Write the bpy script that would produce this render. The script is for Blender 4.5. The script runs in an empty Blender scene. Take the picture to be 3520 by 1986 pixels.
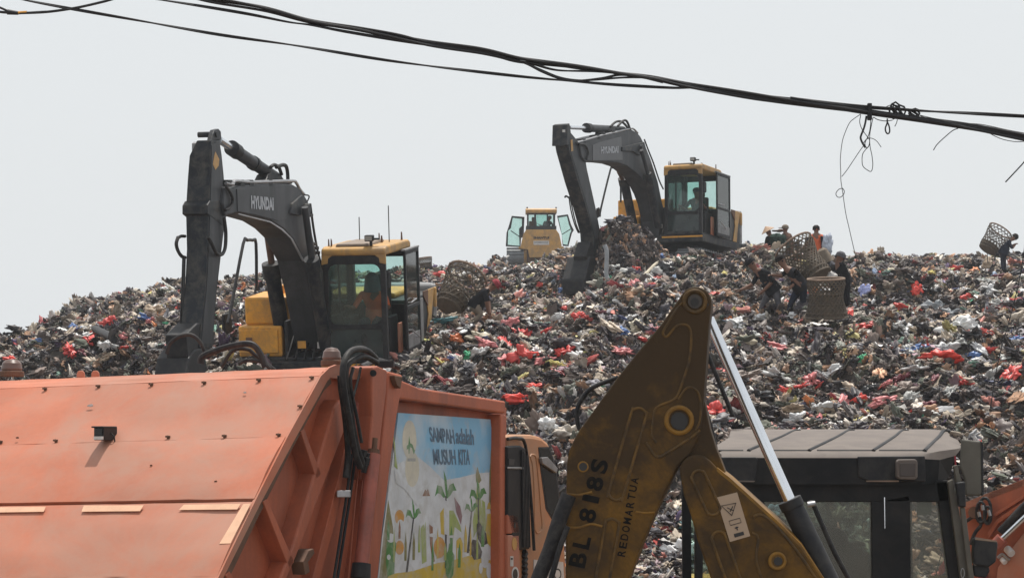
import bpy, bmesh, math, random
import numpy as np
from mathutils import Vector, Matrix, noise
R = math.radians
random.seed(7)
rng = np.random.default_rng(7)
SC = bpy.context.scene
COL = SC.collection

# ---------------------------------------------------------------- camera
F = 7529.0                      # focal length in photo pixels (3520 wide)
CAMZ = 2.7
PITCH = math.atan((1500 - 993) / F)
cam = bpy.data.cameras.new('camera')
cam.sensor_width = 36.0
cam.lens = 36.0 * F / 3520.0
cam.clip_start = 0.1
cam.clip_end = 1000
camo = bpy.data.objects.new('camera', cam)
COL.objects.link(camo)
camo.location = (0, 0, CAMZ)
camo.rotation_euler = (R(90) + PITCH, 0, 0)
SC.camera = camo

# ---------------------------------------------------------------- light
SUN_DIR = Vector((0.095, 0.27, 0.955)).normalized()      # towards the sun: high, beyond the hill
elev = math.asin(SUN_DIR.z)
azim = math.atan2(SUN_DIR.x, SUN_DIR.y)
w = bpy.data.worlds.new('World')
SC.world = w
w.use_nodes = True
wt = w.node_tree
wt.nodes.clear()
wo = wt.nodes.new('ShaderNodeOutputWorld')
bg = wt.nodes.new('ShaderNodeBackground')
sky = wt.nodes.new('ShaderNodeTexSky')
sky.sky_type = 'NISHITA'
sky.sun_disc = False
sky.sun_elevation = elev
sky.sun_rotation = azim
sky.dust_density = 6.0
sky.air_density = 1.5
mx = wt.nodes.new('ShaderNodeMix')
mx.data_type = 'RGBA'
mx.inputs['Factor'].default_value = 0.9
mx.inputs['B'].default_value = (8.25, 8.55, 8.75, 1)
wt.links.new(sky.outputs['Color'], mx.inputs['A'])
wt.links.new(mx.outputs['Result'], bg.inputs['Color'])
bg.inputs['Strength'].default_value = 0.1
wt.links.new(bg.outputs[0], wo.inputs['Surface'])
sl = bpy.data.lights.new('sun', 'SUN')
sl.energy = 4.5
sl.angle = R(1.0)
sl.color = (1.0, 0.95, 0.88)
so = bpy.data.objects.new('sun', sl)
COL.objects.link(so)
so.location = (5, 20, 60)
so.rotation_euler = (-SUN_DIR).to_track_quat('-Z', 'Y').to_euler()
vs = SC.view_settings
vs.view_transform = 'Standard'
vs.look = 'None'
vs.exposure = 0.0
vs.gamma = 1.0
vs.use_curve_mapping = False
SC.cycles.max_bounces = 6
SC.cycles.transparent_max_bounces = 16
SC.cycles.volume_bounces = 1

# ---------------------------------------------------------------- pixel -> place
CP, SP_ = math.cos(PITCH), math.sin(PITCH)
CAM = Vector((0, 0, CAMZ))
def ray(px, py):
    a = (px - 1760) / F; b = (993 - py) / F
    v = Vector((a, CP - b * SP_, SP_ + b * CP))
    return v / v.y
def at(px, py, D):
    return CAM + ray(px, py) * D
def onp(px, py, P0, N):
    d = ray(px, py)
    return CAM + d * ((P0 - CAM).dot(N) / d.dot(N))
def crop(x0, y0, s):
    return lambda x, y: (x0 + x * s, y0 + y * s)

# ---------------------------------------------------------------- objects
MW = {}
def tag(o, label=None, cat=None, group=None, kind=None):
    if label: o['label'] = label
    if cat: o['category'] = cat
    if group: o['group'] = group
    if kind: o['kind'] = kind
    return o
def thing(name, label, cat, M, group=None):
    if not isinstance(M, Matrix): M = Matrix.Translation(Vector(M))
    o = bpy.data.objects.new(name, None)
    o.empty_display_size = 0.2
    COL.objects.link(o)
    o.matrix_world = M
    MW[o.name] = M.copy()
    return tag(o, label, cat, group)

class MB:
    """collects shapes in local coordinates of M, kept in world space"""
    def __init__(s, M=None):
        s.v = []; s.f = []; s.M = M or Matrix.Identity(4)
    def add(s, vs_, fs):
        n = len(s.v)
        s.v += [s.M @ Vector(p) for p in vs_]
        s.f += [tuple(i + n for i in f) for f in fs]
        return s
    def box(s, x0, x1, y0, y1, z0, z1, m=None):
        vs_ = [Vector((x, y, z)) for x in (x0, x1) for y in (y0, y1) for z in (z0, z1)]
        if m is not None: vs_ = [m @ p for p in vs_]
        return s.add(vs_, [(0, 1, 3, 2), (4, 6, 7, 5), (0, 4, 5, 1), (2, 3, 7, 6), (0, 2, 6, 4), (1, 5, 7, 3)])
    def prism(s, pts, e):
        n = len(pts); e = Vector(e)
        vs_ = [Vector(p) for p in pts] + [Vector(p) + e for p in pts]
        fs = [tuple(range(n)), tuple(range(2 * n - 1, n - 1, -1))]
        fs += [(i, (i + 1) % n, n + (i + 1) % n, n + i) for i in range(n)]
        return s.add(vs_, fs)
    def hexa(s, a, b):
        """eight corners: quad a and quad b"""
        return s.add(list(a) + list(b), [(0, 1, 2, 3), (7, 6, 5, 4), (0, 4, 5, 1), (1, 5, 6, 2), (2, 6, 7, 3), (3, 7, 4, 0)])
    def tube(s, pts, r, n=8, cyclic=False, smooth=0):
        pts = [Vector(p) for p in pts]
        if smooth:
            pts = catmull(pts, smooth, cyclic)
        N = len(pts); rs = r if isinstance(r, (list, tuple)) else None
        base = len(s.v); up = None
        vs_ = []
        for i, p in enumerate(pts):
            a = pts[(i - 1) % N] if (cyclic or i > 0) else p
            b = pts[(i + 1) % N] if (cyclic or i < N - 1) else p
            t = (b - a)
            if t.length < 1e-9: t = Vector((0, 0, 1))
            t.normalize()
            if up is None:
                up = t.orthogonal().normalized()
            up = (up - t * up.dot(t))
            if up.length < 1e-6: up = t.orthogonal()
            up.normalize()
            sd = t.cross(up)
            rr = rs[min(len(rs) - 1, int(i * len(rs) / N))] if rs else r
            for k in range(n):
                an = 2 * math.pi * k / n
                vs_.append(p + (up * math.cos(an) + sd * math.sin(an)) * rr)
        fs = []
        for i in range(N if cyclic else N - 1):
            j = (i + 1) % N
            for k in range(n):
                l = (k + 1) % n
                fs.append((i * n + k, j * n + k, j * n + l, i * n + l))
        if not cyclic:
            fs.append(tuple(range(n)))
            fs.append(tuple((N - 1) * n + k for k in range(n - 1, -1, -1)))
        return s.add(vs_, fs)
    def cyl(s, a, b, r, r2=None, n=16):
        a = Vector(a); b = Vector(b); r2 = r if r2 is None else r2
        t = (b - a).normalized(); u = t.orthogonal().normalized(); w_ = t.cross(u)
        vs_ = [a + (u * math.cos(2 * math.pi * k / n) + w_ * math.sin(2 * math.pi * k / n)) * r for k in range(n)]
        vs_ += [b + (u * math.cos(2 * math.pi * k / n) + w_ * math.sin(2 * math.pi * k / n)) * r2 for k in range(n)]
        fs = [(k, (k + 1) % n, n + (k + 1) % n, n + k) for k in range(n)]
        fs += [tuple(range(n - 1, -1, -1)), tuple(range(n, 2 * n))]
        return s.add(vs_, fs)
    def build(s, name, mat, parent=None, bevel=0, smooth=False, seg=2):
        M = MW[parent.name] if parent is not None else Matrix.Identity(4)
        Mi = M.inverted()
        me = bpy.data.meshes.new(name)
        loc = Vector((0, 0, 0))
        vv = [Mi @ p for p in s.v]
        if parent is None:
            c = sum(vv, Vector()) / max(1, len(vv))
            loc = Vector((c.x, c.y, min(p.z for p in vv)))
            vv = [p - loc for p in vv]
        me.from_pydata([tuple(p) for p in vv], [], s.f)
        bm = bmesh.new(); bm.from_mesh(me)
        bmesh.ops.recalc_face_normals(bm, faces=bm.faces)
        bm.to_mesh(me); bm.free()
        if mat is not None: me.materials.append(mat)
        if smooth:
            me.polygons.foreach_set('use_smooth', [True] * len(me.polygons))
        o = bpy.data.objects.new(name, me)
        COL.objects.link(o)
        o.parent = parent
        if parent is None:
            o.location = loc
            MW[o.name] = Matrix.Translation(loc)
        else:
            MW[o.name] = M
        if bevel:
            b = o.modifiers.new('bevel', 'BEVEL')
            b.width = bevel; b.segments = seg; b.limit_method = 'ANGLE'; b.angle_limit = R(35)
        if smooth:
            e = None
            try:
                me.set_sharp_from_angle(angle=R(40))
            except Exception:
                pass
        return o

def catmull(pts, k, cyclic=False):
    out = []; N = len(pts)
    for i in range(N if cyclic else N - 1):
        p1 = pts[i]; p2 = pts[(i + 1) % N]
        p0 = pts[(i - 1) % N] if (cyclic or i > 0) else p1 * 2 - p2
        p3 = pts[(i + 2) % N] if (cyclic or i < N - 2) else p2 * 2 - p1
        for j in range(k):
            t = j / k
            out.append(0.5 * ((2 * p1) + (p2 - p0) * t + (2 * p0 - 5 * p1 + 4 * p2 - p3) * t * t + (3 * p1 - p0 - 3 * p2 + p3) * t ** 3))
    if not cyclic: out.append(pts[-1])
    return out

def text(body, name, mat, parent, bl, br, tl, bold=0.0, lift=None):
    """flat lettering whose box is fitted to the three corners"""
    cu = bpy.data.curves.new(name, 'FONT')
    cu.body = body; cu.size = 1.0; cu.offset = bold
    to = bpy.data.objects.new(name, cu)
    COL.objects.link(to)
    dg = bpy.context.evaluated_depsgraph_get()
    me = bpy.data.meshes.new_from_object(to.evaluated_get(dg))
    bpy.data.objects.remove(to)
    co = np.empty(len(me.vertices) * 3); me.vertices.foreach_get('co', co); co = co.reshape(-1, 3)
    mn = co.min(0); mxx = co.max(0); sz = mxx - mn
    bl, br, tl = Vector(bl), Vector(br), Vector(tl)
    M = MW[parent.name] if parent is not None else Matrix.Identity(4)
    Mi = M.inverted()
    for v in me.vertices:
        u = (v.co.x - mn[0]) / sz[0]; q = (v.co.y - mn[1]) / sz[1]
        v.co = Mi @ (bl + (br - bl) * u + (tl - bl) * q)
    me.materials.clear(); me.materials.append(mat)
    o = bpy.data.objects.new(name, me)
    COL.objects.link(o); o.parent = parent
    MW[o.name] = M
    return o

# ---------------------------------------------------------------- materials
def mat(name, col, rough=0.6, metal=0.0, var=0.25, scale=3.0, dirt=None, damt=0.5, dscale=None, bump=0.0, bscale=40.0,
        spec=None, fine=0.0, streak=False, dthr=0.5, zgrad=None):
    m = bpy.data.materials.new(name); m.use_nodes = True
    nt = m.node_tree; b = nt.nodes['Principled BSDF']
    tc = nt.nodes.new('ShaderNodeTexCoord')
    def nz(sc, det=5, dist=0.0, rough_=0.6, st=False):
        n = nt.nodes.new('ShaderNodeTexNoise')
        n.inputs['Scale'].default_value = sc; n.inputs['Detail'].default_value = det
        n.inputs['Roughness'].default_value = rough_; n.inputs['Distortion'].default_value = dist
        src = tc.outputs['Object']
        if st:
            mp = nt.nodes.new('ShaderNodeMapping'); mp.inputs['Scale'].default_value = (1, 1, 0.15)
            nt.links.new(src, mp.inputs['Vector']); src = mp.outputs['Vector']
        nt.links.new(src, n.inputs['Vector'])
        return n
    def mix(fac, a, c, fv=None):
        x = nt.nodes.new('ShaderNodeMix'); x.data_type = 'RGBA'
        if fac is not None: nt.links.new(fac, x.inputs['Factor'])
        else: x.inputs['Factor'].default_value = fv
        for k, q in (('A', a), ('B', c)):
            if isinstance(q, tuple): x.inputs[k].default_value = (*q[:3], 1)
            else: nt.links.new(q, x.inputs[k])
        return x.outputs['Result']
    n1 = nz(scale)
    mr = nt.nodes.new('ShaderNodeMapRange'); mr.inputs['From Min'].default_value = 0.3; mr.inputs['From Max'].default_value = 0.7
    nt.links.new(n1.outputs['Fac'], mr.inputs['Value'])
    lo = tuple(c * (1 - var) for c in col); hi = tuple(min(1, c * (1 + var)) for c in col)
    c = mix(mr.outputs['Result'], lo, hi)
    if fine:
        n3 = nz(scale * 25, 4)
        m3 = nt.nodes.new('ShaderNodeMapRange'); m3.inputs['From Min'].default_value = 0.3; m3.inputs['From Max'].default_value = 0.7
        nt.links.new(n3.outputs['Fac'], m3.inputs['Value'])
        m3.inputs['To Min'].default_value = 0; m3.inputs['To Max'].default_value = fine
        c = mix(m3.outputs['Result'], c, tuple(x * 0.35 for x in col))
    if dirt is not None:
        n2 = nz(dscale or scale * 1.7, 8, 0.4, 0.7, streak)
        m2 = nt.nodes.new('ShaderNodeMapRange'); m2.inputs['From Min'].default_value = dthr - 0.08; m2.inputs['From Max'].default_value = dthr + 0.14
        m2.inputs['To Max'].default_value = damt
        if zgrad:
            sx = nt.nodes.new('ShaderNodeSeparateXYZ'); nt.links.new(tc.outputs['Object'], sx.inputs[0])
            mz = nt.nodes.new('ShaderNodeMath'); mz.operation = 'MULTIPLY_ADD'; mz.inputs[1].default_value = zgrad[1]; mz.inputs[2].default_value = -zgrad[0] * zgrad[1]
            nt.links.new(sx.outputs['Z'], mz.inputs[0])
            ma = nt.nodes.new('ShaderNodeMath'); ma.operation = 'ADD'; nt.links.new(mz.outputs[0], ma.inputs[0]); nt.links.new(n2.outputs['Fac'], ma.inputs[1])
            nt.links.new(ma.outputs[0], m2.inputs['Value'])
        else: nt.links.new(n2.outputs['Fac'], m2.inputs['Value'])
        c = mix(m2.outputs['Result'], c, dirt)
    nt.links.new(c, b.inputs['Base Color'])
    b.inputs['Roughness'].default_value = rough
    b.inputs['Metallic'].default_value = metal
    if spec is not None: b.inputs['Specular IOR Level'].default_value = spec
    if bump:
        nb = nz(bscale, 6)
        bp = nt.nodes.new('ShaderNodeBump'); bp.inputs['Strength'].default_value = bump; bp.inputs['Distance'].default_value = 0.01
        nt.links.new(nb.outputs['Fac'], bp.inputs['Height']); nt.links.new(bp.outputs['Normal'], b.inputs['Normal'])
    return m
def glassmat(name, tint, alpha, rough=0.1, dust=(0.3, 0.3, 0.27), dustamt=0.2, scale=4):
    """a thin pane: mostly see-through with tint, reflection and dust"""
    m = bpy.data.materials.new(name); m.use_nodes = True
    nt = m.node_tree; nt.nodes.clear()
    o = nt.nodes.new('ShaderNodeOutputMaterial')
    tr = nt.nodes.new('ShaderNodeBsdfTransparent'); tr.inputs['Color'].default_value = (*tint, 1)
    gl = nt.nodes.new('ShaderNodeBsdfGlossy'); gl.inputs['Roughness'].default_value = rough; gl.inputs['Color'].default_value = (0.9, 0.9, 0.9, 1)
    df = nt.nodes.new('ShaderNodeBsdfDiffuse'); df.inputs['Color'].default_value = (*dust, 1)
    fr = nt.nodes.new('ShaderNodeFresnel'); fr.inputs['IOR'].default_value = 1.45
    tc = nt.nodes.new('ShaderNodeTexCoord')
    n = nt.nodes.new('ShaderNodeTexNoise'); n.inputs['Scale'].default_value = scale; n.inputs['Detail'].default_value = 6
    nt.links.new(tc.outputs['Object'], n.inputs['Vector'])
    mr = nt.nodes.new('ShaderNodeMapRange'); mr.inputs['From Min'].default_value = 0.3; mr.inputs['From Max'].default_value = 0.75
    mr.inputs['To Min'].default_value = dustamt * 0.6; mr.inputs['To Max'].default_value = min(1, dustamt * 1.4)
    nt.links.new(n.outputs['Fac'], mr.inputs['Value'])
    a = nt.nodes.new('ShaderNodeMixShader'); c = nt.nodes.new('ShaderNodeMixShader')
    nt.links.new(mr.outputs['Result'], a.inputs[0]); nt.links.new(tr.outputs[0], a.inputs[1]); nt.links.new(df.outputs[0], a.inputs[2])
    nt.links.new(fr.outputs[0], c.inputs[0]); nt.links.new(a.outputs[0], c.inputs[1]); nt.links.new(gl.outputs[0], c.inputs[2])
    nt.links.new(c.outputs[0], o.inputs['Surface'])
    return m

DUST = (0.30, 0.25, 0.19)
M_ = {
 'orange': mat('faded_orange_paint', (0.46, 0.145, 0.076), 0.55, 0, 0.14, 1.3, dirt=(0.37, 0.215, 0.155), damt=0.65, dscale=1.6, bump=0.05, bscale=60, fine=0.10, dthr=0.47),
 'orange_side': mat('stained_orange_paint', (0.43, 0.108, 0.046), 0.6, 0, 0.18, 2.0, dirt=(0.16, 0.06, 0.04), damt=0.6, dscale=2.0, bump=0.08, bscale=50, fine=0.2, streak=True),
 'ramred': mat('dull_red_paint', (0.33, 0.09, 0.06), 0.5, 0, 0.15, 4, dirt=(0.12, 0.05, 0.04), damt=0.5),
 'cabbeige': mat('dusty_cab_paint', (0.46, 0.20, 0.085), 0.6, 0, 0.12, 2, dirt=(0.26, 0.19, 0.13), damt=0.7, dscale=1.5, fine=0.15),
 'tape': mat('faded_reflective_tape', (0.72, 0.42, 0.27), 0.45, 0, 0.08, 12, dirt=(0.55, 0.35, 0.22), damt=0.5),
 'rubber': mat('black_rubber', (0.012, 0.012, 0.014), 0.6, 0, 0.2, 10, spec=0.25, dirt=(0.10, 0.09, 0.08), damt=0.35, dscale=14),
 'cable': mat('black_cable_sheath', (0.012, 0.012, 0.014), 0.6, 0, 0.2, 10),
 'black': mat('black_metal', (0.012, 0.013, 0.016), 0.55, 0, 0.2, 6, spec=0.25, dirt=(0.06, 0.055, 0.05), damt=0.4, dscale=7),
 'machine': mat('dark_grey_machine_paint', (0.011, 0.015, 0.021), 0.5, 0, 0.25, 2.5, spec=0.25, dirt=(0.085, 0.076, 0.064), damt=0.7, dscale=4.5, dthr=0.52, fine=0.25, bump=0.1, bscale=30),
 'machineside': mat('worn_grey_boom_paint', (0.055, 0.057, 0.063), 0.5, 0, 0.25, 2.5, spec=0.25, dirt=(0.020, 0.025, 0.028), damt=0.8, dscale=2.6, fine=0.2, streak=True),
 'yellow': mat('machine_yellow_paint', (0.74, 0.34, 0.035), 0.5, 0, 0.12, 2.5, dirt=(0.30, 0.17, 0.06), damt=0.7, dscale=4, fine=0.15),
 'yellow2': mat('dusty_yellow_paint', (0.52, 0.285, 0.072), 0.55, 0, 0.12, 2.5, dirt=(0.26, 0.17, 0.09), damt=0.8, dscale=3.5, fine=0.15),
 'chrome': mat('chromed_rod', (0.75, 0.77, 0.8), 0.22, 1.0, 0.05, 5),
 'steel': mat('bare_steel', (0.35, 0.35, 0.36), 0.4, 0.8, 0.2, 8),
 'trackgrey': mat('worn_track_steel', (0.16, 0.17, 0.18), 0.45, 0.4, 0.3, 6, dirt=(0.06, 0.06, 0.06), damt=0.7),
 'greypaint': mat('grey_panel_paint', (0.22, 0.22, 0.225), 0.5, 0, 0.2, 4, dirt=(0.08, 0.08, 0.08), damt=0.6),
 'hatch': mat('brown_roof_hatch', (0.20, 0.15, 0.11), 0.6, 0, 0.2, 6),
 'backhoe': mat('grimy_yellow_boom_paint', (0.150, 0.074, 0.010), 0.6, 0, 0.25, 2.2, spec=0.18, zgrad=(2.35, 0.22), dirt=(0.030, 0.019, 0.010), damt=0.86, dscale=3.2, bump=0.25, bscale=45, fine=0.35, dthr=0.46),  # zgrad makes the paint darker towards the top
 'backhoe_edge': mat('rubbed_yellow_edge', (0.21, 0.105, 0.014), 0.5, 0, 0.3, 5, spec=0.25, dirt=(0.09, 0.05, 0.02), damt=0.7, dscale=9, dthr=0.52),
 'roofgrey': mat('dusty_grey_cab_roof', (0.118, 0.096, 0.084), 0.75, 0, 0.14, 3, dirt=(0.18, 0.15, 0.125), damt=0.5, dscale=4, fine=0.12, bump=0.08),
 'cabblack': mat('black_cab_plastic', (0.008, 0.009, 0.011), 0.6, 0, 0.25, 5, spec=0.2, dirt=(0.03, 0.027, 0.025), damt=0.5, dscale=4),
 'olive': mat('weathered_olive_grey', (0.085, 0.078, 0.062), 0.6, 0, 0.2, 5, dirt=(0.07, 0.06, 0.05), damt=0.5),
 'white': mat('dirty_white', (0.62, 0.60, 0.58), 0.6, 0, 0.1, 6, dirt=(0.35, 0.32, 0.30), damt=0.5),
 'wornwhite': mat('worn_white_lettering', (0.42, 0.44, 0.47), 0.6, 0, 0.2, 20, dirt=(0.08, 0.08, 0.09), damt=0.9, dscale=22, dthr=0.55),
 'sticker': mat('pale_warning_sticker', (0.36, 0.26, 0.18), 0.5, 0, 0.06, 6),
 'ink': mat('ink_and_hole_black', (0.015, 0.014, 0.014), 0.6, 0, 0.1, 6),
 'fadedink': mat('worn_black_lettering', (0.006, 0.006, 0.006), 0.7, 0, 0.2, 20, spec=0.1, dirt=(0.035, 0.022, 0.010), damt=0.6, dscale=25, dthr=0.58),
 'rust': mat('rusty_brown', (0.12, 0.06, 0.035), 0.8, 0, 0.3, 8),
 'plasticbrown': mat('smoky_beacon_plastic', (0.13, 0.08, 0.065), 0.35, 0, 0.1, 8),
 'skin': mat('brown_skin', (0.16, 0.075, 0.045), 0.6, 0, 0.1, 8),
 'darkcloth': mat('dark_navy_cloth', (0.016, 0.020, 0.034), 0.85, 0, 0.3, 10, spec=0.1),
 'blackcloth': mat('black_cloth', (0.012, 0.012, 0.015), 0.85, 0, 0.3, 10, spec=0.1),
 'greycloth': mat('grey_trouser_cloth', (0.10, 0.10, 0.115), 0.85, 0, 0.25, 8, spec=0.1, dirt=(0.05, 0.045, 0.04), damt=0.5),
 'tancloth': mat('faded_tan_cloth', (0.20, 0.165, 0.13), 0.85, 0, 0.25, 8, spec=0.1),
 'orangecloth': mat('orange_vest_cloth', (0.62, 0.11, 0.03), 0.8, 0, 0.15, 8),
 'redcloth': mat('red_cloth', (0.22, 0.02, 0.03), 0.85, 0, 0.2, 8),
 'greencloth': mat('dark_green_cloth', (0.03, 0.055, 0.045), 0.85, 0, 0.2, 8, spec=0.1),
 'palecloth': mat('pale_blue_cloth', (0.40, 0.44, 0.52), 0.85, 0, 0.15, 8),
 'browncloth': mat('brown_cloth', (0.10, 0.06, 0.045), 0.85, 0, 0.25, 8, spec=0.1),
 'hair': mat('dark_hair', (0.012, 0.009, 0.008), 0.7, 0, 0.1, 8, spec=0.1),
 'straw': mat('straw_hat', (0.42, 0.29, 0.20), 0.85, 0, 0.2, 30),
 'wicker': mat('weathered_wicker', (0.088, 0.064, 0.042), 0.8, 0, 0.35, 9, dirt=(0.05, 0.04, 0.03), damt=0.6, dscale=12),
 'wickerrim': mat('wicker_rim', (0.21, 0.145, 0.105), 0.8, 0, 0.3, 9),
 'glass': glassmat('tinted_cab_glass', (0.80, 0.94, 0.91), 0.8, 0.05, (0.20, 0.27, 0.25), 0.07),
 'glassdark': glassmat('dark_lower_glass', (0.10, 0.14, 0.14), 0.8, 0.08, (0.05, 0.07, 0.07), 0.6),
 'glassdoor': glassmat('pale_green_glass', (0.78, 0.93, 0.89), 0.9, 0.05, (0.25, 0.33, 0.30), 0.08),
 'glassdust': glassmat('dusty_rear_glass', (0.80, 0.80, 0.74), 0.5, 0.15, (0.24, 0.23, 0.19), 0.24, 2.5),
 'glassblack': glassmat('dark_truck_window', (0.12, 0.12, 0.13), 0.5, 0.05, (0.03, 0.03, 0.03), 0.4),
 'lens': mat('lamp_lens', (0.35, 0.33, 0.30), 0.2, 0, 0.05, 30),
 'seat': mat('grey_seat_cloth', (0.05, 0.048, 0.045), 0.8, 0, 0.2, 8),
}
# ================================================================ ground and landfill hill
gb = MB(); gb.box(-110, 110, -10, 135, -0.4, 0.0)
M_['soil'] = mat('packed_grey_soil', (0.17, 0.13, 0.10), 0.9, 0, 0.3, 0.6, dirt=(0.08, 0.065, 0.05), damt=0.7, bump=0.4, bscale=8)
tag(gb.build('ground', M_['soil']), kind='structure')

# rows (photo) that the hill surface reaches, per column and distance
DK = [18, 21, 24, 27, 30, 36, 41, 46, 51, 55, 60, 65, 72, 80, 90, 104, 126]
TAB = {
 -700: [2700, 2450, 2250, 2050, 1850, 1600, 1500, 1440, 1400, 1380, 1370, 1360, 1365, 1390, 1430, 1500],
 -150: [2500, 2250, 2040, 1860, 1700, 1470, 1380, 1335, 1300, 1280, 1262, 1250, 1255, 1275, 1310, 1390],
 100:  [2500, 2230, 2010, 1800, 1630, 1400, 1310, 1250, 1215, 1190, 1165, 1148, 1152, 1175, 1220, 1300],
 300:  [2500, 2220, 2000, 1770, 1590, 1350, 1250, 1190, 1150, 1120, 1092, 1064, 1058, 1075, 1120, 1210],
 420:  [2500, 2210, 1990, 1760, 1580, 1330, 1225, 1165, 1118, 1090, 1062, 1038, 1028, 1036, 1075, 1170],
 620:  [2500, 2200, 1986, 1750, 1560, 1305, 1195, 1130, 1085, 1055, 1028, 1005, 990, 985, 1000, 1090],
 900:  [2500, 2200, 1986, 1740, 1540, 1285, 1180, 1110, 1060, 1030, 1000, 985, 972, 962, 962, 1030],
 1225: [2500, 2200, 1986, 1730, 1520, 1285, 1170, 1105, 1055, 1025, 1000, 980, 965, 955, 950, 1010],
 1500: [2500, 2200, 1986, 1720, 1490, 1250, 1160, 1105, 1060, 1030, 1000, 978, 958, 945, 934, 990],
 1700: [2500, 2200, 1986, 1720, 1490, 1255, 1165, 1115, 1078, 1050, 1028, 1006, 985, 968, 952, 942],
 1950: [2500, 2200, 1986, 1720, 1490, 1260, 1165, 1105, 1060, 1030, 1005, 978, 950, 925, 908, 915],
 2200: [2500, 2200, 1986, 1720, 1490, 1260, 1165, 1090, 1015, 960, 925, 900, 900, 905, 910, 955],
 2400: [2500, 2200, 1986, 1720, 1490, 1260, 1160, 1080, 1000, 935, 898, 880, 885, 900, 905, 955],
 2620: [2500, 2200, 1986, 1720, 1490, 1270, 1170, 1100, 1035, 975, 915, 880, 872, 880, 895, 950],
 2900: [2500, 2200, 1986, 1730, 1500, 1290, 1185, 1105, 1044, 992, 954, 925, 910, 903, 903, 955],
 3200: [2500, 2200, 1990, 1750, 1530, 1310, 1200, 1115, 1050, 1003, 965, 937, 914, 898, 892, 940],
 3520: [2500, 2200, 2000, 1770, 1560, 1330, 1215, 1125, 1055, 1008, 968, 936, 910, 890, 880, 930],
 4300: [2500, 2200, 2000, 1790, 1590, 1360, 1240, 1145, 1070, 1015, 970, 935, 905, 880, 866, 920],
}
CU = np.array(sorted(TAB)); TV = np.array([TAB[c] + [TAB[c][-1] + (0 if 1600 < c < 2300 else 60)] for c in CU], float); DKa = np.array(DK, float)
OFFC = np.interp(CU, [-700, -150, 100, 300, 420, 620, 900, 1500, 1650, 1750, 2450, 2620, 2900, 3200, 3520, 4300], [30, 35, 38, 42, 28, 14, 20, 22, 8, 0, 0, 8, 20, 22, 22, 22])
TV = TV + OFFC[:, None] * np.clip((DKa[None, :] - 42) / 18, 0, 1)
ZT = CAMZ + (1500 - TV) / F * DKa[None, :]
def smoothstep_interp(x, xs):
    i = np.clip(np.searchsorted(xs, x) - 1, 0, len(xs) - 2)
    t = np.clip((x - xs[i]) / (xs[i + 1] - xs[i]), 0, 1)
    return i, t
_ph = rng.uniform(0, 6.28, (60, 2)); _fr = []
for o_ in range(4):
    for k in range(15):
        an = rng.uniform(0, 6.28); wl = [5.5, 2.6, 1.2, 0.6][o_] * rng.uniform(0.7, 1.4)
        _fr.append((math.cos(an) * 6.283 / wl, math.sin(an) * 6.283 / wl, [0.055, 0.040, 0.022, 0.012][o_]))
MOUNDS = []   # (x, y, h, sx, sy)
def mound(px, D, h, sx, sy): MOUNDS.append(((px - 1760) / F * D, D, h, sx, sy))
mound(2095, 53.6, 1.28, 0.62, 0.75)
mound(2192, 54.0, 0.85, 0.62, 0.8)
mound(1968, 55.5, 1.10, 0.42, 0.8)
mound(1985, 76, 0.6, 0.5, 1.6)
mound(1712, 100, 0.85, 0.5, 1.6)
mound(1990, 104, 0.9, 0.5, 1.6)
mound(1300, 84, 0.3, 1.5, 2)
mound(2390, 51.5, 0.22, 1.2, 0.9)
mound(2270, 46.0, 0.5, 0.9, 1.2)
mound(2575, 57.0, 0.22, 0.4, 1.0)
mound(2720, 62.0, 0.35, 0.7, 1.0)
mound(2010, 47.0, -0.5, 0.6, 1.0)
mound(2200, 42.0, 0.35, 1.2, 0.8)
mound(3050, 37.0, 0.30, 1.6, 0.7)
mound(3300, 40.0, 0.35, 1.0, 0.8)
mound(1950, 33.5, 0.35, 0.8, 0.8)
def hill(x, y):
    x = np.asarray(x, float); y = np.asarray(y, float)
    px = 1760 + x / np.maximum(y, 1) * F
    i, t = smoothstep_interp(px, CU); j, s = smoothstep_interp(y, DKa)
    t = t * t * (3 - 2 * t) * 0.5 + t * 0.5
    z = (ZT[i, j] * (1 - t) + ZT[i + 1, j] * t) * (1 - s) + (ZT[i, j + 1] * (1 - t) + ZT[i + 1, j + 1] * t) * s
    a = np.clip((y - 18) / 8, 0.15, 1)
    n = np.zeros_like(z)
    for k, (fx, fy, am) in enumerate(_fr):
        n += am * np.sin(x * fx + y * fy + _ph[k, 0] + 1.3 * np.sin(x * fy * 0.31 + _ph[k, 1]))
    ridge = 0.13 * (1 - np.abs(np.sin(x * 0.9 + 1.7 * np.sin(y * 0.5) + y * 0.35))) + 0.10 * (1 - np.abs(np.sin(y * 1.45 + 1.1 * np.sin(x * 0.8))))
    z = z + a * (n + ridge - 0.12)
    tt = y * 0.40 + 0.9 * np.sin(x * 0.33 + 0.4) + 0.55 * np.sin(x * 0.85 + y * 0.2) + 0.2 * np.sin(x * 2.3)
    f_ = tt - np.floor(tt); g_ = np.clip(f_ / 0.28, 0, 1); g_ = g_ * g_ * (3 - 2 * g_)
    amp = 0.50 * np.clip(0.35 + np.sin(x * 0.47 + np.floor(tt) * 2.1) * 0.65, 0.05, 1)
    z = z + a * amp * (g_ - f_ - 0.15) * np.clip(1 - (y - 48) / 38, 0.22, 1)
    for (mx_, my_, h, sx, sy) in MOUNDS:
        z = z + h * np.exp(-(((x - mx_) / sx) ** 2 + ((y - my_) / sy) ** 2) ** 1.5)
    return z
def hz(x, y): return float(hill(np.array([x]), np.array([y]))[0])
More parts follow.
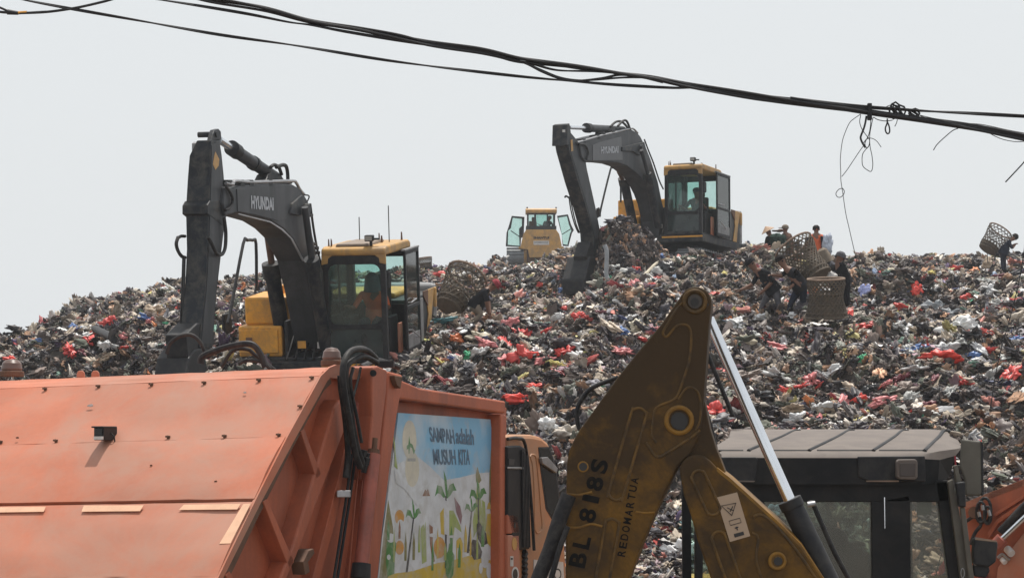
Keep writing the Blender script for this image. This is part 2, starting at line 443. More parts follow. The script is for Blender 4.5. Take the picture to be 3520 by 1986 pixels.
def ground_hit(px, py, d0=22, d1=100):
    """first point of the hill along the sight line through a photo pixel"""
    ds = np.arange(d0, d1, 0.15); r = ray(px, py)
    zz = CAMZ + r.z * ds; hh = hill(r.x * ds, ds)
    k = np.nonzero(hh >= zz)[0]
    D = ds[k[0]] if len(k) else d1 * 0.85
    return Vector((r.x * D, D, hz(r.x * D, D)))

def hill_mesh():
    us = np.linspace(-0.42, 0.42, 260)
    ys = np.concatenate([np.arange(18, 60, 0.22), np.arange(60, 125.1, 0.45)])
    U, Y = np.meshgrid(us, ys)
    X = U * Y
    Z = np.maximum(hill(X, Y), -0.25)
    v = np.stack([X, Y, Z], -1).reshape(-1, 3)
    nx = len(us); ny = len(ys)
    a = (np.arange(ny - 1)[:, None] * nx + np.arange(nx - 1)[None, :]).reshape(-1)
    f = np.stack([a, a + 1, a + nx + 1, a + nx], -1)
    me = bpy.data.meshes.new('hill')
    me.vertices.add(len(v)); me.vertices.foreach_set('co', v.reshape(-1))
    me.loops.add(f.size); me.loops.foreach_set('vertex_index', f.reshape(-1).astype(np.int32))
    me.polygons.add(len(f)); me.polygons.foreach_set('loop_start', (np.arange(len(f)) * 4).astype(np.int32))
    me.update(calc_edges=True)
    me.materials.append(mat('compacted_waste', (0.035, 0.029, 0.026), 0.9, 0, 0.5, 3, dirt=(0.08, 0.066, 0.055), damt=0.7, dscale=9, bump=0.6, bscale=12))
    o = bpy.data.objects.new('hill', me); COL.objects.link(o)
    tag(o, kind='structure')
hill_mesh()

# ---- waste: many crumpled pieces scattered over the hill
pcol = bpy.data.collections.new('waste_shapes')      # shapes only; not linked to the scene
def waste_mat(name, rough):
    m = bpy.data.materials.new(name); m.use_nodes = True
    nt = m.node_tree; b = nt.nodes['Principled BSDF']
    at_ = nt.nodes.new('ShaderNodeAttribute'); at_.attribute_type = 'INSTANCER'; at_.attribute_name = 'tint'
    tc = nt.nodes.new('ShaderNodeTexCoord')
    n = nt.nodes.new('ShaderNodeTexNoise'); n.inputs['Scale'].default_value = 1.6; n.inputs['Detail'].default_value = 3
    nt.links.new(tc.outputs['Object'], n.inputs['Vector'])
    mr = nt.nodes.new('ShaderNodeMapRange'); mr.inputs['From Min'].default_value = 0.42; mr.inputs['From Max'].default_value = 0.66
    mr.inputs['To Max'].default_value = 0.45
    nt.links.new(n.outputs['Fac'], mr.inputs['Value'])
    mxn = nt.nodes.new('ShaderNodeMix'); mxn.data_type = 'RGBA'
    nt.links.new(mr.outputs['Result'], mxn.inputs['Factor']); nt.links.new(at_.outputs['Color'], mxn.inputs['A'])
    mxn.inputs['B'].default_value = (0.10, 0.08, 0.062, 1)
    nt.links.new(mxn.outputs['Result'], b.inputs['Base Color'])
    b.inputs['Roughness'].default_value = rough
    return m
WM = [waste_mat('waste_plastic', 0.55), waste_mat('waste_rag', 0.9)]
def crumple(seed, sub, flat, amp, size=1.0, fold=0.35):
    bm = bmesh.new()
    bmesh.ops.create_icosphere(bm, subdivisions=sub, radius=0.5)
    off = Vector((seed * 7.3, seed * 3.1, seed * 11.7))
    for v in bm.verts:
        p = v.co.copy()
        n1 = noise.noise(p * 2.2 + off); n2 = noise.noise(p * 5.5 + off); n3 = abs(noise.noise(p * 3.6 - off))
        k = 1 + amp * (n1 * 1.15 + n2 * 0.55 - n3 * fold * 2)
        if sub > 2:
            r1 = abs(noise.noise(p * 4.5 + off * 1.7)); r2 = abs(noise.noise(p * 9.0 - off * 0.7)); r3 = abs(noise.noise(p * 17.0 + off))
            k += amp * (0.42 * (0.25 - r1) + 0.34 * (0.22 - r2) + 0.20 * (0.2 - r3))
        v.co = Vector((p.x * k, p.y * k * (0.7 + 0.3 * noise.noise(off)), p.z * k * flat)) * size
    return bm
def sheet(seed, n=14):
    bm = bmesh.new()
    bmesh.ops.create_grid(bm, x_segments=n, y_segments=n, size=0.5)
    off = Vector((seed * 5.3, seed * 9.1, seed * 1.7))
    for v in bm.verts:
        p = v.co
        ang = noise.noise(off + p * 2.5)
        v.co = Vector((p.x * (1 + 0.3 * ang), p.y * (0.62 + 0.25 * noise.noise(p * 2 + off)), 0.34 * noise.noise(p * 3.1 + off) + 0.16 * abs(noise.noise(p * 7 - off)) + 0.08 * abs(noise.noise(p * 15 - off))))
    return bm
def link_shape(bm, nm, m, coll):
    me = bpy.data.meshes.new(nm)
    for f in bm.faces: f.smooth = len(bm.faces) > 60
    bm.to_mesh(me); bm.free(); me.materials.append(m)
    o = bpy.data.objects.new(nm, me); coll.objects.link(o); return o
k = 0
for s_ in range(13):
    link_shape(crumple(s_ + 1, 4, random.uniform(0.45, 0.8), 0.95, 1.0, 0.42), 'shape_%02d' % k, WM[s_ % 2], pcol); k += 1
for s_ in range(5):
    link_shape(sheet(s_ + 40), 'shape_%02d' % k, WM[s_ % 2], pcol); k += 1
bm = bmesh.new(); bmesh.ops.create_cone(bm, cap_ends=True, segments=7, radius1=0.16, radius2=0.13, depth=1.0, matrix=Matrix.Rotation(R(90), 4, 'Y'))
link_shape(bm, 'shape_%02d' % k, WM[0], pcol); k += 1
bm = bmesh.new(); bmesh.ops.create_cube(bm, size=1.0)
for v in bm.verts: v.co = Vector((v.co.x * 0.8, v.co.y * 0.6, v.co.z * 0.22 + 0.1 * v.co.x * v.co.y))
link_shape(bm, 'shape_%02d' % k, WM[1], pcol); k += 1
NSH = k

PAL = [ # colour, weight
 ((0.34, 0.28, 0.22), 15), ((0.22, 0.18, 0.145), 15), ((0.11, 0.095, 0.085), 15), ((0.045, 0.040, 0.046), 17), ((0.016, 0.016, 0.024), 14),
 ((0.46, 0.39, 0.31), 11), ((0.60, 0.54, 0.47), 8), ((0.76, 0.73, 0.70), 4.5), ((0.24, 0.245, 0.25), 4), ((0.42, 0.42, 0.43), 3),
 ((0.50, 0.06, 0.05), 2.0), ((0.26, 0.045, 0.05), 2.8), ((0.58, 0.24, 0.20), 2.0), ((0.50, 0.17, 0.06), 0.9), ((0.36, 0.21, 0.13), 4),
 ((0.05, 0.07, 0.16), 1.2), ((0.20, 0.27, 0.38), 0.6), ((0.06, 0.14, 0.10), 1.2), ((0.05, 0.30, 0.18), 0.25), ((0.10, 0.07, 0.14), 1.8), ((0.48, 0.42, 0.16), 1.0),
 ((0.28, 0.19, 0.22), 2.4), ((0.13, 0.15, 0.11), 4),
]
PC = np.array([p[0] for p in PAL]); PW = np.array([p[1] for p in PAL]); PW = PW / PW.sum()
def scatter():
    P = []; S = []
    bands = [(21, 30, 420, 0.078), (30, 40, 400, 0.080), (40, 52, 300, 0.090), (52, 66, 190, 0.105), (66, 92, 90, 0.135), (92, 122, 36, 0.17)]
    for (d0, d1, dens, sz) in bands:
        area = 0.62 * (d1 * d1 - d0 * d0) / 2
        n = int(area * dens)
        y = np.sqrt(rng.uniform(d0 * d0, d1 * d1, n)); u = rng.uniform(-0.33, 0.31, n); x = u * y
        keep = (u > -0.27) & (u < 0.27)
        # the hidden region below and left behind the trucks gets fewer pieces
        keep &= ~((u < -0.07) & (y < 28) & (rng.random(n) < 0.8))
        x = x[keep]; y = y[keep]; n = len(x)
        s = np.minimum(sz * np.exp(rng.normal(0, 0.45, n)), 0.27)
        P.append(np.stack([x, y, hill(x, y)], -1)); S.append(s)
    P = np.concatenate(P); S = np.concatenate(S)
    # denser, finer on steep mounds
    EX = []
    for (mx_, my_, h, sx, sy) in MOUNDS[:4] + MOUNDS[5:9]:
        n = int(1800 * max(sx, 0.5) * abs(h) ** 0.5)
        x = rng.normal(mx_, sx * 0.75, n); y = rng.normal(my_, sy * 0.75, n)
        EX.append(np.stack([x, y, hill(x, y)], -1))
    EX = np.concatenate(EX)
    P = np.concatenate([P, EX]); S = np.concatenate([S, 0.11 * np.exp(rng.normal(0, 0.35, len(EX)))])
    n = len(P)
    e = 0.12
    nx_ = -(hill(P[:, 0] + e, P[:, 1]) - hill(P[:, 0] - e, P[:, 1])) / (2 * e)
    ny_ = -(hill(P[:, 0], P[:, 1] + e) - hill(P[:, 0], P[:, 1] - e)) / (2 * e)
    rot = np.stack([np.arctan(-ny_) + rng.normal(0, 0.34, n), np.arctan(nx_) + rng.normal(0, 0.34, n), rng.uniform(0, 6.283, n)], -1)
    P[:, 2] += S * rng.uniform(-0.05, 0.42, n)
    idx = rng.integers(0, 13, n); sh_ = rng.random(n) < 0.26; idx[sh_] = rng.integers(13, NSH - 2, sh_.sum())
    r_ = rng.random(n); idx[r_ > 0.995] = NSH - 2; idx[r_ < 0.004] = NSH - 1
    ci = rng.choice(len(PAL), n, p=PW)
    # colours come in drifts; steep faces darker to paint in shade, flats paler
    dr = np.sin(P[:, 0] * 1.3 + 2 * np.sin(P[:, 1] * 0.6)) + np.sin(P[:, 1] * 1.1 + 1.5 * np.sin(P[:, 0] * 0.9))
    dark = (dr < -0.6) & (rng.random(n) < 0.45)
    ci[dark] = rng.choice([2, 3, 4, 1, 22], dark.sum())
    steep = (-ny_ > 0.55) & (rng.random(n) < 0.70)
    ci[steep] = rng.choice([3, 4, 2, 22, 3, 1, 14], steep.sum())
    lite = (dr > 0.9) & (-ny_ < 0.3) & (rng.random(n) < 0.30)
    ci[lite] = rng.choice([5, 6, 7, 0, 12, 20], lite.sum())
    heap = np.zeros(n, bool)
    for (mx_, my_, h, sx, sy) in MOUNDS[:3]:
        heap |= (((P[:, 0] - mx_) / sx) ** 2 + ((P[:, 1] - my_) / sy) ** 2) < 1.6
    hp = heap & (rng.random(n) < 0.8)
    ci[hp] = rng.choice([1, 2, 3, 2, 3, 4, 14], hp.sum())
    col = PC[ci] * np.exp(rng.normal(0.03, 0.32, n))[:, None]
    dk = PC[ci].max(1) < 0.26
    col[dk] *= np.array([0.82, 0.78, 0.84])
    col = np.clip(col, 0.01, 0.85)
    big = S * (1 + 0.25 * rng.random(n))
    sc = np.stack([big * rng.uniform(0.9, 1.7, n), big * rng.uniform(0.7, 1.2, n), big * rng.uniform(0.45, 0.95, n)], -1)
    me = bpy.data.meshes.new('waste')
    me.vertices.add(n); me.vertices.foreach_set('co', P.reshape(-1).astype(np.float32))
    for nm, ty, arr in (('rot', 'FLOAT_VECTOR', rot), ('scl', 'FLOAT_VECTOR', sc)):
        a = me.attributes.new(nm, ty, 'POINT'); a.data.foreach_set('vector', arr.reshape(-1).astype(np.float32))
    a = me.attributes.new('idx', 'INT', 'POINT'); a.data.foreach_set('value', idx.astype(np.int32))
    a = me.attributes.new('tint', 'FLOAT_COLOR', 'POINT')
    a.data.foreach_set('color', np.concatenate([col, np.ones((n, 1))], 1).reshape(-1).astype(np.float32))
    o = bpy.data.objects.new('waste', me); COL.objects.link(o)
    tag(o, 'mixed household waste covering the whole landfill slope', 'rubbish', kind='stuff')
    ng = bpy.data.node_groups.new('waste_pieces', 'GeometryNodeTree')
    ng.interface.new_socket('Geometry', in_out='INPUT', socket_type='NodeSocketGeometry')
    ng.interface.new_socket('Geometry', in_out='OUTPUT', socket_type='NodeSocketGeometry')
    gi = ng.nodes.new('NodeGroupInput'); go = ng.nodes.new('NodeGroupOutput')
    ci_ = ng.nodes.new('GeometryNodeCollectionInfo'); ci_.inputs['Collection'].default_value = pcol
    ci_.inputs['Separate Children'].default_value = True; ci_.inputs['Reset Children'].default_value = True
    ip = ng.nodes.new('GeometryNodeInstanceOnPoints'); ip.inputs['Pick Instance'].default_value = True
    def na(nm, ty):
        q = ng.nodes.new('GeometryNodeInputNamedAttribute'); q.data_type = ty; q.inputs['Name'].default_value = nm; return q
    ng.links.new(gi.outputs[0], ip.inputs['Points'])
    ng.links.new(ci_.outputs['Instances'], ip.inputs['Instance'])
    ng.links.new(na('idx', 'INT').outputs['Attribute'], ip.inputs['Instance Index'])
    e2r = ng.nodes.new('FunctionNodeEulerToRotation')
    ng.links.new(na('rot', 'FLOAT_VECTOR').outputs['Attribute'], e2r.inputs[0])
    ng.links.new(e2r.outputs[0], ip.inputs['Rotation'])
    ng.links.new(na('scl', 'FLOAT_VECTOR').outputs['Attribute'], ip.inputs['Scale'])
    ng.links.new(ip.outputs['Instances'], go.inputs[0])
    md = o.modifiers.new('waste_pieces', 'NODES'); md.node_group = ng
    print('waste points', n)
scatter()
# ================================================================ orange refuse truck (left foreground)
TH = R(21)
TA = Vector((math.sin(TH), math.cos(TH), 0))            # truck forward (away from us)
TR = Vector((math.cos(TH), -math.sin(TH), 0))           # its right side, facing us
ROLL = R(1.5)
TL = (-TR * math.cos(ROLL) + Vector((0, 0, -math.sin(ROLL)))).normalized()
TP0 = at(1140, 1262, 12.7)
def sp(px, py, off=0.0):
    return onp(px, py, TP0 + TR * off, TR)
def splate(name, pts, off1, off0, m, parent, bevel=0.004, conv=None):
    """plate on the truck's side, outer face traced at off1, reaching in to off0"""
    if conv: pts = [conv(*p) for p in pts]
    b = MB(); b.prism([sp(x, y, off1) for x, y in pts], TR * (off0 - off1))
    return b.build(name, m, parent, bevel=bevel)
c2 = crop(700, 1150, 0.5752); c3 = crop(1280, 1300, 0.472); c1 = crop(0, 1150, 0.5754)

truck = thing('refuse_truck', 'orange refuse truck in the left foreground with a painted poster on its side', 'refuse truck', Vector((TP0.x, TP0.y, 0)) + TA * 1.2 - TR * 1.1)
OR, OS = M_['orange'], M_['orange_side']
WID = 2.42
EDGE = [(1128, 1262), (1098, 1291), (982, 1501), (872, 1719), (746, 1980), (655, 2190)]
E3 = [sp(x, y, -0.01) for x, y in EDGE]
def rowpanel(i, g0=0.006, g1=0.006, th=0.03, lift=0.0, sag=0.0):
    a, b = E3[i], E3[i + 1]
    d = (b - a).normalized(); nrm = d.cross(TL).normalized()
    if nrm.z < 0: nrm = -nrm
    a2 = a + d * g0 + nrm * lift; b2 = b - d * g1 + nrm * lift
    m = MB(); NX, NY = 24, 8
    top = []; 
    for jy in range(NY + 1):
        for ix in range(NX + 1):
            u = ix / NX; v = jy / NY
            p = a2 + (b2 - a2) * v + TL * WID * u
            k = 0.011 * noise.noise(Vector((u * 5 + i * 3, v * 2.2, i * 1.7))) * math.sin(math.pi * min(1, max(0, v))) + 0.005 * noise.noise(Vector((u * 14, v * 6, i)))
            k += sag * math.sin(math.pi * v)
            top.append(p + nrm * k)
    W = NX + 1
    fs = [(r * W + c, r * W + c + 1, (r + 1) * W + c + 1, (r + 1) * W + c) for r in range(NY) for c in range(NX)]
    m.add(top, fs)
    # skirt edges
    lo = [p - nrm * th for p in top]
    ring = [c for c in range(W)] + [r * W + NX for r in range(1, NY + 1)] + [NY * W + c for c in range(NX - 1, -1, -1)] + [r * W for r in range(NY - 1, 0, -1)]
    n = len(ring)
    m.add([top[k] for k in ring] + [lo[k] for k in ring], [(k, (k + 1) % n, n + (k + 1) % n, n + k) for k in range(n)])
    o = m.build('tailgate_panel', OR, truck, smooth=True)
    return nrm
NR = [rowpanel(0, 0, 0.0), rowpanel(1, 0.004, 0.003), rowpanel(2, 0.003, 0.012, lift=0.004, sag=0.012), rowpanel(3, 0.010, 0.0, sag=0.014), rowpanel(4, 0, 0)]
# dark inside wall beneath the panel joints
b = MB()
for i in range(5):
    a, c = E3[i] - NR[i] * 0.05, E3[i + 1] - NR[i] * 0.05
    b.hexa([a, c, c + TL * (WID - 0.02), a + TL * (WID - 0.02)], [a - NR[i] * 0.05, c - NR[i] * 0.05, c - NR[i] * 0.05 + TL * (WID - 0.02), a - NR[i] * 0.05 + TL * (WID - 0.02)])
b.build('inner_wall', M_['rust'], truck)
# top of the tailgate and body roof, stretching forward
b = MB()
r0 = E3[0]; f0 = r0 + TA * 5.0 + Vector((0, 0, -0.03))
b.hexa([r0 + Vector((0, 0, -0.005)), r0 + TL * WID + Vector((0, 0, -0.005)), r0 + TL * WID + TA * 0.9 + Vector((0, 0, -0.03)), r0 + TA * 0.9 + Vector((0, 0, -0.03))],
       [p + Vector((0, 0, -0.06)) for p in (r0, r0 + TL * WID, r0 + TL * WID + TA * 0.9, r0 + TA * 0.9)])
b.build('tailgate_top', OR, truck)
# left edge post
b = MB(); q = [p + TL * WID for p in E3]
inn = [p + Vector((0, 0, -0.35)) + TA * 0.35 for p in q]
for i in range(5):
    b.hexa([q[i], q[i + 1], inn[i + 1], inn[i]], [p + TL * 0.04 for p in (q[i], q[i + 1], inn[i + 1], inn[i])])
b.build('edge_flange', OS, truck)

# ---- right side
outer = [(1128, 1262), (1137, 1257), (1178, 1258), (1225, 1268), (1232, 1292)]
fl = [(1098, 1291), (1128, 1262), (1150, 1256), (1185, 1258), (1222, 1270), (1228, 1300), (1205, 1290), (1175, 1283), (1152, 1290), (1128, 1312),
      (1075, 1415), (1045, 1473), (975, 1595), (898, 1725), (766, 1978), (680, 2180), (655, 2190), (746, 1980), (872, 1719), (982, 1501)]
# the flange is a bent strip, built as short pieces joined end to end
FO = [(1088, 1293), (982, 1501), (872, 1719), (746, 1980), (655, 2190)]
b = MB()
P1 = [(746 - 91, 2190), (746, 1980), (872, 1719), (982, 1501), (1098, 1291), (1128, 1262), (1152, 1253), (1190, 1254), (1226, 1268), (1236, 1298)]
P2 = [(680, 2190), (770, 1980), (898, 1725), (1012, 1512), (1126, 1308), (1150, 1287), (1168, 1281), (1190, 1281), (1208, 1290), (1214, 1304)]
o1 = [sp(x + 6, y, 0.0) for x, y in P1]; o2 = [sp(x, y, 0.0) for x, y in P2]
for i in range(len(P1) - 1):
    b.hexa([o1[i], o1[i + 1], o2[i + 1], o2[i]], [p - TR * 0.016 for p in (o1[i], o1[i + 1], o2[i + 1], o2[i])])
b.build('tailgate_flange', OR, truck)
splate('side_plate', [(1126, 1290), (1180, 1262), (1372, 1290), (1350, 1500), (1305, 1800), (1272, 2000), (1235, 2250), (680, 2250), (640, 2230), (760, 1975), (890, 1718), (1000, 1500)], -0.10, -0.15, OS, truck)
ridgeA = [(1150, 1400), (1168, 1372), (1192, 1376), (1204, 1400), (1200, 1440), (1022, 1905), (985, 1990), (900, 2180), (870, 2180), (968, 1975), (1010, 1870)]
splate('side_ridge', ridgeA, 0.0, -0.11, OS, truck, 0.012)
splate('gusset', [(1034, 1482), (1046, 1474), (1104, 1628), (1088, 1646)], 0.0, -0.11, OS, truck)
splate('gusset', [(905, 1724), (918, 1714), (1012, 1930), (994, 1952)], 0.0, -0.11, OS, truck)
splate('gusset', [(775, 1975), (790, 1962), (900, 2180), (880, 2200)], 0.0, -0.11, OS, truck)
splate('side_rib', [(1214, 1395), (1232, 1395), (1190, 1660), (1100, 1986), (1060, 2150), (1030, 2150), (1075, 1986), (1165, 1640)], -0.03, -0.12, OS, truck)
splate('hinge_lug', [(1062, 1890), (1078, 1884), (1082, 1900), (1060, 1930), (1066, 1965), (1050, 1975), (1042, 1930)], 0.03, -0.05, M_['rust'], truck)
splate('hinge_lug', [(1236, 1262), (1268, 1268), (1262, 1420), (1225, 1560), (1212, 1470), (1232, 1380)], -0.02, -0.1, M_['ramred'], truck)
splate('end_post', [(1278, 1262), (1300, 1257), (1332, 1272), (1328, 1350), (1312, 1480), (1300, 1600), (1296, 1642), (1262, 1650), (1268, 1560), (1280, 1430)], 0.07, -0.12, OS, truck, 0.01)
splate('end_post', [(1338, 1276), (1384, 1288), (1384, 1330), (1362, 1440), (1340, 1620), (1318, 1800), (1300, 1990), (1278, 2200), (1228, 2200), (1256, 1990), (1284, 1800), (1302, 1640), (1326, 1400)], 0.04, -0.14, OS, truck, 0.012)
splate('hinge_lug', [(1356, 1290), (1384, 1294), (1378, 1335), (1366, 1325), (1360, 1308)], 0.075, 0.041, M_['rust'], truck)
b = MB(); b.cyl(sp(1283, 1282, 0.072), sp(1283, 1282, 0.085), 0.02); b.build('pin_hole', M_['black'], truck)
# ram: cylinder, cap, gland
b = MB(); b.cyl(sp(1283, 1560, 0.12), sp(1243, 1935, 0.12), 0.043, n=20); b.build('lift_cylinder', M_['ramred'], truck, smooth=True)
b = MB(); b.cyl(sp(1285, 1545, 0.12), sp(1283, 1562, 0.12), 0.036, n=16); b.cyl(sp(1290, 1505, 0.12), sp(1286, 1548, 0.12), 0.016); b.build('cylinder_eye', M_['rust'], truck)
b = MB(); b.cyl(sp(1243, 1935, 0.12), sp(1239, 1986, 0.12), 0.055, 0.06, n=20); b.cyl(sp(1239, 1986, 0.12), sp(1230, 2150, 0.12), 0.045, n=20); b.build('cylinder_base', M_['black'], truck, smooth=True)
# pipes
for k, (xa, xb, r_) in enumerate([(1192, 1148, 0.009), (1204, 1160, 0.009), (1222, 1196, 0.006), (1240, 1222, 0.005)]):
    b = MB(); b.tube([sp(xa + 18, 1560, 0.01), sp(xa, 1700, 0.01), sp(xb, 1986, 0.01), sp(xb - 25, 2150, 0.01)], r_, 8, smooth=4)
    b.build('hydraulic_pipe', M_['black'] if k < 2 else OS, truck, smooth=True)
b = MB(); p = sp(1176, 1696, 0.01); b.box(-0.03, 0.05, -0.02, 0.02, -0.02, 0.02, Matrix.Translation(p)); b.build('pipe_clamp', M_['steel'], truck, bevel=0.004)
# hoses
def those(pts, off, r_, name='hydraulic_hose', m='rubber'):
    b = MB(); b.tube([sp(x, y, off + (p[2] if len(p := (x, y, *z)) > 2 else 0)) for x, y, *z in pts], r_, 10, smooth=6)
    return b.build(name, M_[m], truck, smooth=True)
those([(1292, 1232), (1262, 1205, .02), (1230, 1199, .05), (1200, 1212, .05), (1183, 1245, .05), (1178, 1290, .05), (1184, 1350, .05), (1198, 1430, .05), (1210, 1500, .04), (1222, 1560, .04), (1238, 1606, .04)], 0.08, 0.019)
those([(1296, 1245), (1250, 1225), (1212, 1240), (1192, 1262), (1190, 1310), (1204, 1400), (1216, 1480), (1232, 1550), (1246, 1590)], 0.11, 0.017)
those([(1170, 1290), (1172, 1330), (1182, 1400), (1190, 1470), (1196, 1560), (1188, 1640)], 0.05, 0.018)
those([(1240, 1262), (1232, 1300), (1210, 1380), (1200, 1430)], 0.02, 0.008)
those([(1214, 1262), (1205, 1320), (1228, 1440), (1243, 1520)], 0.13, 0.010)
b = MB()
for (x, y, r_) in [(1246, 1560, .022), (1254, 1585, .026), (1240, 1600, .02), (1250, 1612, .018), (1260, 1570, .015)]:
    p = sp(x, y, 0.1); b.cyl(p - Vector((0, 0, .02)), p + Vector((0.01, 0, .025)), r_, n=6)
b.build('hose_fitting', M_['black'], truck, bevel=0.003)
b = MB(); b.box(-.06, .06, -.05, .05, -.02, .02, Matrix.Translation(sp(1322, 1252, -.2))); b.tube([sp(1240, 1262, -.1), sp(1300, 1240, -.3), sp(1370, 1262, -.3)], .02, 8, smooth=4); b.build('roof_bracket', M_['rubber'], truck)

# ---- poster frame and poster
PO = -0.07
def pq(x, y, lift=0.0):
    px, py = c3(x, y); return sp(px, py, PO + lift)
splate('frame_beam', [(1377, 1305), (1405, 1316), (1443, 1333), (1738, 1378), (1738, 1420), (1722, 1419), (1372, 1371)], 0.0, -0.14, OS, truck, 0.012)
splate('frame_post', [(1722, 1424), (1739, 1424), (1740, 1700), (1744, 1990), (1747, 2250), (1722, 2250), (1718, 1990), (1719, 1700)], 0.0, -0.17, OS, truck, 0.01)
splate('frame_post', [(1316, 1424), (1372, 1376), (1366, 1420), (1335, 1640), (1305, 1900), (1290, 2100), (1262, 2100)], -0.02, -0.17, OS, truck, 0.008)
splate('frame_back', [(1290, 1375), (1741, 1400), (1746, 2250), (1240, 2250)], PO - 0.03, PO - 0.08, OS, truck)
# printed poster: pale sky print with flat coloured shapes
def postermat():
    m = mat('poster_sky_print', (0.45, 0.55, 0.62), 0.45, 0, 0.05, 2)
    nt = m.node_tree; b = nt.nodes['Principled BSDF']
    tc = nt.nodes.new('ShaderNodeTexCoord'); n = nt.nodes.new('ShaderNodeTexNoise'); n.inputs['Scale'].default_value = 1.6; n.inputs['Detail'].default_value = 4
    mp = nt.nodes.new('ShaderNodeMapping'); mp.inputs['Location'].default_value = (0.35, 0.1, 0.2)
    nt.links.new(tc.outputs['Object'], mp.inputs['Vector']); nt.links.new(mp.outputs[0], n.inputs['Vector'])
    cr = nt.nodes.new('ShaderNodeValToRGB'); e = cr.color_ramp.elements
    e[0].position = 0.40; e[0].color = (0.16, 0.40, 0.60, 1); e[1].position = 0.60; e[1].color = (0.55, 0.58, 0.60, 1)
    nt.links.new(n.outputs['Fac'], cr.inputs[0])
    n2 = nt.nodes.new('ShaderNodeTexNoise'); n2.inputs['Scale'].default_value = 9; n2.inputs['Detail'].default_value = 8; n2.inputs['Distortion'].default_value = 1.0
    nt.links.new(tc.outputs['Object'], n2.inputs['Vector'])
    mr = nt.nodes.new('ShaderNodeMapRange'); mr.inputs['From Min'].default_value = 0.52; mr.inputs['From Max'].default_value = 0.75; mr.inputs['To Max'].default_value = 0.6
    nt.links.new(n2.outputs['Fac'], mr.inputs['Value'])
    x = nt.nodes.new('ShaderNodeMix'); x.data_type = 'RGBA'; nt.links.new(mr.outputs[0], x.inputs['Factor']); nt.links.new(cr.outputs[0], x.inputs['A']); x.inputs['B'].default_value = (0.38, 0.38, 0.38, 1)
    nt.links.new(x.outputs['Result'], b.inputs['Base Color'])
    return m
b = MB(); b.prism([pq(190, 250), pq(860, 298), pq(905, 700), pq(912, 1100), pq(920, 1900), pq(-20, 1900), pq(40, 1450), pq(110, 850), pq(160, 500)], -TR * 0.02)
poster = b.build('poster', postermat(), truck)
tag(poster, 'printed side poster with blue sky, palms and lettering')
def ink(name, c, dirt=(0.40, 0.40, 0.38)):
    return mat(name, c, 0.5, 0, 0.15, 6, dirt=dirt, damt=0.7, dscale=8, dthr=0.54)
INK = {'g': ink('green_print', (0.05, 0.20, 0.045)), 'lg': ink('light_green_print', (0.28, 0.36, 0.09)), 'y': ink('yellow_print', (0.50, 0.36, 0.04)),
       'o': ink('orange_print', (0.50, 0.24, 0.04)), 'k': ink('dark_print', (0.03, 0.035, 0.04)), 'br': ink('brown_print', (0.22, 0.09, 0.04)),
       'c': ink('cream_print', (0.55, 0.52, 0.42)), 'ol': ink('olive_print', (0.18, 0.17, 0.06)), 'gr': ink('grey_print', (0.30, 0.31, 0.30)), 'b': ink('blue_print', (0.06, 0.14, 0.34)), 'w': ink('white_print', (0.55, 0.58, 0.61)), 'pk': ink('mauve_print', (0.22, 0.12, 0.14))}
LAY = [0.0006]
def shape(name, pts, ink_, lift=None):
    LAY[0] += 0.00003
    b = MB(); b.add([pq(x, y, LAY[0]) for x, y in pts], [tuple(range(len(pts)))])
    o = b.build(name, INK[ink_], poster); return o
def ell(cx, cy, rx, ry, n=18, rot=0):
    return [(cx + rx * math.cos(t) * math.cos(rot) - ry * math.sin(t) * math.sin(rot), cy + rx * math.cos(t) * math.sin(rot) + ry * math.sin(t) * math.cos(rot)) for t in [2 * math.pi * k / n for k in range(n)]]
shape('printed_cloud', [(150, 640), (230, 600), (330, 570), (420, 640), (520, 740), (640, 720), (760, 690), (880, 680), (905, 760), (912, 1100), (916, 1460), (40, 1470), (70, 1150), (112, 860)], 'w')
shape('printed_sun', ell(270, 445, 52, 142) , 'c')
shape('printed_glow', ell(290, 660, 52, 130), 'c')
shape('printed_logo', [(268, 415), (275, 470), (292, 480), (305, 520), (312, 520), (303, 555), (296, 535), (288, 505), (275, 500), (270, 545), (264, 550), (262, 510), (250, 520), (250, 490), (262, 480)], 'g')
shape('printed_logo', [(255, 580), (315, 580), (315, 603), (255, 603)], 'gr')
shape('printed_ground', [(36, 1460), (150, 1420), (300, 1400), (480, 1340), (560, 1330), (700, 1290), (912, 1330), (916, 1880), (-15, 1880)], 'y')
shape('printed_bamboo', [(868, 470), (878, 520), (905, 760), (912, 1100), (916, 1330), (870, 1300), (880, 1100), (850, 900), (852, 700)], 'ol')
shape('printed_bamboo', [(115, 880), (150, 1080), (160, 1300), (110, 1460), (50, 1460), (70, 1250)], 'ol')
shape('printed_bamboo', [(765, 640), (795, 740), (780, 760), (755, 755), (752, 700)], 'ol')
shape('printed_stalk', [(762, 760), (778, 760), (790, 900), (815, 1040), (800, 1140), (765, 1100), (735, 1160), (750, 950)], 'lg')
shape('printed_stalk', [(795, 880), (820, 900), (830, 1100), (810, 1150)], 'lg')
shape('printed_stalk', [(730, 1040), (745, 950), (752, 1110), (740, 1150)], 'lg')
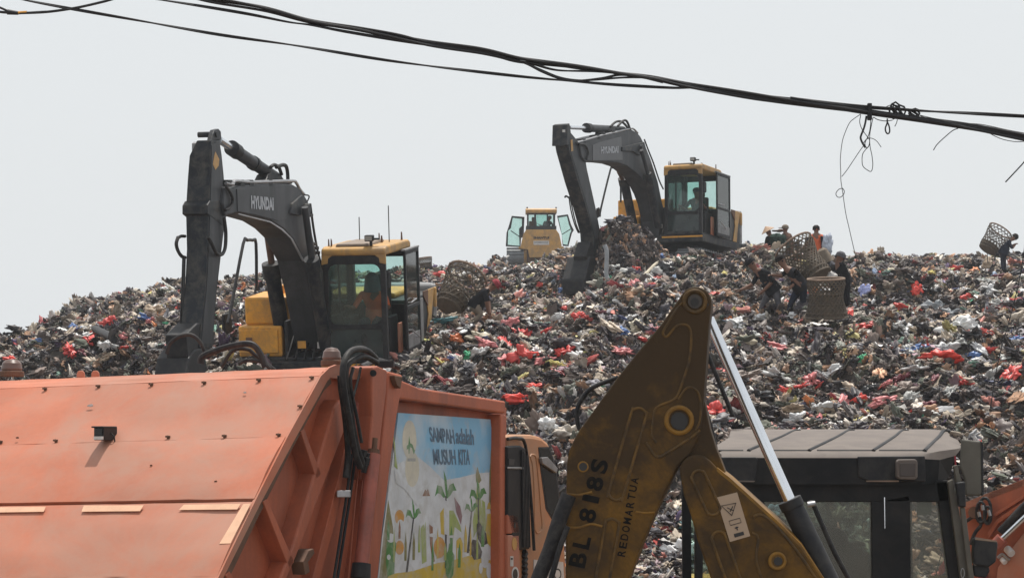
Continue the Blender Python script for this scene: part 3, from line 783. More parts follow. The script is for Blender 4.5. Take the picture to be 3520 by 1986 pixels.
# three palms
def palm(x, y, s, tx, by):
    shape('printed_palm_leaf', [(x, y), (x - 10 * s, y - 100 * s), (x - 16 * s, y - 190 * s), (x + 6 * s, y - 120 * s), (x + 16 * s, y)], 'g')
    shape('printed_palm_leaf', [(x, y + 10), (x - 30 * s, y - 70 * s), (x - 62 * s, y - 80 * s), (x - 80 * s, y + 5 * s), (x - 60 * s, y - 20 * s), (x - 40 * s, y - 15 * s), (x - 18 * s, y + 12 * s)], 'g')
    shape('printed_palm_leaf', [(x, y + 10), (x + 26 * s, y - 80 * s), (x + 55 * s, y - 95 * s), (x + 78 * s, y - 40 * s), (x + 52 * s, y - 38 * s), (x + 34 * s, y - 5 * s), (x + 10 * s, y + 18 * s)], 'g')
    shape('printed_palm_trunk', [(x - 4, y), (x + 6, y), (tx + 8, by), (tx - 8, by)], 'k')
palm(535, 855, 1.0, 535, 1380); palm(300, 1010, 0.72, 250, 1410); palm(722, 960, 0.62, 695, 1270)
palm(770, 870, 0.8, 775, 1120)
shape('printed_hill', [(325, 860), (420, 855), (510, 870), (590, 930), (640, 1060), (660, 1130), (560, 1140), (470, 1120), (400, 1000), (350, 930)], 'w')
shape('printed_peak', [(365, 855), (385, 805), (395, 820), (405, 800), (420, 855)], 'br')
shape('printed_leaf', [(595, 860), (640, 930), (655, 1000), (645, 1065), (610, 970)], 'pk')
shape('printed_corn', ell(198, 1010, 34, 55), 'o'); shape('printed_corn', ell(205, 1085, 28, 60), 'w'); shape('printed_fruit', ell(198, 1230, 32, 52), 'o')
shape('printed_leafy_bush', [(105, 1190), (150, 1160), (175, 1200), (165, 1300), (160, 1420), (110, 1440), (98, 1330)], 'g')
shape('printed_cloud', ell(135, 1160, 30, 34), 'w'); shape('printed_cloud', ell(120, 1300, 14, 20), 'w')
shape('printed_stalk', [(352, 1090), (372, 1060), (390, 1120), (396, 1330), (362, 1350)], 'lg')
shape('printed_stalk', [(415, 1060), (440, 1080), (440, 1200), (455, 1330), (440, 1340), (420, 1200)], 'br')
shape('printed_mound', ell(490, 1230, 42, 78), 'o')
shape('printed_stalk', [(492, 980), (520, 940), (525, 1140), (500, 1130)], 'y')
shape('printed_stalk', [(560, 960), (590, 960), (640, 1070), (650, 1120), (600, 1080), (590, 1160), (560, 1150)], 'lg')
shape('printed_bottle', [(560, 1200), (575, 1200), (580, 1250), (598, 1290), (590, 1430), (560, 1470), (535, 1430), (530, 1300), (552, 1250)], 'g')
shape('printed_stalk', [(612, 1180), (640, 1150), (660, 1200), (650, 1400), (640, 1400), (635, 1240), (618, 1230), (620, 1390), (610, 1390)], 'y')
shape('printed_rock', [(705, 1250), (730, 1170), (770, 1180), (800, 1260), (790, 1310), (740, 1320)], 'k')
shape('printed_rock', [(760, 1060), (780, 1040), (830, 1130), (840, 1200), (800, 1220), (760, 1150)], 'k')
shape('printed_cob', [(833, 950), (845, 905), (855, 900), (872, 950)], 'y'); shape('printed_cob', [(836, 985), (872, 980), (878, 1180), (865, 1230), (840, 1200), (826, 1100)], 'y')
for k in range(16):
    x = 110 + k * 47 + random.uniform(-12, 12); y0 = random.uniform(1000, 1200); h_ = random.uniform(120, 260); w_ = random.uniform(7, 15)
    shape('printed_leaf', [(x - w_, y0 + h_), (x - w_ * .8, y0 + h_ * .4), (x, y0), (x + w_ * .8, y0 + h_ * .4), (x + w_ * .6, y0 + h_)], random.choice(['g', 'lg', 'lg', 'y', 'ol', 'br']))
for (x, y, rx, ry) in [(820, 1320, 26, 60), (850, 1400, 20, 60), (790, 1380, 14, 40), (440, 1140, 30, 14), (600, 1150, 60, 10)]:
    shape('printed_spray', ell(x, y, rx, ry), 'w')
shape('printed_grass', [(150, 400), (165, 470), (172, 560), (185, 660), (160, 640), (163, 560)], 'lg')
shape('printed_cloud', [(160, 660), (200, 690), (260, 770), (330, 860), (330, 930), (230, 800), (170, 760)], 'w')
MNV = mat('navy_print', (0.07, 0.13, 0.20), 0.5, 0, 0.15, 8, dirt=(0.25, 0.32, 0.38), damt=0.5, dscale=20, dthr=0.62)
text('SAMPAH', 'lettering', MNV, poster, pq(426, 460, .0028), pq(604, 478, .0028), pq(412, 350, .0028), 0.02)
text('adalah', 'lettering', MNV, poster, pq(612, 474, .0028), pq(742, 486, .0028), pq(606, 358, .0028), 0.02)
text('MUSUH', 'lettering', MNV, poster, pq(450, 626, .0028), pq(612, 628, .0028), pq(440, 512, .0028), 0.02)
text('KITA', 'lettering', MNV, poster, pq(632, 628, .0028), pq(712, 627, .0028), pq(627, 515, .0028), 0.02)

# ---- small things on the tailgate
def rear_at(px, py, i, lift=0.003):
    return onp(px, py, E3[i] + NR[i] * lift, NR[i])
for q, i in (([(-30, 1742), (157, 1740), (150, 1757), (-30, 1760)], 3), ([(288, 1736), (494, 1735), (481, 1755), (280, 1757)], 3), ([(632, 1733), (828, 1730), (815, 1749), (615, 1751)], 3),
             ([(836, 1731), (862, 1729), (792, 1866), (754, 1867)], 3)):
    b = MB(); b.prism([rear_at(x, y, i, 0.0175) for x, y in q], -NR[i] * 0.003)
    b.build('reflective_strip', M_['tape'], truck)
def bolts(lst, i):
    for x, y in lst:
        p = rear_at(x, y, i, 0.004)
        b = MB(); b.cyl(p - NR[i] * 0.004, p + NR[i] * 0.012, 0.009, 0.007, n=8); b.box(-0.014, 0.014, -0.005, 0.005, -0.004, 0.006, Matrix.Translation(p + NR[i] * 0.006))
        b.build('bolt', M_['rust'], truck)
for (x, y, r0) in ((310, 1395, .016), (842, 1350, .008), (60, 1505, .008), (742, 1655, .007), (520, 1600, .006)):
    p = rear_at(x, y, 1 if y < 1500 else 2, 0.012); b = MB(); b.prism([p + Vector((r0 * a_, -r0 * .3 * a_, r0 * c_)) for a_, c_ in ((-1.2, -.1), (-.3, .3), (.9, .5), (1.3, .0), (.2, -.4))], NR[1] * .006); b.build('litter_scrap', M_['white'] if y < 1400 else M_['rust'], truck)
bolts([(155, 1338), (338, 1329), (520, 1323), (702, 1317), (890, 1308), (1072, 1299)], 1)
bolts([(2, 1520), (192, 1516), (578, 1503), (772, 1500), (958, 1496), (1032, 1398)], 1)
# lamp box
p = rear_at(372, 1512, 1, 0)
ML = Matrix.Translation(p) @ Matrix((( -TL.x, -TA.x, 0), (-TL.y, -TA.y, 0), (0, 0, 1))).to_4x4()
# local: x to the right along the truck width, y towards us, z up
b = MB(ML); b.box(-0.035, 0.030, -0.05, 0.10, 0.0, 0.075); b.box(-0.045, 0.035, -0.04, 0.115, 0.070, 0.080)
lampb = b.build('rear_lamp', M_['black'], truck, bevel=0.005)
b = MB(ML); b.box(-0.028, 0.024, 0.1, 0.106, 0.028, 0.066); b.build('lamp_lens', M_['glassblack'], lampb)
b = MB(ML); b.box(-0.03, 0.03, 0.1, 0.108, 0.004, 0.022); b.build('lamp_reflector', M_['white'], lampb)
b = MB(ML); b.tube([(0.03, 0.02, 0.04), (0.05, 0.02, 0.02), (0.05, 0.01, -0.01)], 0.004, 6, smooth=4); b.build('lamp_wire', M_['rubber'], lampb)
# beacons on the top edge
def beacon(px, py, D, mt, s_=1.0):
    p = at(px, py, D); o = MB()
    o.cyl(p, p + Vector((0, 0, 0.035)), 0.065 * s_, n=20)
    bs = o.build('beacon_base', M_['rust'], truck, bevel=0.006)
    o = MB()
    prof = [(0.052, 0.035), (0.056, 0.05), (0.050, 0.085), (0.034, 0.105), (0.0, 0.112)]
    n = 20
    for k in range(len(prof) - 1):
        o.cyl(p + Vector((0, 0, prof[k][1])), p + Vector((0, 0, prof[k + 1][1])), prof[k][0] * s_, max(0.001, prof[k + 1][0] * s_), n=n)
    o.build('beacon_dome', mt, bs, smooth=True)
beacon(1140, 1258, 13.0, M_['plasticbrown'])
beacon(40, 1294, 13.9, M_['plasticbrown'], 1.2)
for x0 in (265, 315):
    p = at(x0 + 12, 1296, 13.6); b = MB(); b.prism([p + Vector(q) for q in ((-.026, 0, 0), (.026, 0, 0), (.022, 0, .03), (.008, 0, .042), (-.014, 0, .04), (-.024, 0, .026))], (0, .02, 0))
    b.build('lifting_lug', M_['orange'], truck, bevel=0.004)
# hose loops lying on the truck roof
for pts, D in (([(690, 1250), (700, 1222), (790, 1190), (860, 1182), (892, 1210), (912, 1262)], 13.6), ([(760, 1262), (800, 1205), (850, 1200), (880, 1222), (945, 1272)], 13.7),
               ([(572, 1216), (585, 1180), (620, 1155), (660, 1152), (690, 1178), (704, 1212)], 13.9), ([(820, 1250), (850, 1238), (900, 1244), (930, 1268)], 13.6)):
    b = MB(); b.tube([at(x, y, D) for x, y in pts], 0.012 if pts[0][0] != 690 else 0.02, 8, smooth=6); b.build('roof_hose', M_['rubber'], truck, smooth=True)

# ---- container body behind the tailgate, its side, chassis and wheels
b = MB()
k0 = sp(1395, 1330, -0.2); k1 = sp(1740, 1395, -0.2)
zt = min(k0.z, k1.z) - 0.02
a0 = Vector((k0.x, k0.y, 0)); a1 = Vector((k1.x, k1.y, 0))
inw = -TR * 2.2
b.hexa([a0 + Vector((0, 0, 0.95)), a1 + Vector((0, 0, 0.95)), a1 + Vector((0, 0, zt)), a0 + Vector((0, 0, zt))], [p + inw for p in (a0 + Vector((0, 0, 0.95)), a1 + Vector((0, 0, 0.95)), a1 + Vector((0, 0, zt)), a0 + Vector((0, 0, zt)))])
b.build('container', OS, truck, bevel=0.02)
b = MB(); e = Vector((TP0.x, TP0.y, 0))
def tb(s0, s1, o0, o1, z0, z1, bb):
    bb.hexa([e + TA * s0 + TR * o0 + Vector((0, 0, z0)), e + TA * s1 + TR * o0 + Vector((0, 0, z0)), e + TA * s1 + TR * o1 + Vector((0, 0, z0)), e + TA * s0 + TR * o1 + Vector((0, 0, z0))],
            [e + TA * s0 + TR * o0 + Vector((0, 0, z1)), e + TA * s1 + TR * o0 + Vector((0, 0, z1)), e + TA * s1 + TR * o1 + Vector((0, 0, z1)), e + TA * s0 + TR * o1 + Vector((0, 0, z1))])
tb(-0.6, 5.0, -1.9, -0.5, 0.6, 0.9, b); b.build('chassis', M_['black'], truck)
b = MB(); tb(-1.0, 0.7, -2.38, -0.16, 0.7, 1.75, b); b.build('hopper', OS, truck, bevel=0.03)
def wheel(s_, o_, parent, org=e, ax=TR, fw=TA, r=0.48):
    c = org + fw * s_ + ax * o_ + Vector((0, 0, r))
    b = MB(); b.cyl(c - ax * 0.14, c + ax * 0.14, r, n=28); t_ = b.build('tyre', M_['rubber'], parent, bevel=0.04)
    b = MB(); b.cyl(c + ax * 0.10, c + ax * 0.15, r * 0.55, r * 0.5, n=20); b.build('rim', M_['steel'], t_)
for s_ in (0.9, 4.2):
    for o_ in (-2.05, -0.35): wheel(s_, o_, truck)
# ---- side tool box and cab
splate('side_box', [(1745, 1766), (1780, 1767), (1786, 1832), (1745, 1834)], 0.02, -0.5, M_['orange_side'], truck, 0.008)
splate('side_box', [(1745, 1838), (1784, 1836), (1790, 1990), (1795, 2250), (1748, 2250)], 0.02, -0.5, M_['orange'], truck, 0.008)
splate('side_label', [(1755, 1910), (1765, 1910), (1765, 1945), (1755, 1945)], 0.024, 0.021, M_['white'], truck, 0)
splate('side_label', [(1757, 1916), (1763, 1916), (1763, 1922), (1757, 1922)], 0.027, 0.025, M_['ink'], truck, 0)
splate('side_label', ell(1769, 1868, 8, 22), 0.024, 0.021, M_['yellow2'], truck, 0)
splate('side_label', ell(1772, 1972, 12, 26), 0.024, 0.021, M_['white'], truck, 0)
splate('side_label', ell(1772, 1972, 8, 18), 0.027, 0.025, M_['ink'], truck, 0)
splate('side_label', [(1768, 1796), (1773, 1796), (1773, 1812), (1768, 1812)], 0.024, 0.021, M_['ink'], truck, 0)
cabp = [(1745, 1497), (1780, 1492), (1832, 1493), (1862, 1500), (1884, 1518), (1898, 1545), (1912, 1602), (1926, 1678), (1938, 1790), (1950, 1986), (1962, 2250), (1745, 2250)]
cabo = splate('cab', cabp, -0.03, -1.95, M_['cabbeige'], truck, 0.03)
splate('cab_window', [(1855, 1541), (1887, 1541), (1909, 1606), (1921, 1715), (1902, 1782), (1881, 1744), (1864, 1622)], -0.024, -0.028, M_['glassblack'], cabo, 0)
splate('window_frame', [(1851, 1536), (1889, 1535), (1913, 1604), (1925, 1716), (1903, 1792), (1877, 1748), (1860, 1622)], -0.0265, -0.035, M_['black'], cabo, 0)
splate('wind_deflector', [(1862, 1572), (1884, 1570), (1918, 1608), (1914, 1625), (1866, 1592)], 0.0, -0.022, M_['greypaint'], cabo, 0.004)
b = MB(); b.tube([sp(x, y, -0.03) for x, y in ((1822, 1568), (1832, 1562), (1842, 1575), (1850, 1650), (1858, 1750), (1862, 1818), (1838, 1820), (1836, 1700), (1830, 1600))], 0.008, 8, True, smooth=3)
b.build('pressed_groove', M_['cabbeige'], cabo, smooth=True)
b = MB(); b.tube([sp(1745, 1508, 0.0), sp(1780, 1506, 0.0), sp(1806, 1530, 0.0), sp(1824, 1700, 0.0), sp(1836, 1890, 0.0)], 0.012, 8, smooth=4); b.build('rubber_seal', M_['rubber'], cabo, smooth=True)
splate('air_duct', [(1745, 1533), (1790, 1530), (1808, 1540), (1814, 1640), (1822, 1886), (1788, 1890), (1770, 1880), (1745, 1770)], 0.02, -0.35, M_['cabblack'], truck, 0.012)
splate('duct_trim', [(1747, 1604), (1800, 1604), (1802, 1612), (1747, 1610)], 0.03, 0.021, M_['greypaint'], truck, 0.002)
splate('duct_trim', [(1750, 1575), (1770, 1578), (1766, 1598), (1750, 1598)], 0.026, 0.021, M_['ink'], truck, 0)
for k in range(5):
    x = 1796 + k * 5
    splate('duct_fin', [(x, 1545 + k * 6), (x + 2, 1545 + k * 6), (x + 8, 1880), (x + 6, 1880)], 0.034, 0.021, M_['black'], truck, 0)
b = MB(); b.tube([sp(1800 + (k % 2) * 7, 1892 + k * 9, -0.02) for k in range(14)], 0.02, 8, smooth=3); b.build('flexible_pipe', M_['rubber'], truck, smooth=True)
splate('door_notice', [(1836, 1922), (1936, 1930), (1940, 1990), (1941, 2040), (1834, 2040)], -0.024, -0.029, M_['white'], cabo, 0)
splate('notice_print', ell(1917, 1972, 13, 20), -0.0215, -0.0235, M_['ink'], cabo, 0)
splate('notice_print', ell(1917, 1972, 9, 14), -0.0190, -0.0210, M_['white'], cabo, 0)
splate('notice_print', [(1843, 1945), (1895, 1949), (1895, 1955), (1843, 1951)], -0.0215, -0.0235, M_['greypaint'], cabo, 0)
text('DLH', 'notice_print', M_['greypaint'], cabo, sp(1845, 1982, -0.02), sp(1893, 1985, -0.02), sp(1845, 1962, -0.02), 0.01)

# ================================================================ second orange truck, right edge, mostly out of the frame
T2A = Vector((-math.sin(R(62)), math.cos(R(62)), 0)); T2N = Vector((-T2A.y, T2A.x, 0))
if T2N.y > 0: T2N = -T2N
P2 = at(3420, 1700, 17.0)
def s2(px, py, off=0.0): return onp(px, py, P2 + T2N * off, T2N)
t2 = thing('refuse_truck', 'second orange refuse truck cut off by the right edge, behind the mirrors', 'refuse truck', Vector((P2.x + 1.0, P2.y, 0)))
def pl2(name, pts, o1, o0, m, bevel=0.004, parent=None):
    b = MB(); b.prism([s2(x, y, o1) for x, y in pts], T2N * (o0 - o1)); return b.build(name, m, parent or t2, bevel=bevel)
edge2 = [(3290, 1738), (3385, 1698), (3520, 1646), (3700, 1590)]
pl2('tailgate_side', edge2 + [(3900, 1580), (3900, 2300), (3290, 2300)], 0, -0.05, M_['orange_side'])
b = MB(); top = [s2(x, y, 0) for x, y in edge2]; back = [p - T2N * 2.3 + Vector((0, 0, 0.02)) for p in top]
for i in range(3):
    b.hexa([top[i], top[i + 1], back[i + 1], back[i]], [p - Vector((0, 0, .05)) for p in (top[i], top[i + 1], back[i + 1], back[i])])
b.build('tailgate_top', M_['orange'], t2)
b = MB(); p0 = s2(3300, 2300, -.05); p1 = s2(3900, 2300, -.05)
b.hexa([p0, p1, s2(3900, 1640, -.05), s2(3300, 1780, -.05)], [p - T2N * 2.2 for p in (p0, p1, s2(3900, 1640, -.05), s2(3300, 1780, -.05))])
b.build('hopper', M_['orange_side'], t2)
pl2('side_rib', [(3520, 1720), (3520, 1735), (3430, 1800), (3400, 1850), (3395, 1830), (3425, 1785)], 0.05, 0, M_['orange_side'])
pl2('side_rib', [(3520, 1700), (3520, 1712), (3420, 1775), (3415, 1765)], 0.04, 0, M_['orange_side'])
pl2('side_rib', [(3700, 1650), (3700, 1990), (3520, 1990), (3425, 1990), (3430, 1950), (3465, 1900), (3520, 1830)], 0.05, 0, M_['orange'])
b = MB(); b.tube([s2(3700, 1600, .1), s2(3520, 1742, .1), s2(3440, 1828, .1)], 0.035, 10); b.build('hydraulic_hose', M_['rubber'], t2, smooth=True)
b = MB(); b.cyl(s2(3442, 1853, .14), s2(3700, 1610, .14), 0.022, n=14); b.build('ram_rod', M_['chrome'], t2, smooth=True)
b = MB(); b.cyl(s2(3425, 1872, .14), s2(3446, 1849, .14), 0.05, n=14); b.build('ram_eye', M_['ramred'], t2, smooth=True)
b = MB(); b.tube([s2(x, y, .08) for x, y in ((3430, 1916), (3445, 1904), (3458, 1915), (3470, 1924))], 0.012, 8, smooth=4); b.build('steel_bracket', M_['steel'], t2, smooth=True)
b = MB(); b.cyl(s2(3462, 1885, .06), s2(3478, 1902, .1), 0.03, n=10); b.cyl(s2(3445, 1920, .06), s2(3455, 1932, .08), 0.022, n=10); b.build('hose_fitting', M_['white'], t2)
for k, (cx, cy, rx, ry) in enumerate([(3385, 1752, 22, 42), (3372, 1760, 16, 36), (3395, 1770, 12, 30)]):
    b = MB(); b.tube([s2(x, y, .05 + .02 * k) for x, y in ell(cx, cy, rx, ry, 14)], 0.012, 8, True); b.build('coiled_hose', M_['rubber'], t2, smooth=True)
for (xa, ya, xb, yb) in ((3364, 1758, 3368, 1775), (3398, 1752, 3404, 1772), (3377, 1735, 3380, 1752)):
    b = MB(); b.cyl(s2(xa, ya, .1), s2(xb, yb, .1), 0.013, n=8); b.build('hose_fitting', M_['steel'], t2)
b = MB(); b.cyl(s2(3348, 1760, .02), s2(3348, 1760, .08), 0.045, n=14); b.build('pipe_socket', M_['rust'], t2)
b = MB(); b.tube([s2(x, y, .06) for x, y in ((3322, 1790), (3350, 1775), (3372, 1800), (3352, 1830), (3335, 1870))], 0.014, 8, smooth=5); b.build('hydraulic_hose', M_['rubber'], t2, smooth=True)
pl2('tail_lamp', [(3362, 1975), (3388, 1970), (3390, 1990), (3362, 1994)], 0.05, 0, M_['redcloth'])
for o_ in (0.6, 2.4):
    c = Vector((s2(3700, 1700).x, s2(3700, 1700).y, 0)) - T2N * (o_ - 0.3)
    wheel(0, 0, t2, org=c, ax=T2N, fw=T2A)
# ================================================================ people
FIG = []
def figure(J, label, shirt='blackcloth', trousers='darkcloth', arms='skin', hat=None, face=None, group=None, veil=None, scale=1.0, shoes='hair', sleeve='shirt', hatmat=None):
    """one continuous skinned body through the joints J (world), coloured by region"""
    J = {k: Vector(v) for k, v in J.items()}
    s = scale
    J.setdefault('neck', J['chest'].lerp(J['head'], 0.55))
    up = (J['head'] - J['neck']).normalized()
    hipd = (J['lk'] - J['rk']); hipd = hipd.normalized() if hipd.length > .01 else Vector((1, 0, 0))
    sd = (J['ls'] - J['rs']).normalized()
    pv = J['pelvis']
    lh_, rh_ = pv + sd * .09 * s - Vector((0, 0, .02)), pv - sd * .09 * s - Vector((0, 0, .02))
    fc = Vector(face).normalized() if face is not None else Vector((0, -1, 0))
    V = []; Rr = []; E = []; reg = {}
    def add(p, r, par=None):
        V.append(Vector(p)); Rr.append(r * s)
        if par is not None: E.append((par, len(V) - 1))
        return len(V) - 1
    p0 = add(pv, .135)
    p1 = add(pv.lerp(J['chest'], .5), .125, p0); p2 = add(J['chest'], .145, p1)
    p3 = add(J['neck'], .055, p2)
    h0 = add(J['neck'].lerp(J['head'], .45) + fc * .01, .065, p3); h1 = add(J['head'] + up * .02 * s, .092, h0); h2 = add(J['head'] + up * .10 * s - fc * .01, .07, h1)
    for a, b_, c in (('ls', 'le', 'lh'), ('rs', 're', 'rh')):
        q0 = add(J[a], .062, p2); q1 = add(J[b_], .043, q0); q2 = add(J[c], .028, q1)
        d = (J[c] - J[b_]).normalized(); add(J[c] + d * .06 * s, .034, q2)
    for hp, b_, c in ((lh_, 'lk', 'lf'), (rh_, 'rk', 'rf')):
        q0 = add(hp, .095, p0); q1 = add(J[b_], .062, q0); q2 = add(J[c] + Vector((0, 0, .06)), .042, q1)
        add(J[c] + fc * .12 * s + Vector((0, 0, .03)), .04, q2)
    org = Vector((pv.x, pv.y, min(J['lf'].z, J['rf'].z)))
    me = bpy.data.meshes.new('person'); me.from_pydata([tuple(v - org) for v in V], E, [])
    o = bpy.data.objects.new('person', me); COL.objects.link(o)
    me.skin_vertices or o.modifiers.new('skin', 'SKIN')
    if not o.modifiers: o.modifiers.new('skin', 'SKIN')
    if not me.skin_vertices:
        bpy.context.view_layer.objects.active = o
    for i, sv in enumerate(me.skin_vertices[0].data):
        sv.radius = (Rr[i], Rr[i]); sv.use_root = (i == 0)
    sub = o.modifiers.new('sub', 'SUBSURF'); sub.levels = 1; sub.render_levels = 1
    FIG.append((o, V, E, org, J, fc, up, sd, s, shirt, trousers, arms, hat, veil, shoes, sleeve, hatmat))
    o.location = org
    tag(o, label, 'person', group)
    MW[o.name] = Matrix.Translation(org)
    return o
def finish_figures():
    dg = bpy.context.evaluated_depsgraph_get()
    outs = []
    for f in FIG: outs.append(bpy.data.meshes.new_from_object(f[0].evaluated_get(dg)))
    for f, me in zip(FIG, outs):
        o, V, E, org, J, fc, up, sd, s, shirt, trousers, arms, hat, veil, shoes, sleeve, hatmat = f
        o.modifiers.clear()
        segs = []
        names = {}
        # label each skeleton edge with a cloth
        for (a, b_) in E:
            if b_ in (1, 2): c = 0
            elif b_ == 3: c = 1 if b_ == 3 else 0
            elif b_ in (4, 5, 6): c = 1
            elif b_ in (7, 11): c = 0
            elif b_ in (8, 12): c = 0
            elif b_ in (9, 13): c = 1 if arms == 'skin' else 0
            elif b_ in (10, 14): c = 1
            elif b_ in (15, 19, 16, 20, 17, 21): c = 2
            else: c = 3
            segs.append((V[a] - org, V[b_] - org, c))
        me.materials.clear()
        for k in (shirt, 'skin', trousers, shoes): me.materials.append(M_[k])
        for p in me.polygons:
            c0 = p.center; best = 1e9; bc = 0
            for (a, b_, c) in segs:
                ab = b_ - a; t_ = max(0, min(1, (c0 - a).dot(ab) / max(1e-9, ab.length_squared)))
                d = (c0 - a - ab * t_).length
                if d < best: best = d; bc = c
            p.material_index = bc; p.use_smooth = True
        # fingers: five tapered bent chains closing from the palm, on each hand
        bm = bmesh.new(); bm.from_mesh(me)
        for (eb, hb) in (('le', 'lh'), ('re', 'rh')):
            d = (J[hb] - J[eb]).normalized(); w_ = (J[hb] - org) + d * .09 * s
            lat = d.cross(Vector((0, 0, 1)));
            if lat.length < .1: lat = sd.copy()
            lat.normalize(); nb = d.cross(lat)
            for k in range(5):
                ln = [.062, .074, .080, .072, .056][k] * s; off = lat * (k - 2) * .016 * s
                if k == 0: a = w_ - d * .05 * s + lat * -.035 * s; e1 = a + (d * .6 - lat * .8).normalized() * ln * .55; e2 = e1 + (d - lat * .2).normalized() * ln * .5
                else: a = w_ + off - d * .02 * s; e1 = a + d * ln * .55; e2 = e1 + (d * .75 + nb * .6).normalized() * ln * .5
                for (u, v_, r0, r1) in ((a, e1, .0085, .0075), (e1, e2, .0075, .006)):
                    t_ = (v_ - u).normalized(); x_ = t_.orthogonal().normalized(); y_ = t_.cross(x_)
                    ra = [bm.verts.new(u + (x_ * math.cos(q) + y_ * math.sin(q)) * r0 * s) for q in (0, 1.26, 2.51, 3.77, 5.03)]
                    rb = [bm.verts.new(v_ + (x_ * math.cos(q) + y_ * math.sin(q)) * r1 * s) for q in (0, 1.26, 2.51, 3.77, 5.03)]
                    for i in range(5):
                        fc_ = bm.faces.new((ra[i], ra[(i + 1) % 5], rb[(i + 1) % 5], rb[i])); fc_.material_index = 1
                    fc_ = bm.faces.new(rb); fc_.material_index = 1
        # face: nose, ears
        hd = J['head'] - org
        side = up.cross(fc).normalized()
        for (p, r_) in ((hd + fc * .10 * s, .014), (hd + side * .09 * s, .018), (hd - side * .09 * s, .018)):
            bmesh.ops.create_icosphere(bm, subdivisions=1, radius=r_ * s, matrix=Matrix.Translation(p))
        bm.to_mesh(me); bm.free()
        for p in me.polygons:
            if p.material_index > 3: p.material_index = 1
        o.data = me
        # shirt hem: a loose skirt over the hips
        b = MB(); a_ = J['pelvis'] - (J['chest'] - J['pelvis']).normalized() * .05; c_ = J['pelvis'].lerp(J['chest'], .55)
        b.cyl(a_, c_, .165 * s, .14 * s, n=14); b.build('shirt_tail', M_[shirt], o, smooth=True)
        b = MB()
        hp = J['head']
        if hat == 'cone':
            b.cyl(hp + up * .05, hp + up * .20, .21, .012, n=18); b.build('straw_hat', M_['straw'], o)
        elif hat == 'cap':
            b.cyl(hp + up * .03, hp + up * .10, .105, .095, n=16); b.cyl(hp + up * .10, hp + up * .14, .095, .05, n=16)
            b.build('cap', M_[hatmat or 'darkcloth'], o, smooth=True)
            b = MB(); q = hp + up * .045 + fc * .14; sdv = up.cross(fc).normalized()
            b.prism([q - sdv * .07 - fc * .06, q + sdv * .07 - fc * .06, q + sdv * .05 + fc * .05, q - sdv * .05 + fc * .05], up * .01); b.build('cap_peak', M_[hatmat or 'darkcloth'], o)
        elif hat == 'hood':
            b.cyl(hp - up * .16, hp - up * .02, .15, .125, n=16); b.cyl(hp - up * .02, hp + up * .09, .125, .105, n=16); b.cyl(hp + up * .09, hp + up * .14, .105, .045, n=16)
            b.build('head_scarf', M_[hatmat or 'greycloth'], o, smooth=True)
        else:
            c = hp - fc * .015; b.cyl(c - up * .01, c + up * .08, .103, .096, n=16); b.cyl(c + up * .08, c + up * .125, .096, .045, n=16); b.build('hair', M_['hair'], o, smooth=True)
def basket(label, base, axis, h, r0, r1, group=None, dense=False, mt='wicker', neck=None, nm='rattan_basket'):
    """open-weave tapering carrying basket: rim, base hoop, strands in two directions, bands"""
    axis = Vector(axis).normalized(); base = Vector(base)
    q = axis.to_track_quat('Z', 'Y').to_matrix().to_4x4()
    M = Matrix.Translation(base) @ q
    t_ = thing(nm, label, 'basket', M, group)
    def rad(v): return r0 + (r1 - r0) * v ** 0.8 + (0.012 * math.sin(v * 9)) - (0.045 * math.sin(math.pi * min(1, v * 1.15)) if dense else 0)
    NS = 26 if dense else 18
    for sgn in (1, -1):
        b = MB(M)
        for k in range(NS):
            pts = []
            for j in range(9):
                v = j / 8; an = 2 * math.pi * k / NS + sgn * v * 1.9
                r_ = rad(v) + sgn * .004
                pts.append(Vector((r_ * math.cos(an), r_ * math.sin(an), v * h)))
            wd = .011 if dense else .009
            for j in range(8):
                a, c = pts[j], pts[j + 1]; rn = Vector((a.x, a.y, 0)).normalized(); tn = (c - a).normalized().cross(rn) * wd
                b.hexa([a - tn, a + tn, c + tn, c - tn], [p + rn * .006 for p in (a - tn, a + tn, c + tn, c - tn)])
        o = b.build('weave', M_[mt], t_); o['kind'] = 'stuff'
    for v, th in ((0.0, .02), (.12, .014), (.35, .012), (.62, .012), (.86, .012)):
        b = MB(M); b.tube([(rad(v) * math.cos(a), rad(v) * math.sin(a), v * h) for a in [2 * math.pi * k / 24 for k in range(24)]], th, 6, True); b.build('hoop', M_[mt], t_, smooth=True)
    b = MB(M); b.tube([(rad(1) * math.cos(a), rad(1) * math.sin(a), h) for a in [2 * math.pi * k / 28 for k in range(28)]], .022, 8, True); b.build('rim', M_['wickerrim'], t_, smooth=True)
    b = MB(M); b.cyl((0, 0, -.01), (0, 0, .012), r0, n=20); b.build('bottom', M_[mt], t_)
    if neck:
        b = MB(M); pr = [(rad(v) - .012) for v in neck]
        n = 24
        for j in range(len(neck) - 1):
            v0, v1 = neck[j], neck[j + 1]
            ra = [(pr[j] * math.cos(6.2832 * k / n), pr[j] * math.sin(6.2832 * k / n), v0 * h) for k in range(n)]
            rb = [(pr[j + 1] * math.cos(6.2832 * k / n), pr[j + 1] * math.sin(6.2832 * k / n), v1 * h) for k in range(n)]
            b.add(ra + rb, [(k, (k + 1) % n, n + (k + 1) % n, n + k) for k in range(n)])
        b.build('lining', M_[mt], t_, smooth=True)
    return t_
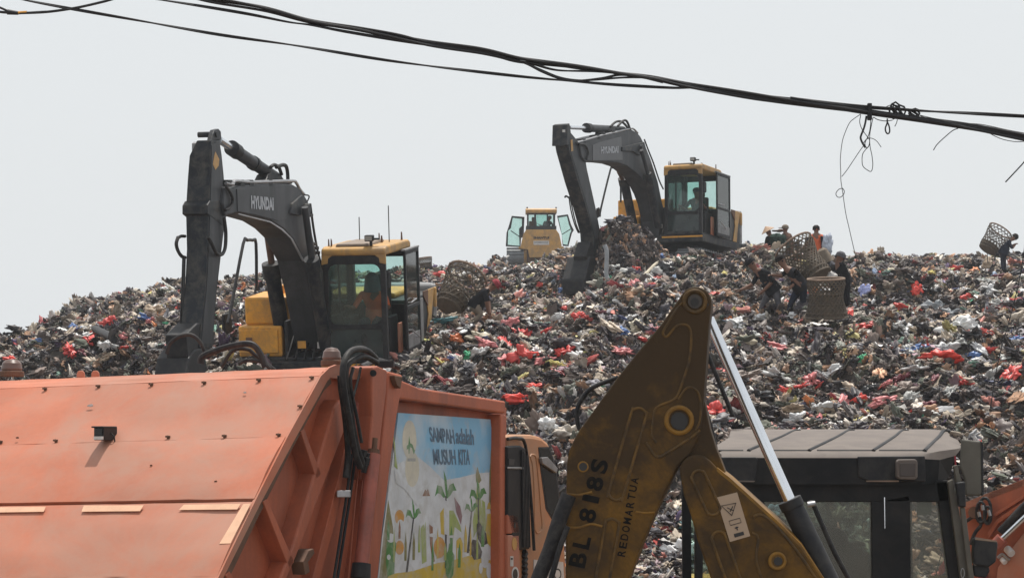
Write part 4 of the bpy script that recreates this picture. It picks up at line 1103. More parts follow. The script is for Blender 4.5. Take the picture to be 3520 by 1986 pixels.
# ================================================================ backhoe loader (right foreground)
BN = Vector((0.10, -1, 0)).normalized()                  # boom faces us, turned slightly
BX = Vector((0.030, 0.225, 0.0))                          # thickness direction of the boom
BP = at(2300, 1500, 11.0)
def bp(px, py, off=0.0): return onp(px, py, BP + BN * off, BN)
bh = thing('backhoe_loader', 'grimy yellow backhoe loader with folded boom and black cab in the right foreground', 'backhoe', Vector((at(2880, 1700, 14.6).x, 14.6, 0)))
c4 = crop(1800, 950, 0.7128); c5 = crop(2250, 1500, 0.3345); c6 = crop(2400, 1420, 0.4348)
def bplate(name, pts, o1, m, e=None, bevel=0.006, parent=None, conv=None):
    if conv: pts = [conv(*p) for p in pts]
    b = MB(); b.prism([bp(x, y, o1) for x, y in pts], e if e is not None else BX)
    return b.build(name, m, parent or bh, bevel=bevel)
def arc(cx, cy, r, a0, a1, n=10):
    return [(cx + r * math.cos(R(a0 + (a1 - a0) * k / n)), cy - r * math.sin(R(a0 + (a1 - a0) * k / n))) for k in range(n + 1)]
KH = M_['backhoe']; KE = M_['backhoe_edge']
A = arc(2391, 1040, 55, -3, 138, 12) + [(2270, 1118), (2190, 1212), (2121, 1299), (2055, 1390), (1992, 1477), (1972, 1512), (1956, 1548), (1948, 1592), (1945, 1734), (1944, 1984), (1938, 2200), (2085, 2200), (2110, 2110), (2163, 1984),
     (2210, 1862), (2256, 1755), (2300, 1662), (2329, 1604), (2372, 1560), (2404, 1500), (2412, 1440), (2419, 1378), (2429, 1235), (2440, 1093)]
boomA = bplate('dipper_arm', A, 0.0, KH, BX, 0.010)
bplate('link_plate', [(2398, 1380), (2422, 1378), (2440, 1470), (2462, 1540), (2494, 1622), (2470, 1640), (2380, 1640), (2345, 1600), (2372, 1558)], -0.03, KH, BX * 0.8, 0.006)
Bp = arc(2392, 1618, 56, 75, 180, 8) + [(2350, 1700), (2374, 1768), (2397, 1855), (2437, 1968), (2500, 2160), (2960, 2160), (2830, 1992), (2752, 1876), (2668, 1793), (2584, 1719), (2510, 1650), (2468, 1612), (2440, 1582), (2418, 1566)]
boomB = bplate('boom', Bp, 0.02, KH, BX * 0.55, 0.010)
# boom top flange: thick strip seen along the upper right edge
fl_ = [(2464, 1606), (2510, 1642), (2584, 1709), (2668, 1785), (2752, 1868), (2830, 1984), (2960, 2150)]
b = MB(); p_ = [bp(x, y, 0.02) for x, y in fl_]; q_ = [bp(x + 8, y - 2, 0.02) + BX * 0.9 for x, y in fl_]; r_ = [bp(x - 5, y + 10, 0.02) for x, y in fl_]
for i in range(len(fl_) - 1):
    b.hexa([p_[i], p_[i + 1], q_[i + 1], q_[i]], [p - Vector((0.0, 0, 0.02)) for p in (p_[i], p_[i + 1], q_[i + 1], q_[i])])
b.build('boom_flange', KE, bh)
def raised(pts, r, parent, m=None, cyc=False, off=0.0, sm=4, conv=None, flat=None):
    if conv: pts = [conv(*p) for p in pts]
    b = MB(); b.tube([bp(x, y, off) for x, y in pts], r, 8, cyc, smooth=sm)
    return b.build('pressed_rib', m or KH, parent, smooth=True)
def capsule(x0, y0, x1, y1, w_):
    d = math.atan2(y1 - y0, x1 - x0); o = []
    for k in range(7): t = d + math.pi / 2 + math.pi * k / 6; o.append((x0 + w_ * math.cos(t), y0 + w_ * math.sin(t)))
    for k in range(7): t = d - math.pi / 2 + math.pi * k / 6; o.append((x1 + w_ * math.cos(t), y1 + w_ * math.sin(t)))
    return o
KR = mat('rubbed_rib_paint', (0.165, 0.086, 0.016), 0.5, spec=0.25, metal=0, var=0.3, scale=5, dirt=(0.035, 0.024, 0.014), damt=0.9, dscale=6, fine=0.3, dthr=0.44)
for c_ in ((2194, 1428, 2118, 1692, 26), (2103, 1806, 2062, 2040, 24)):
    raised(capsule(*c_), 0.0075, boomA, KR, True, 0.0)
raised([(782, 112), (735, 160), (700, 218), (672, 268), (690, 290), (735, 240), (775, 232), (800, 248), (808, 300), (800, 400), (785, 450), (755, 540), (725, 592), (640, 632), (622, 700), (618, 765), (640, 800)], 0.007, boomA, KR, False, 0.0, 4, c4)
raised([(590, 800), (640, 868), (700, 845), (770, 800), (815, 770), (850, 740)], 0.008, boomA, KR, False, 0.0, 4, c4)
raised([(745, 590), (790, 535), (835, 550), (852, 600), (850, 690), (830, 740)], 0.006, boomA, KR, False, 0.0, 4, c4)
raised([(1950, 1697), (1990, 1700), (2035, 1690)], 0.006, boomA, KE, False, 0.0, 3); raised([(1948, 1812), (1990, 1812), (2030, 1800), (2070, 1808)], 0.006, boomA, KE, False, 0.0, 3)
raised([(2185, 1758), (2215, 1762), (2250, 1760)], 0.006, boomA, KE, False, 0.0, 3)
for c_ in ((2402, 1640, 2450, 1745, 24), (2471, 1850, 2520, 1990, 24)):
    raised(capsule(*c_), 0.0075, boomB, KR, True, 0.02)
raised([(2590, 1775), (2612, 1768), (2650, 1790), (2720, 1868), (2790, 1965), (2850, 2060)], 0.008, boomB, KR, False, 0.02)
raised([(2585, 1830), (2606, 1850), (2600, 1930), (2640, 2040)], 0.007, boomB, KR, False, 0.02)
def ring(cx, cy, r_, t_, parent, m, off, tag_='pin_boss'):
    b = MB(); b.tube([bp(x, y, off) for x, y in ell(cx, cy, r_, r_, 24)], t_, 8, True); return b.build(tag_, m, parent, smooth=True)
def disc(cx, cy, r_, parent, m, off, d=0.012, name='pin', n=20):
    p = bp(cx, cy, off); rr = r_ / F * 11
    b = MB(); b.cyl(p - BN * 0.01, p + BN * d, rr, n=n); return b.build(name, m, parent)
MPIN = mat('greasy_pin_steel', (0.05, 0.04, 0.035), 0.45, 0.3, 0.2, 20)
ring(2388, 1036, 37, 0.011, boomA, KR, 0.0); disc(2388, 1036, 24, boomA, MPIN, 0.0, 0.006); disc(2388, 1038, 15, boomA, M_['ink'], 0.0, 0.010, n=8)
ring(2334, 1444, 44, 0.013, boomA, KE, 0.0); disc(2334, 1446, 30, boomA, M_['ink'], 0.0, 0.005, n=10); disc(2346, 1470, 10, boomA, M_['ink'], 0.0, 0.004)  # flat black discs stand in for the dark hollow of the hole
ring(2004, 1603, 16, 0.005, boomA, KE, 0.0); disc(2004, 1603, 15, boomA, M_['ink'], 0.0, 0.004)  # black disc painted in place of a see-through hole
disc(2672, 1927, 30, boomB, KR, 0.02, 0.012); ring(2672, 1927, 26, 0.009, boomB, KE, 0.032); disc(2672, 1927, 15, boomB, M_['ink'], 0.02, 0.018, n=8)
b = MB(); p = bp(2428, 1046, 0.0); b.box(-.012, .012, -.004, .002, -.005, .005, Matrix.Translation(p)); b.build('keeper_slot', M_['ink'], boomA)
# lettering reading up the arm
def lett(ch, x, y, w_, h_, ang, mt, parent, off=0.005, bold=0.03):
    """centre of the glyph, width along the writing direction, height across it (pixels)"""
    u = (math.cos(ang), -math.sin(ang)); v = (-math.sin(ang), -math.cos(ang))     # writing direction, glyph-up direction
    def q(a, c_): return bp(x + u[0] * a * w_ + v[0] * c_ * h_, y + u[1] * a * w_ + v[1] * c_ * h_, off)
    return text(ch, 'lettering', mt, parent, q(-.5, -.5), q(.5, -.5), q(-.5, .5), bold)
AN = R(77)
for ch, x, y, w_ in (('B', 1987, 1922, 50), ('L', 2000, 1862, 42), ('8', 2020, 1770, 46), ('1', 2031, 1713, 22), ('8', 2045, 1661, 46), ('S', 2060, 1601, 46)):
    lett(ch, x, y, w_, 58, AN, M_['fadedink'], boomA)
n_ = 'REDOMARTUA'
for i, ch in enumerate(n_):
    t_ = i / (len(n_) - 1)
    lett(ch, 2137 + 44 * t_, 1900 - 250 * t_, 21, 27, R(79), M_['fadedink'], boomA, 0.0045, 0.02)
# warning sticker
stq = [(2462, 1709), (2534, 1691), (2579, 1841), (2509, 1861)]
stk_ = bplate('warning_sticker', stq, 0.0235, M_['sticker'], -BN * 0.003, 0)
def sq(u, v, lift=0.0045):
    a = [(stq[0][k] + (stq[1][k] - stq[0][k]) * u) * (1 - v) + (stq[3][k] + (stq[2][k] - stq[3][k]) * u) * v for k in (0, 1)]
    return bp(a[0], a[1], 0.021 + lift)
def sline(pts, w_=0.0022, cyc=False):
    b = MB(); b.tube([sq(*p) for p in pts], w_, 5, cyc); b.build('sticker_print', M_['ink'], stk_)
sline([(0.12, 0.20), (0.80, 0.22), (0.45, 0.46)], 0.003, True)
sline([(0.35, 0.27), (0.50, 0.33), (0.42, 0.37), (0.62, 0.27)]); sline([(0.5, 0.33), (0.6, 0.37)])
sline([(0.25, 0.56), (0.78, 0.56), (0.78, 0.66), (0.25, 0.66)], 0.0016, True)
sline([(0.5, 0.72), (0.5, 0.80)], 0.003); sline([(0.42, 0.74), (0.58, 0.74)], 0.003)
b = MB(); b.add([sq(0.28, 0.86), (sq(0.75, 0.86)), sq(0.75, 0.94), sq(0.28, 0.94)], [(0, 1, 2, 3)]); b.build('sticker_print', M_['ink'], stk_)
# slewing ram: chrome rod and black barrel, hoses
def bq(px, py, D): return at(px, py, D)
b = MB(); b.cyl(bq(2436, 1096, 11.45), bq(2722, 1735, 11.2), 0.030, n=24); b.build('ram_rod', M_['chrome'], bh, smooth=True)
b = MB(); b.cyl(bq(2425, 1200, 11.6), bq(2520, 1430, 11.55), 0.012, n=8); b.build('hydraulic_pipe', M_['rubber'], bh, smooth=True)
b = MB(); b.cyl(bq(2713, 1716, 11.2), bq(2727, 1746, 11.2), 0.062, n=24); b.cyl(bq(2727, 1746, 11.2), bq(2960, 2230, 11.1), 0.056, n=24); b.build('ram_barrel', M_['black'], bh, bevel=0.004, smooth=True)
b = MB(); b.tube([bq(x, y, 11.3) for x, y in ((2778, 1730), (2794, 1728), (2806, 1756), (2830, 1810), (2870, 1900), (2930, 2010))], 0.013, 8, smooth=5); b.build('hydraulic_hose', M_['rubber'], bh, smooth=True)
b = MB(); b.cyl(bq(2776, 1733, 11.28), bq(2802, 1729, 11.28), 0.014, n=10); b.build('hose_fitting', M_['steel'], bh)
b = MB(); b.tube([bq(x, y, 10.9) for x, y in ((1956, 1700), (1925, 1780), (1890, 1890), (1850, 1990), (1800, 2130))], 0.038, 14, smooth=3); b.build('bucket_ram', M_['rubber'], bh, smooth=True)
b = MB(); b.tube([bq(x, y, 10.85) for x, y in ((1952, 1808), (1925, 1880), (1895, 1986), (1860, 2100))], 0.014, 10, smooth=3); b.build('hydraulic_hose', M_['rubber'], bh, smooth=True)
b = MB(); b.tube([bq(x, y, 11.35) for x, y in ((2010, 1490), (1989, 1466), (1984, 1410), (2003, 1366), (2040, 1330), (2125, 1296))], 0.012, 10, smooth=5); b.build('hydraulic_hose', M_['rubber'], bh, smooth=True)
b = MB(); b.tube([bq(x, y, 11.4) for x, y in ((2400, 1395), (2428, 1430), (2448, 1500), (2462, 1570), (2478, 1630), (2484, 1660))], 0.017, 10, smooth=5); b.build('hydraulic_hose', M_['rubber'], bh, smooth=True)

# ---- cab
DC = 14.0                                                     # distance of the rear face
CT = R(5.5)                                                    # the machine stands a little nose-up
def cf(px, py, d=0.0): return at(px, py, DC + d)
K = M_['cabblack']
UPB = Vector((0, math.cos(CT), math.sin(CT)))                  # forward along the cab roof
def cb(name, quad, d0, d1, m, bevel=0.006, parent=None):
    b = MB(); b.prism([cf(x, y, d0) for x, y in quad], (0, d1 - d0, 0)); return b.build(name, m, parent or bh, bevel=bevel)
# roof slab: front lip traced, running forward and slightly up
lip = [(2452, 1562), (2480, 1572), (2720, 1573), (3060, 1573), (3170, 1576), (3230, 1580), (3285, 1566), (3306, 1540)]
bot = [(2452, 1650), (2480, 1662), (2720, 1664), (3060, 1664), (3170, 1664), (3230, 1660), (3285, 1640), (3312, 1600)]
rows = [(0.0, 0.0, 0.0), (0.02, 0.022, 0.0), (0.10, 0.05, 0.01), (0.7, 0.118, 0.02), (1.2, 0.175, 0.05), (1.38, 0.187, 0.12), (1.44, 0.175, 0.22)]
b = MB(); L = [cf(x, y) for x, y in lip]; Lb = [cf(x, y + 0) for x, y in bot]
cx_ = (L[0].x + L[-1].x) / 2
grid = []
for (dy, dz, inset) in rows:
    for i, p in enumerate(L):
        yb = {0: 0.18, len(L) - 1: 0.50, len(L) - 2: 0.20, len(L) - 3: 0.06}.get(i, 0.0)
        yy = yb * (1 - dy / 1.44) + dy
        x_ = p.x * (DC + yb) / DC + 0.15 * (yy - yb)
        if i == len(L) - 1: x_ -= 0.10 * max(0, (dy - 0.9)) / 0.54
        if i == 0: x_ += 0.18 * max(0, dy - 0.3)
        zz = p.z if dy == 0 else L[2].z + float(np.interp(yy, [0, .02, .1, .7, 1.2, 1.38, 1.44], [0, .022, .05, .118, .175, .187, .175]))
        if i == len(L) - 1 and dy > 0: zz -= 0.035
        if i == len(L) - 2 and dy > 0: zz -= 0.008
        grid.append(Vector((x_, DC + yy, zz)))
n = len(L); fs = [(r * n + i, r * n + i + 1, (r + 1) * n + i + 1, (r + 1) * n + i) for r in range(len(rows) - 1) for i in range(n - 1)]
b.add(grid, fs)
low = [Vector((p.x, grid[i].y, p.z)) for i, p in enumerate(Lb)]
roof = b.build('cab_roof', M_['roofgrey'], bh, smooth=True)
b = MB(); b.add(grid[:n] + low, [(i, i + 1, n + i + 1, n + i) for i in range(n - 1)])
# side skirts
rs = [grid[r * n + n - 1] for r in range(len(rows))]; rl = [Vector((p.x, p.y, low[-1].z + (p.y - rs[0].y) * 0.09)) for p in rs]
b.add(rs + rl, [(i, i + 1, len(rs) + i + 1, len(rs) + i) for i in range(len(rs) - 1)])
ls = [grid[r * n] for r in range(len(rows))]; ll = [Vector((p.x, p.y, low[0].z + (p.y - ls[0].y) * 0.09)) for p in ls]
b.add(ls + ll, [(i, i + 1, len(ls) + i + 1, len(ls) + i) for i in range(len(ls) - 1)])
b.add([ll[0], ll[-1], rl[-1], rl[0]], [(0, 1, 2, 3)])
b.build('roof_fascia', K, bh)
def roofz(x, y):
    t_ = (y - DC)
    return np.interp(t_, [0, .02, .1, 1.35, 1.44], [0, .022, .05, .185, .175])
zl = L[2].z
def rp(x, t_, up=0.0):     # point on the roof: x metres, t forward metres
    return Vector((x + 0.0 * t_, DC + t_, zl + float(np.interp(t_, [0, .02, .1, 1.35, 1.44], [0, .022, .05, .185, .175])) + up))
for (xa, xb) in ((2578, 2727), (2787, 2912), (3009, 3098), (3186, 3240)):
    a_ = cf(xa, 1553).x; c__ = at(xb, 1477, DC + 1.25).x
    b = MB(); b.tube([rp(a_, 0.08, .0), rp(a_ + (c__ - a_) * .12, 0.2, .0), rp(a_ + (c__ - a_) * .7, 0.85, .0), rp(c__, 1.22, .0), rp(c__ + 0.05, 1.24, .0)], 0.0135, 8, smooth=4)
    b.build('roof_groove', M_['black'], roof, smooth=True)
for (xa, xb) in ((2475, 2560), (2640, 2787), (2815, 3009), (3030, 3186)):
    b = MB(); b.tube([rp(cf(xa, 1553).x, 0.09), rp(cf(xb, 1553).x, 0.09)], 0.007, 6); b.build('roof_groove', M_['black'], roof, smooth=True)
# fascia pockets and lamp
cb('lamp_pocket', [(2476, 1570), (2600, 1570), (2606, 1580), (2598, 1650), (2590, 1657), (2480, 1652)], -0.012, 0.02, M_['black'], 0.008)
cb('lamp_pocket', [(2948, 1568), (3180, 1566), (3182, 1655), (2990, 1654), (2950, 1640)], -0.012, 0.02, M_['black'], 0.008)
cb('pocket_trim', [(2978, 1650), (3090, 1650), (3090, 1655), (2978, 1655)], -0.016, -0.0125, M_['wickerrim'], 0)
cb('pocket_trim', [(2535, 1650), (2596, 1651), (2592, 1656), (2540, 1655)], -0.016, -0.0125, M_['roofgrey'], 0)
wl = cb('work_lamp', [(3084, 1586), (3090, 1578), (3148, 1577), (3155, 1586), (3155, 1640), (3146, 1648), (3092, 1646), (3084, 1638)], -0.09, -0.012, M_['roofgrey'], 0.008)
cb('lamp_lens', [(3093, 1592), (3147, 1592), (3146, 1636), (3094, 1636)], -0.096, -0.091, mat('brown_lens', (.05, .035, .03), .3), 0.002, wl)
# frame
cb('cab_header', [(2430, 1655), (3268, 1655), (3262, 1724), (2430, 1724)], 0.05, 0.12, K)
cb('cab_pillar', [(2996, 1724), (3128, 1700), (3134, 2260), (3000, 2260)], 0.05, 0.14, K)
cb('pillar_glint', [(3039, 1708), (3042, 1708), (3043, 1815), (3041, 1815)], 0.042, 0.049, M_['chrome'], 0)
cb('cab_pillar', [(3215, 1650), (3262, 1650), (3305, 1990), (3340, 2260), (3290, 2260), (3262, 1990)], 0.05, 0.14, K)
cb('cab_pillar', [(2390, 1660), (2416, 1660), (2416, 2260), (2390, 2260)], 0.05, 0.14, K)
cb('window_divider', [(2600, 1724), (2628, 1724), (2628, 2260), (2600, 2260)], 0.05, 0.12, K)
cb('grey_rail', [(3258, 1655), (3276, 1645), (3344, 1986), (3390, 2260), (3350, 2260), (3302, 1986)], 0.0, 0.05, M_['olive'], 0.008)
cb('grab_rail', [(3300, 1742), (3318, 1742), (3350, 1990), (3385, 2260), (3362, 2260), (3330, 1990)], -0.04, -0.01, M_['olive'], 0.008)
cb('grab_rail', [(3278, 1600), (3292, 1596), (3306, 1660), (3290, 1662)], -0.02, 0.02, M_['olive'], 0.006)
cb('door_hinge', [(3286, 1658), (3318, 1654), (3322, 1742), (3298, 1742)], -0.06, 0.0, M_['black'], 0.01)
cb('reflector', [(3281, 1566), (3286, 1566), (3288, 1596), (3283, 1598)], -0.03, -0.02, M_['redcloth'], 0)
b = MB(); b.tube([cf(x, y, -0.02) for x, y in ell(3309, 1968, 6, 16, 14)], 0.003, 6, True); b.build('rail_ring', M_['steel'], bh, smooth=True)
cb('rear_glass', [(2628, 1724), (2996, 1724), (3000, 2260), (2628, 2260)], 0.07, 0.075, M_['glassdust'], 0)
cb('rear_glass', [(2416, 1724), (2600, 1724), (2600, 2260), (2416, 2260)], 0.07, 0.075, M_['glassdust'], 0)
cb('rear_glass', [(3128, 1675), (3215, 1675), (3262, 1990), (3290, 2260), (3134, 2260)], 0.07, 0.075, M_['glassdust'], 0)
cb('green_tag', [(3152, 1700), (3204, 1694), (3202, 1768), (3152, 1770)], 0.16, 0.165, mat('green_tag_plastic', (0.03, 0.10, 0.04), .6), 0)
cb('orange_band', [(3191, 1978), (3266, 1976), (3267, 1990), (3192, 1992)], 0.1, 0.12, M_['yellow2'], 0)
b = MB(); b.tube([cf(x, y, 0.2) for x, y in ((3270, 1830), (3238, 1900), (3215, 1986), (3200, 2100))], 0.003, 6, smooth=3); b.build('inner_wire', M_['rubber'], bh)
# cab side walls, front and floor
b = MB()
xl, xr = cf(2400, 1700).x, cf(3262, 1700).x
b.box(xl, xl + .05, DC + .12, DC + 1.35, 1.0, 1.7); b.box(xr - .05, xr, DC + .12, DC + 1.35, 1.0, 1.55); b.box(xl, xr, DC + .1, DC + 1.4, 0.95, 1.05)
b.box(xl, xl + .06, DC + 1.3, DC + 1.38, 1.0, 2.55); b.box(xr - .06, xr, DC + 1.3, DC + 1.38, 1.0, 2.55); b.box(xl, xr, DC + 1.3, DC + 1.38, 2.36, 2.5)
b.build('cab_shell', K, bh)
b = MB(); b.box(xl + .06, xr - .06, DC + 1.33, DC + 1.338, 1.05, 2.36); b.build('windscreen', M_['glassdoor'], bh)
# seat: rounded back, armrest
def seatshape(pts, d0, d1, m):
    b = MB(); b.prism([cf(x, y, d0) for x, y in pts], (0, d1 - d0, 0)); return b.build('driver_seat', m, bh, bevel=0.03)
seatshape([(2760, 1960), (2770, 1860), (2800, 1822), (2842, 1808), (2888, 1812), (2916, 1836), (2924, 1876), (2960, 1884), (2996, 1900), (2996, 2200), (2740, 2200)], 0.3, 0.5, M_['seat'])
cb('armrest', [(2925, 1866), (2970, 1862), (2980, 1876), (2930, 1880)], 0.28, 0.5, M_['seat'], 0.01)
# mirrors
cb('side_window_flap', [(3305, 1508), (3368, 1516), (3377, 1524), (3380, 1694), (3371, 1704), (3318, 1702), (3316, 1650), (3300, 1600)], 0.06, 0.085, M_['olive'], 0.012)
cb('flap_rim', [(3372, 1516), (3379, 1522), (3382, 1698), (3376, 1704)], 0.055, 0.09, M_['black'], 0)
mr_ = cb('mirror', [(3350, 1852), (3360, 1846), (3428, 1858), (3431, 1870), (3424, 1930), (3400, 1948), (3350, 1940), (3346, 1900)], -0.05, 0.03, M_['black'], 0.012)
cb('mirror_edge', [(3352, 1849), (3360, 1846), (3426, 1857), (3426, 1862), (3352, 1854)], -0.055, -0.051, M_['wickerrim'], 0, mr_)
cb('mirror_arm', [(3346, 1938), (3396, 1932), (3404, 1960), (3390, 1986), (3350, 1980)], -0.02, 0.02, M_['black'], 0.01)
cb('mirror_arm', [(3346, 1932), (3390, 1934), (3388, 1940), (3350, 1942)], -0.03, -0.021, M_['steel'], 0.002)
# body, wheels
b = MB(); b.box(xl - .1, xr + .1, DC + .1, DC + 4.0, 0.55, 1.0); b.box(xl + .2, xr - .2, DC + 1.5, DC + 3.8, 1.0, 1.6); b.box(xl - .3, xr + .3, DC - 0.35, DC + .1, 0.4, 0.85)
b.build('chassis', M_['yellow'], bh, bevel=0.03)
for (x_, y_, r_) in ((xl - .25, DC + .8, .7), (xr + .25, DC + .8, .7), (xl - .1, DC + 3.4, .5), (xr + .1, DC + 3.4, .5)):
    wheel(0, 0, bh, org=Vector((x_, y_, 0)), ax=Vector((1 if x_ > 2 else -1, 0, 0)), fw=Vector((0, 1, 0)), r=r_)
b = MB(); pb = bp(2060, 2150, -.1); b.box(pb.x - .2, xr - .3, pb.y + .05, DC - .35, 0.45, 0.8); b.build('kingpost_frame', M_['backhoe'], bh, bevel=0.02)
b = MB(); q0 = bp(2010, 2190, -.1); b.prism([Vector((q0.x - .35, q0.y - .2, 1.75)), Vector((q0.x + .35, q0.y - .2, 1.75)), Vector((q0.x + .2, q0.y - .2, .95)), Vector((q0.x - .45, q0.y - .2, .55)), Vector((q0.x - .55, q0.y - .2, 1.2))], (0, .55, 0)); b.build('bucket', M_['rust'], bh, bevel=0.02)
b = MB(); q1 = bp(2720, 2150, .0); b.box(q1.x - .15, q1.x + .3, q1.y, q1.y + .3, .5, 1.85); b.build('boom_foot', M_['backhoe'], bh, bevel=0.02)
# ================================================================ excavators
def mframe(phi, pitch, corner_px, corner_py, D, corner_local, roll=0.0):
    """machine frame: +x forward (towards us, turned left by phi), +y its left, +z up; the given local corner sits at the given place"""
    fwd = Vector((-math.sin(phi), -math.cos(phi), 0))
    ang = math.atan2(fwd.y, fwd.x)
    Rm = Matrix.Rotation(ang, 4, 'Z') @ Matrix.Rotation(pitch, 4, 'Y') @ Matrix.Rotation(roll, 4, 'X')
    p = at(corner_px, corner_py, D)
    off = Rm @ Vector(corner_local)
    return Matrix.Translation(p - off) @ Rm

class Mach:
    def __init__(s, root): s.root = root; s.M = MW[root.name]
    def plane(s, px, py, y):
        N = (s.M.to_3x3() @ Vector((0, 1, 0))).normalized(); P0 = s.M @ Vector((0, y, 0))
        return onp(px, py, P0, N)
    def yv(s): return (s.M.to_3x3() @ Vector((0, 1, 0))).normalized()
    def slab(s, name, pts, y1, th, m, bevel=0.015, parent=None):
        b = MB(); b.prism([s.plane(x, y, y1) for x, y in pts], -s.yv() * th); return b.build(name, m, parent or s.root, bevel=bevel)
    def bx(s, name, m, *boxes, bevel=0.01, parent=None):
        b = MB(s.M)
        for q in boxes: b.box(*q)
        return b.build(name, m, parent or s.root, bevel=bevel)
    def tb(s, name, pts, r, m, y=None, n=8, sm=4, parent=None):
        b = MB(); b.tube([s.plane(*p) if len(p) == 3 else s.plane(p[0], p[1], y) for p in pts], r, n, smooth=sm); return b.build(name, m, parent or s.root, smooth=True)
    def lt(s, name, pts, r, m, n=8, sm=4, parent=None, cyc=False):
        b = MB(s.M); b.tube(pts, r, n, cyc, smooth=sm); return b.build(name, m, parent or s.root, smooth=True)

def house(X, hi_pane=True, door_x=(-0.45, 0.50)):
    m = M_['machine']; K_ = M_['black']; Y = M_['yellow']; r = X.root
    # deck and skirts
    X.bx('main_deck', m, (-2.15, 1.30, -1.25, 1.27, -0.10, 0.10), bevel=0.02)
    X.bx('yellow_sill', Y, (1.302, 1.325, 0.15, 1.27, 0.015, 0.06), bevel=0.004)
    # cab shell: pillars, sills
    cx0, cx1, cy0, cy1, cz0, cz1 = -0.35, 1.35, 0.24, 1.27, 0.10, 1.80
    for nm, q in (('cab_pillar', (cx1 - .10, cx1, cy0, cy0 + .085, cz0, cz1)), ('cab_pillar', (cx1 - .10, cx1, cy1 - .085, cy1, cz0, cz1)),
                  ('cab_pillar', (cx0, cx0 + .14, cy0, cy0 + .08, cz0, cz1)), ('cab_pillar', (cx0, cx0 + .16, cy1 - .08, cy1, cz0, cz1))):
        X.bx(nm, K_, q, bevel=0.012)
    X.bx('cab_crossbar', K_, (cx1 - .06, cx1 + .004, cy0 + .085, cy1 - .085, 0.62, 0.70), bevel=0.008)
    X.bx('cab_header', K_, (cx1 - .08, cx1 + .002, cy0 + .085, cy1 - .085, 1.66, 1.80), bevel=0.008)
    X.bx('cab_sill', m, (cx1 - .08, cx1 + .002, cy0 + .085, cy1 - .085, 0.10, 0.18), bevel=0.008)
    X.bx('lower_window', M_['glassdark'], (cx1 - .03, cx1 - .022, cy0 + .085, cy1 - .085, 0.18, 0.62), bevel=0)
    X.bx('windscreen', M_['glass'], (cx1 - .03, cx1 - .024, cy0 + .085, cy1 - .085, 0.70, 1.66), bevel=0)
    # window corners rounded off by small black fillets
    b = MB(X.M)
    for (yy, sy) in ((cy0 + .085, 1), (cy1 - .085, -1)):
        for (zz, sz) in ((0.70, 1), (1.66, -1)):
            pts = [(cx1 - .055, yy, zz)] + [(cx1 - .055, yy + sy * (.13 - .13 * math.sin(R(a))), zz + sz * (.13 - .13 * math.cos(R(a)))) for a in range(0, 91, 15)]
            b.prism(pts, (.05, 0, 0))
    f_ = b.build('window_gasket', K_, r)
    # side walls: boom side wall with window, rear wall with window
    X.bx('cab_side_wall', K_, (cx0 + .14, cx1 - .10, cy0, cy0 + .03, 0.10, 0.80), (cx0 + .14, cx1 - .10, cy0, cy0 + .03, 1.62, 1.80), bevel=0)
    X.bx('side_window', M_['glass'], (cx0 + .14, cx1 - .10, cy0 + .01, cy0 + .016, 0.80, 1.62), bevel=0)
    X.bx('window_bar', K_, (0.42, 0.48, cy0, cy0 + .03, 0.80, 1.62), bevel=0)
    X.bx('cab_rear_wall', K_, (cx0, cx0 + .03, cy0 + .08, cy1 - .08, 0.10, 0.86), bevel=0)
    X.bx('cab_rear_header', K_, (cx0, cx0 + .03, cy0 + .08, cy1 - .08, 1.66, 1.80), bevel=0)
    X.bx('rear_window', M_['glass'], (cx0 + .01, cx0 + .016, cy0 + .08, cy1 - .08, 0.86, 1.66), bevel=0)
    X.bx('cab_floor', K_, (cx0 + .03, cx1 - .1, cy0 + .03, cy1 - .02, 0.10, 0.14), bevel=0)
    X.bx('door_jamb', K_, (cx0 + .16, cx0 + .30, cy1 - .05, cy1, 0.10, 1.80), bevel=0.01)
    X.bx('step_guard', M_['orange'], (0.25, 0.45, cy1 - .06, cy1 - .02, 0.12, 0.62), bevel=0.01)
    # seat, console, levers
    X.bx('driver_seat', M_['seat'], (-0.05, 0.45, 0.52, 1.0, 0.42, 0.56), (-0.17, -0.03, 0.54, 0.98, 0.5, 1.2), (-0.16, -0.06, 0.64, 0.88, 1.2, 1.38), bevel=0.03)
    X.bx('console', K_, (0.1, 0.65, 0.34, 0.48, 0.14, 0.74), (0.1, 0.65, 1.04, 1.14, 0.14, 0.74), bevel=0.02)
    X.lt('control_lever', [(0.6, 0.41, 0.7), (0.66, 0.42, 0.95)], 0.018, K_, sm=0)
    X.lt('control_lever', [(0.6, 1.09, 0.7), (0.66, 1.08, 0.95)], 0.018, K_, sm=0)
    # yellow roof with rounded ends, brown hatch
    b = MB(X.M)
    pr = [(cx0 - .02, 1.80), (cx1 + .012, 1.80), (cx1 + .03, 1.86), (cx1 - .0, 1.92), (cx1 - .12, 1.945), (cx0 + .1, 1.945), (cx0 - .02, 1.90)]
    b.prism([(x, cy0 - .015, z) for x, z in pr], (0, cy1 - cy0 + .03, 0))
    rf = b.build('cab_roof', M_['yellow2'], r, bevel=0.03)
    b = MB(X.M)
    for sy, yy in ((1, cy0 - .014), (-1, cy1 + .014)):
        b.prism([(cx1 + .012, yy, 1.82), (cx1 + .012, yy + sy * .20, 1.82), (cx1 + .012, yy + sy * .11, 1.76), (cx1 + .012, yy + sy * .10, 1.68), (cx1 + .012, yy, 1.66)], (-.05, 0, 0))
    b.build('roof_corner', M_['yellow2'], rf, bevel=0.006)
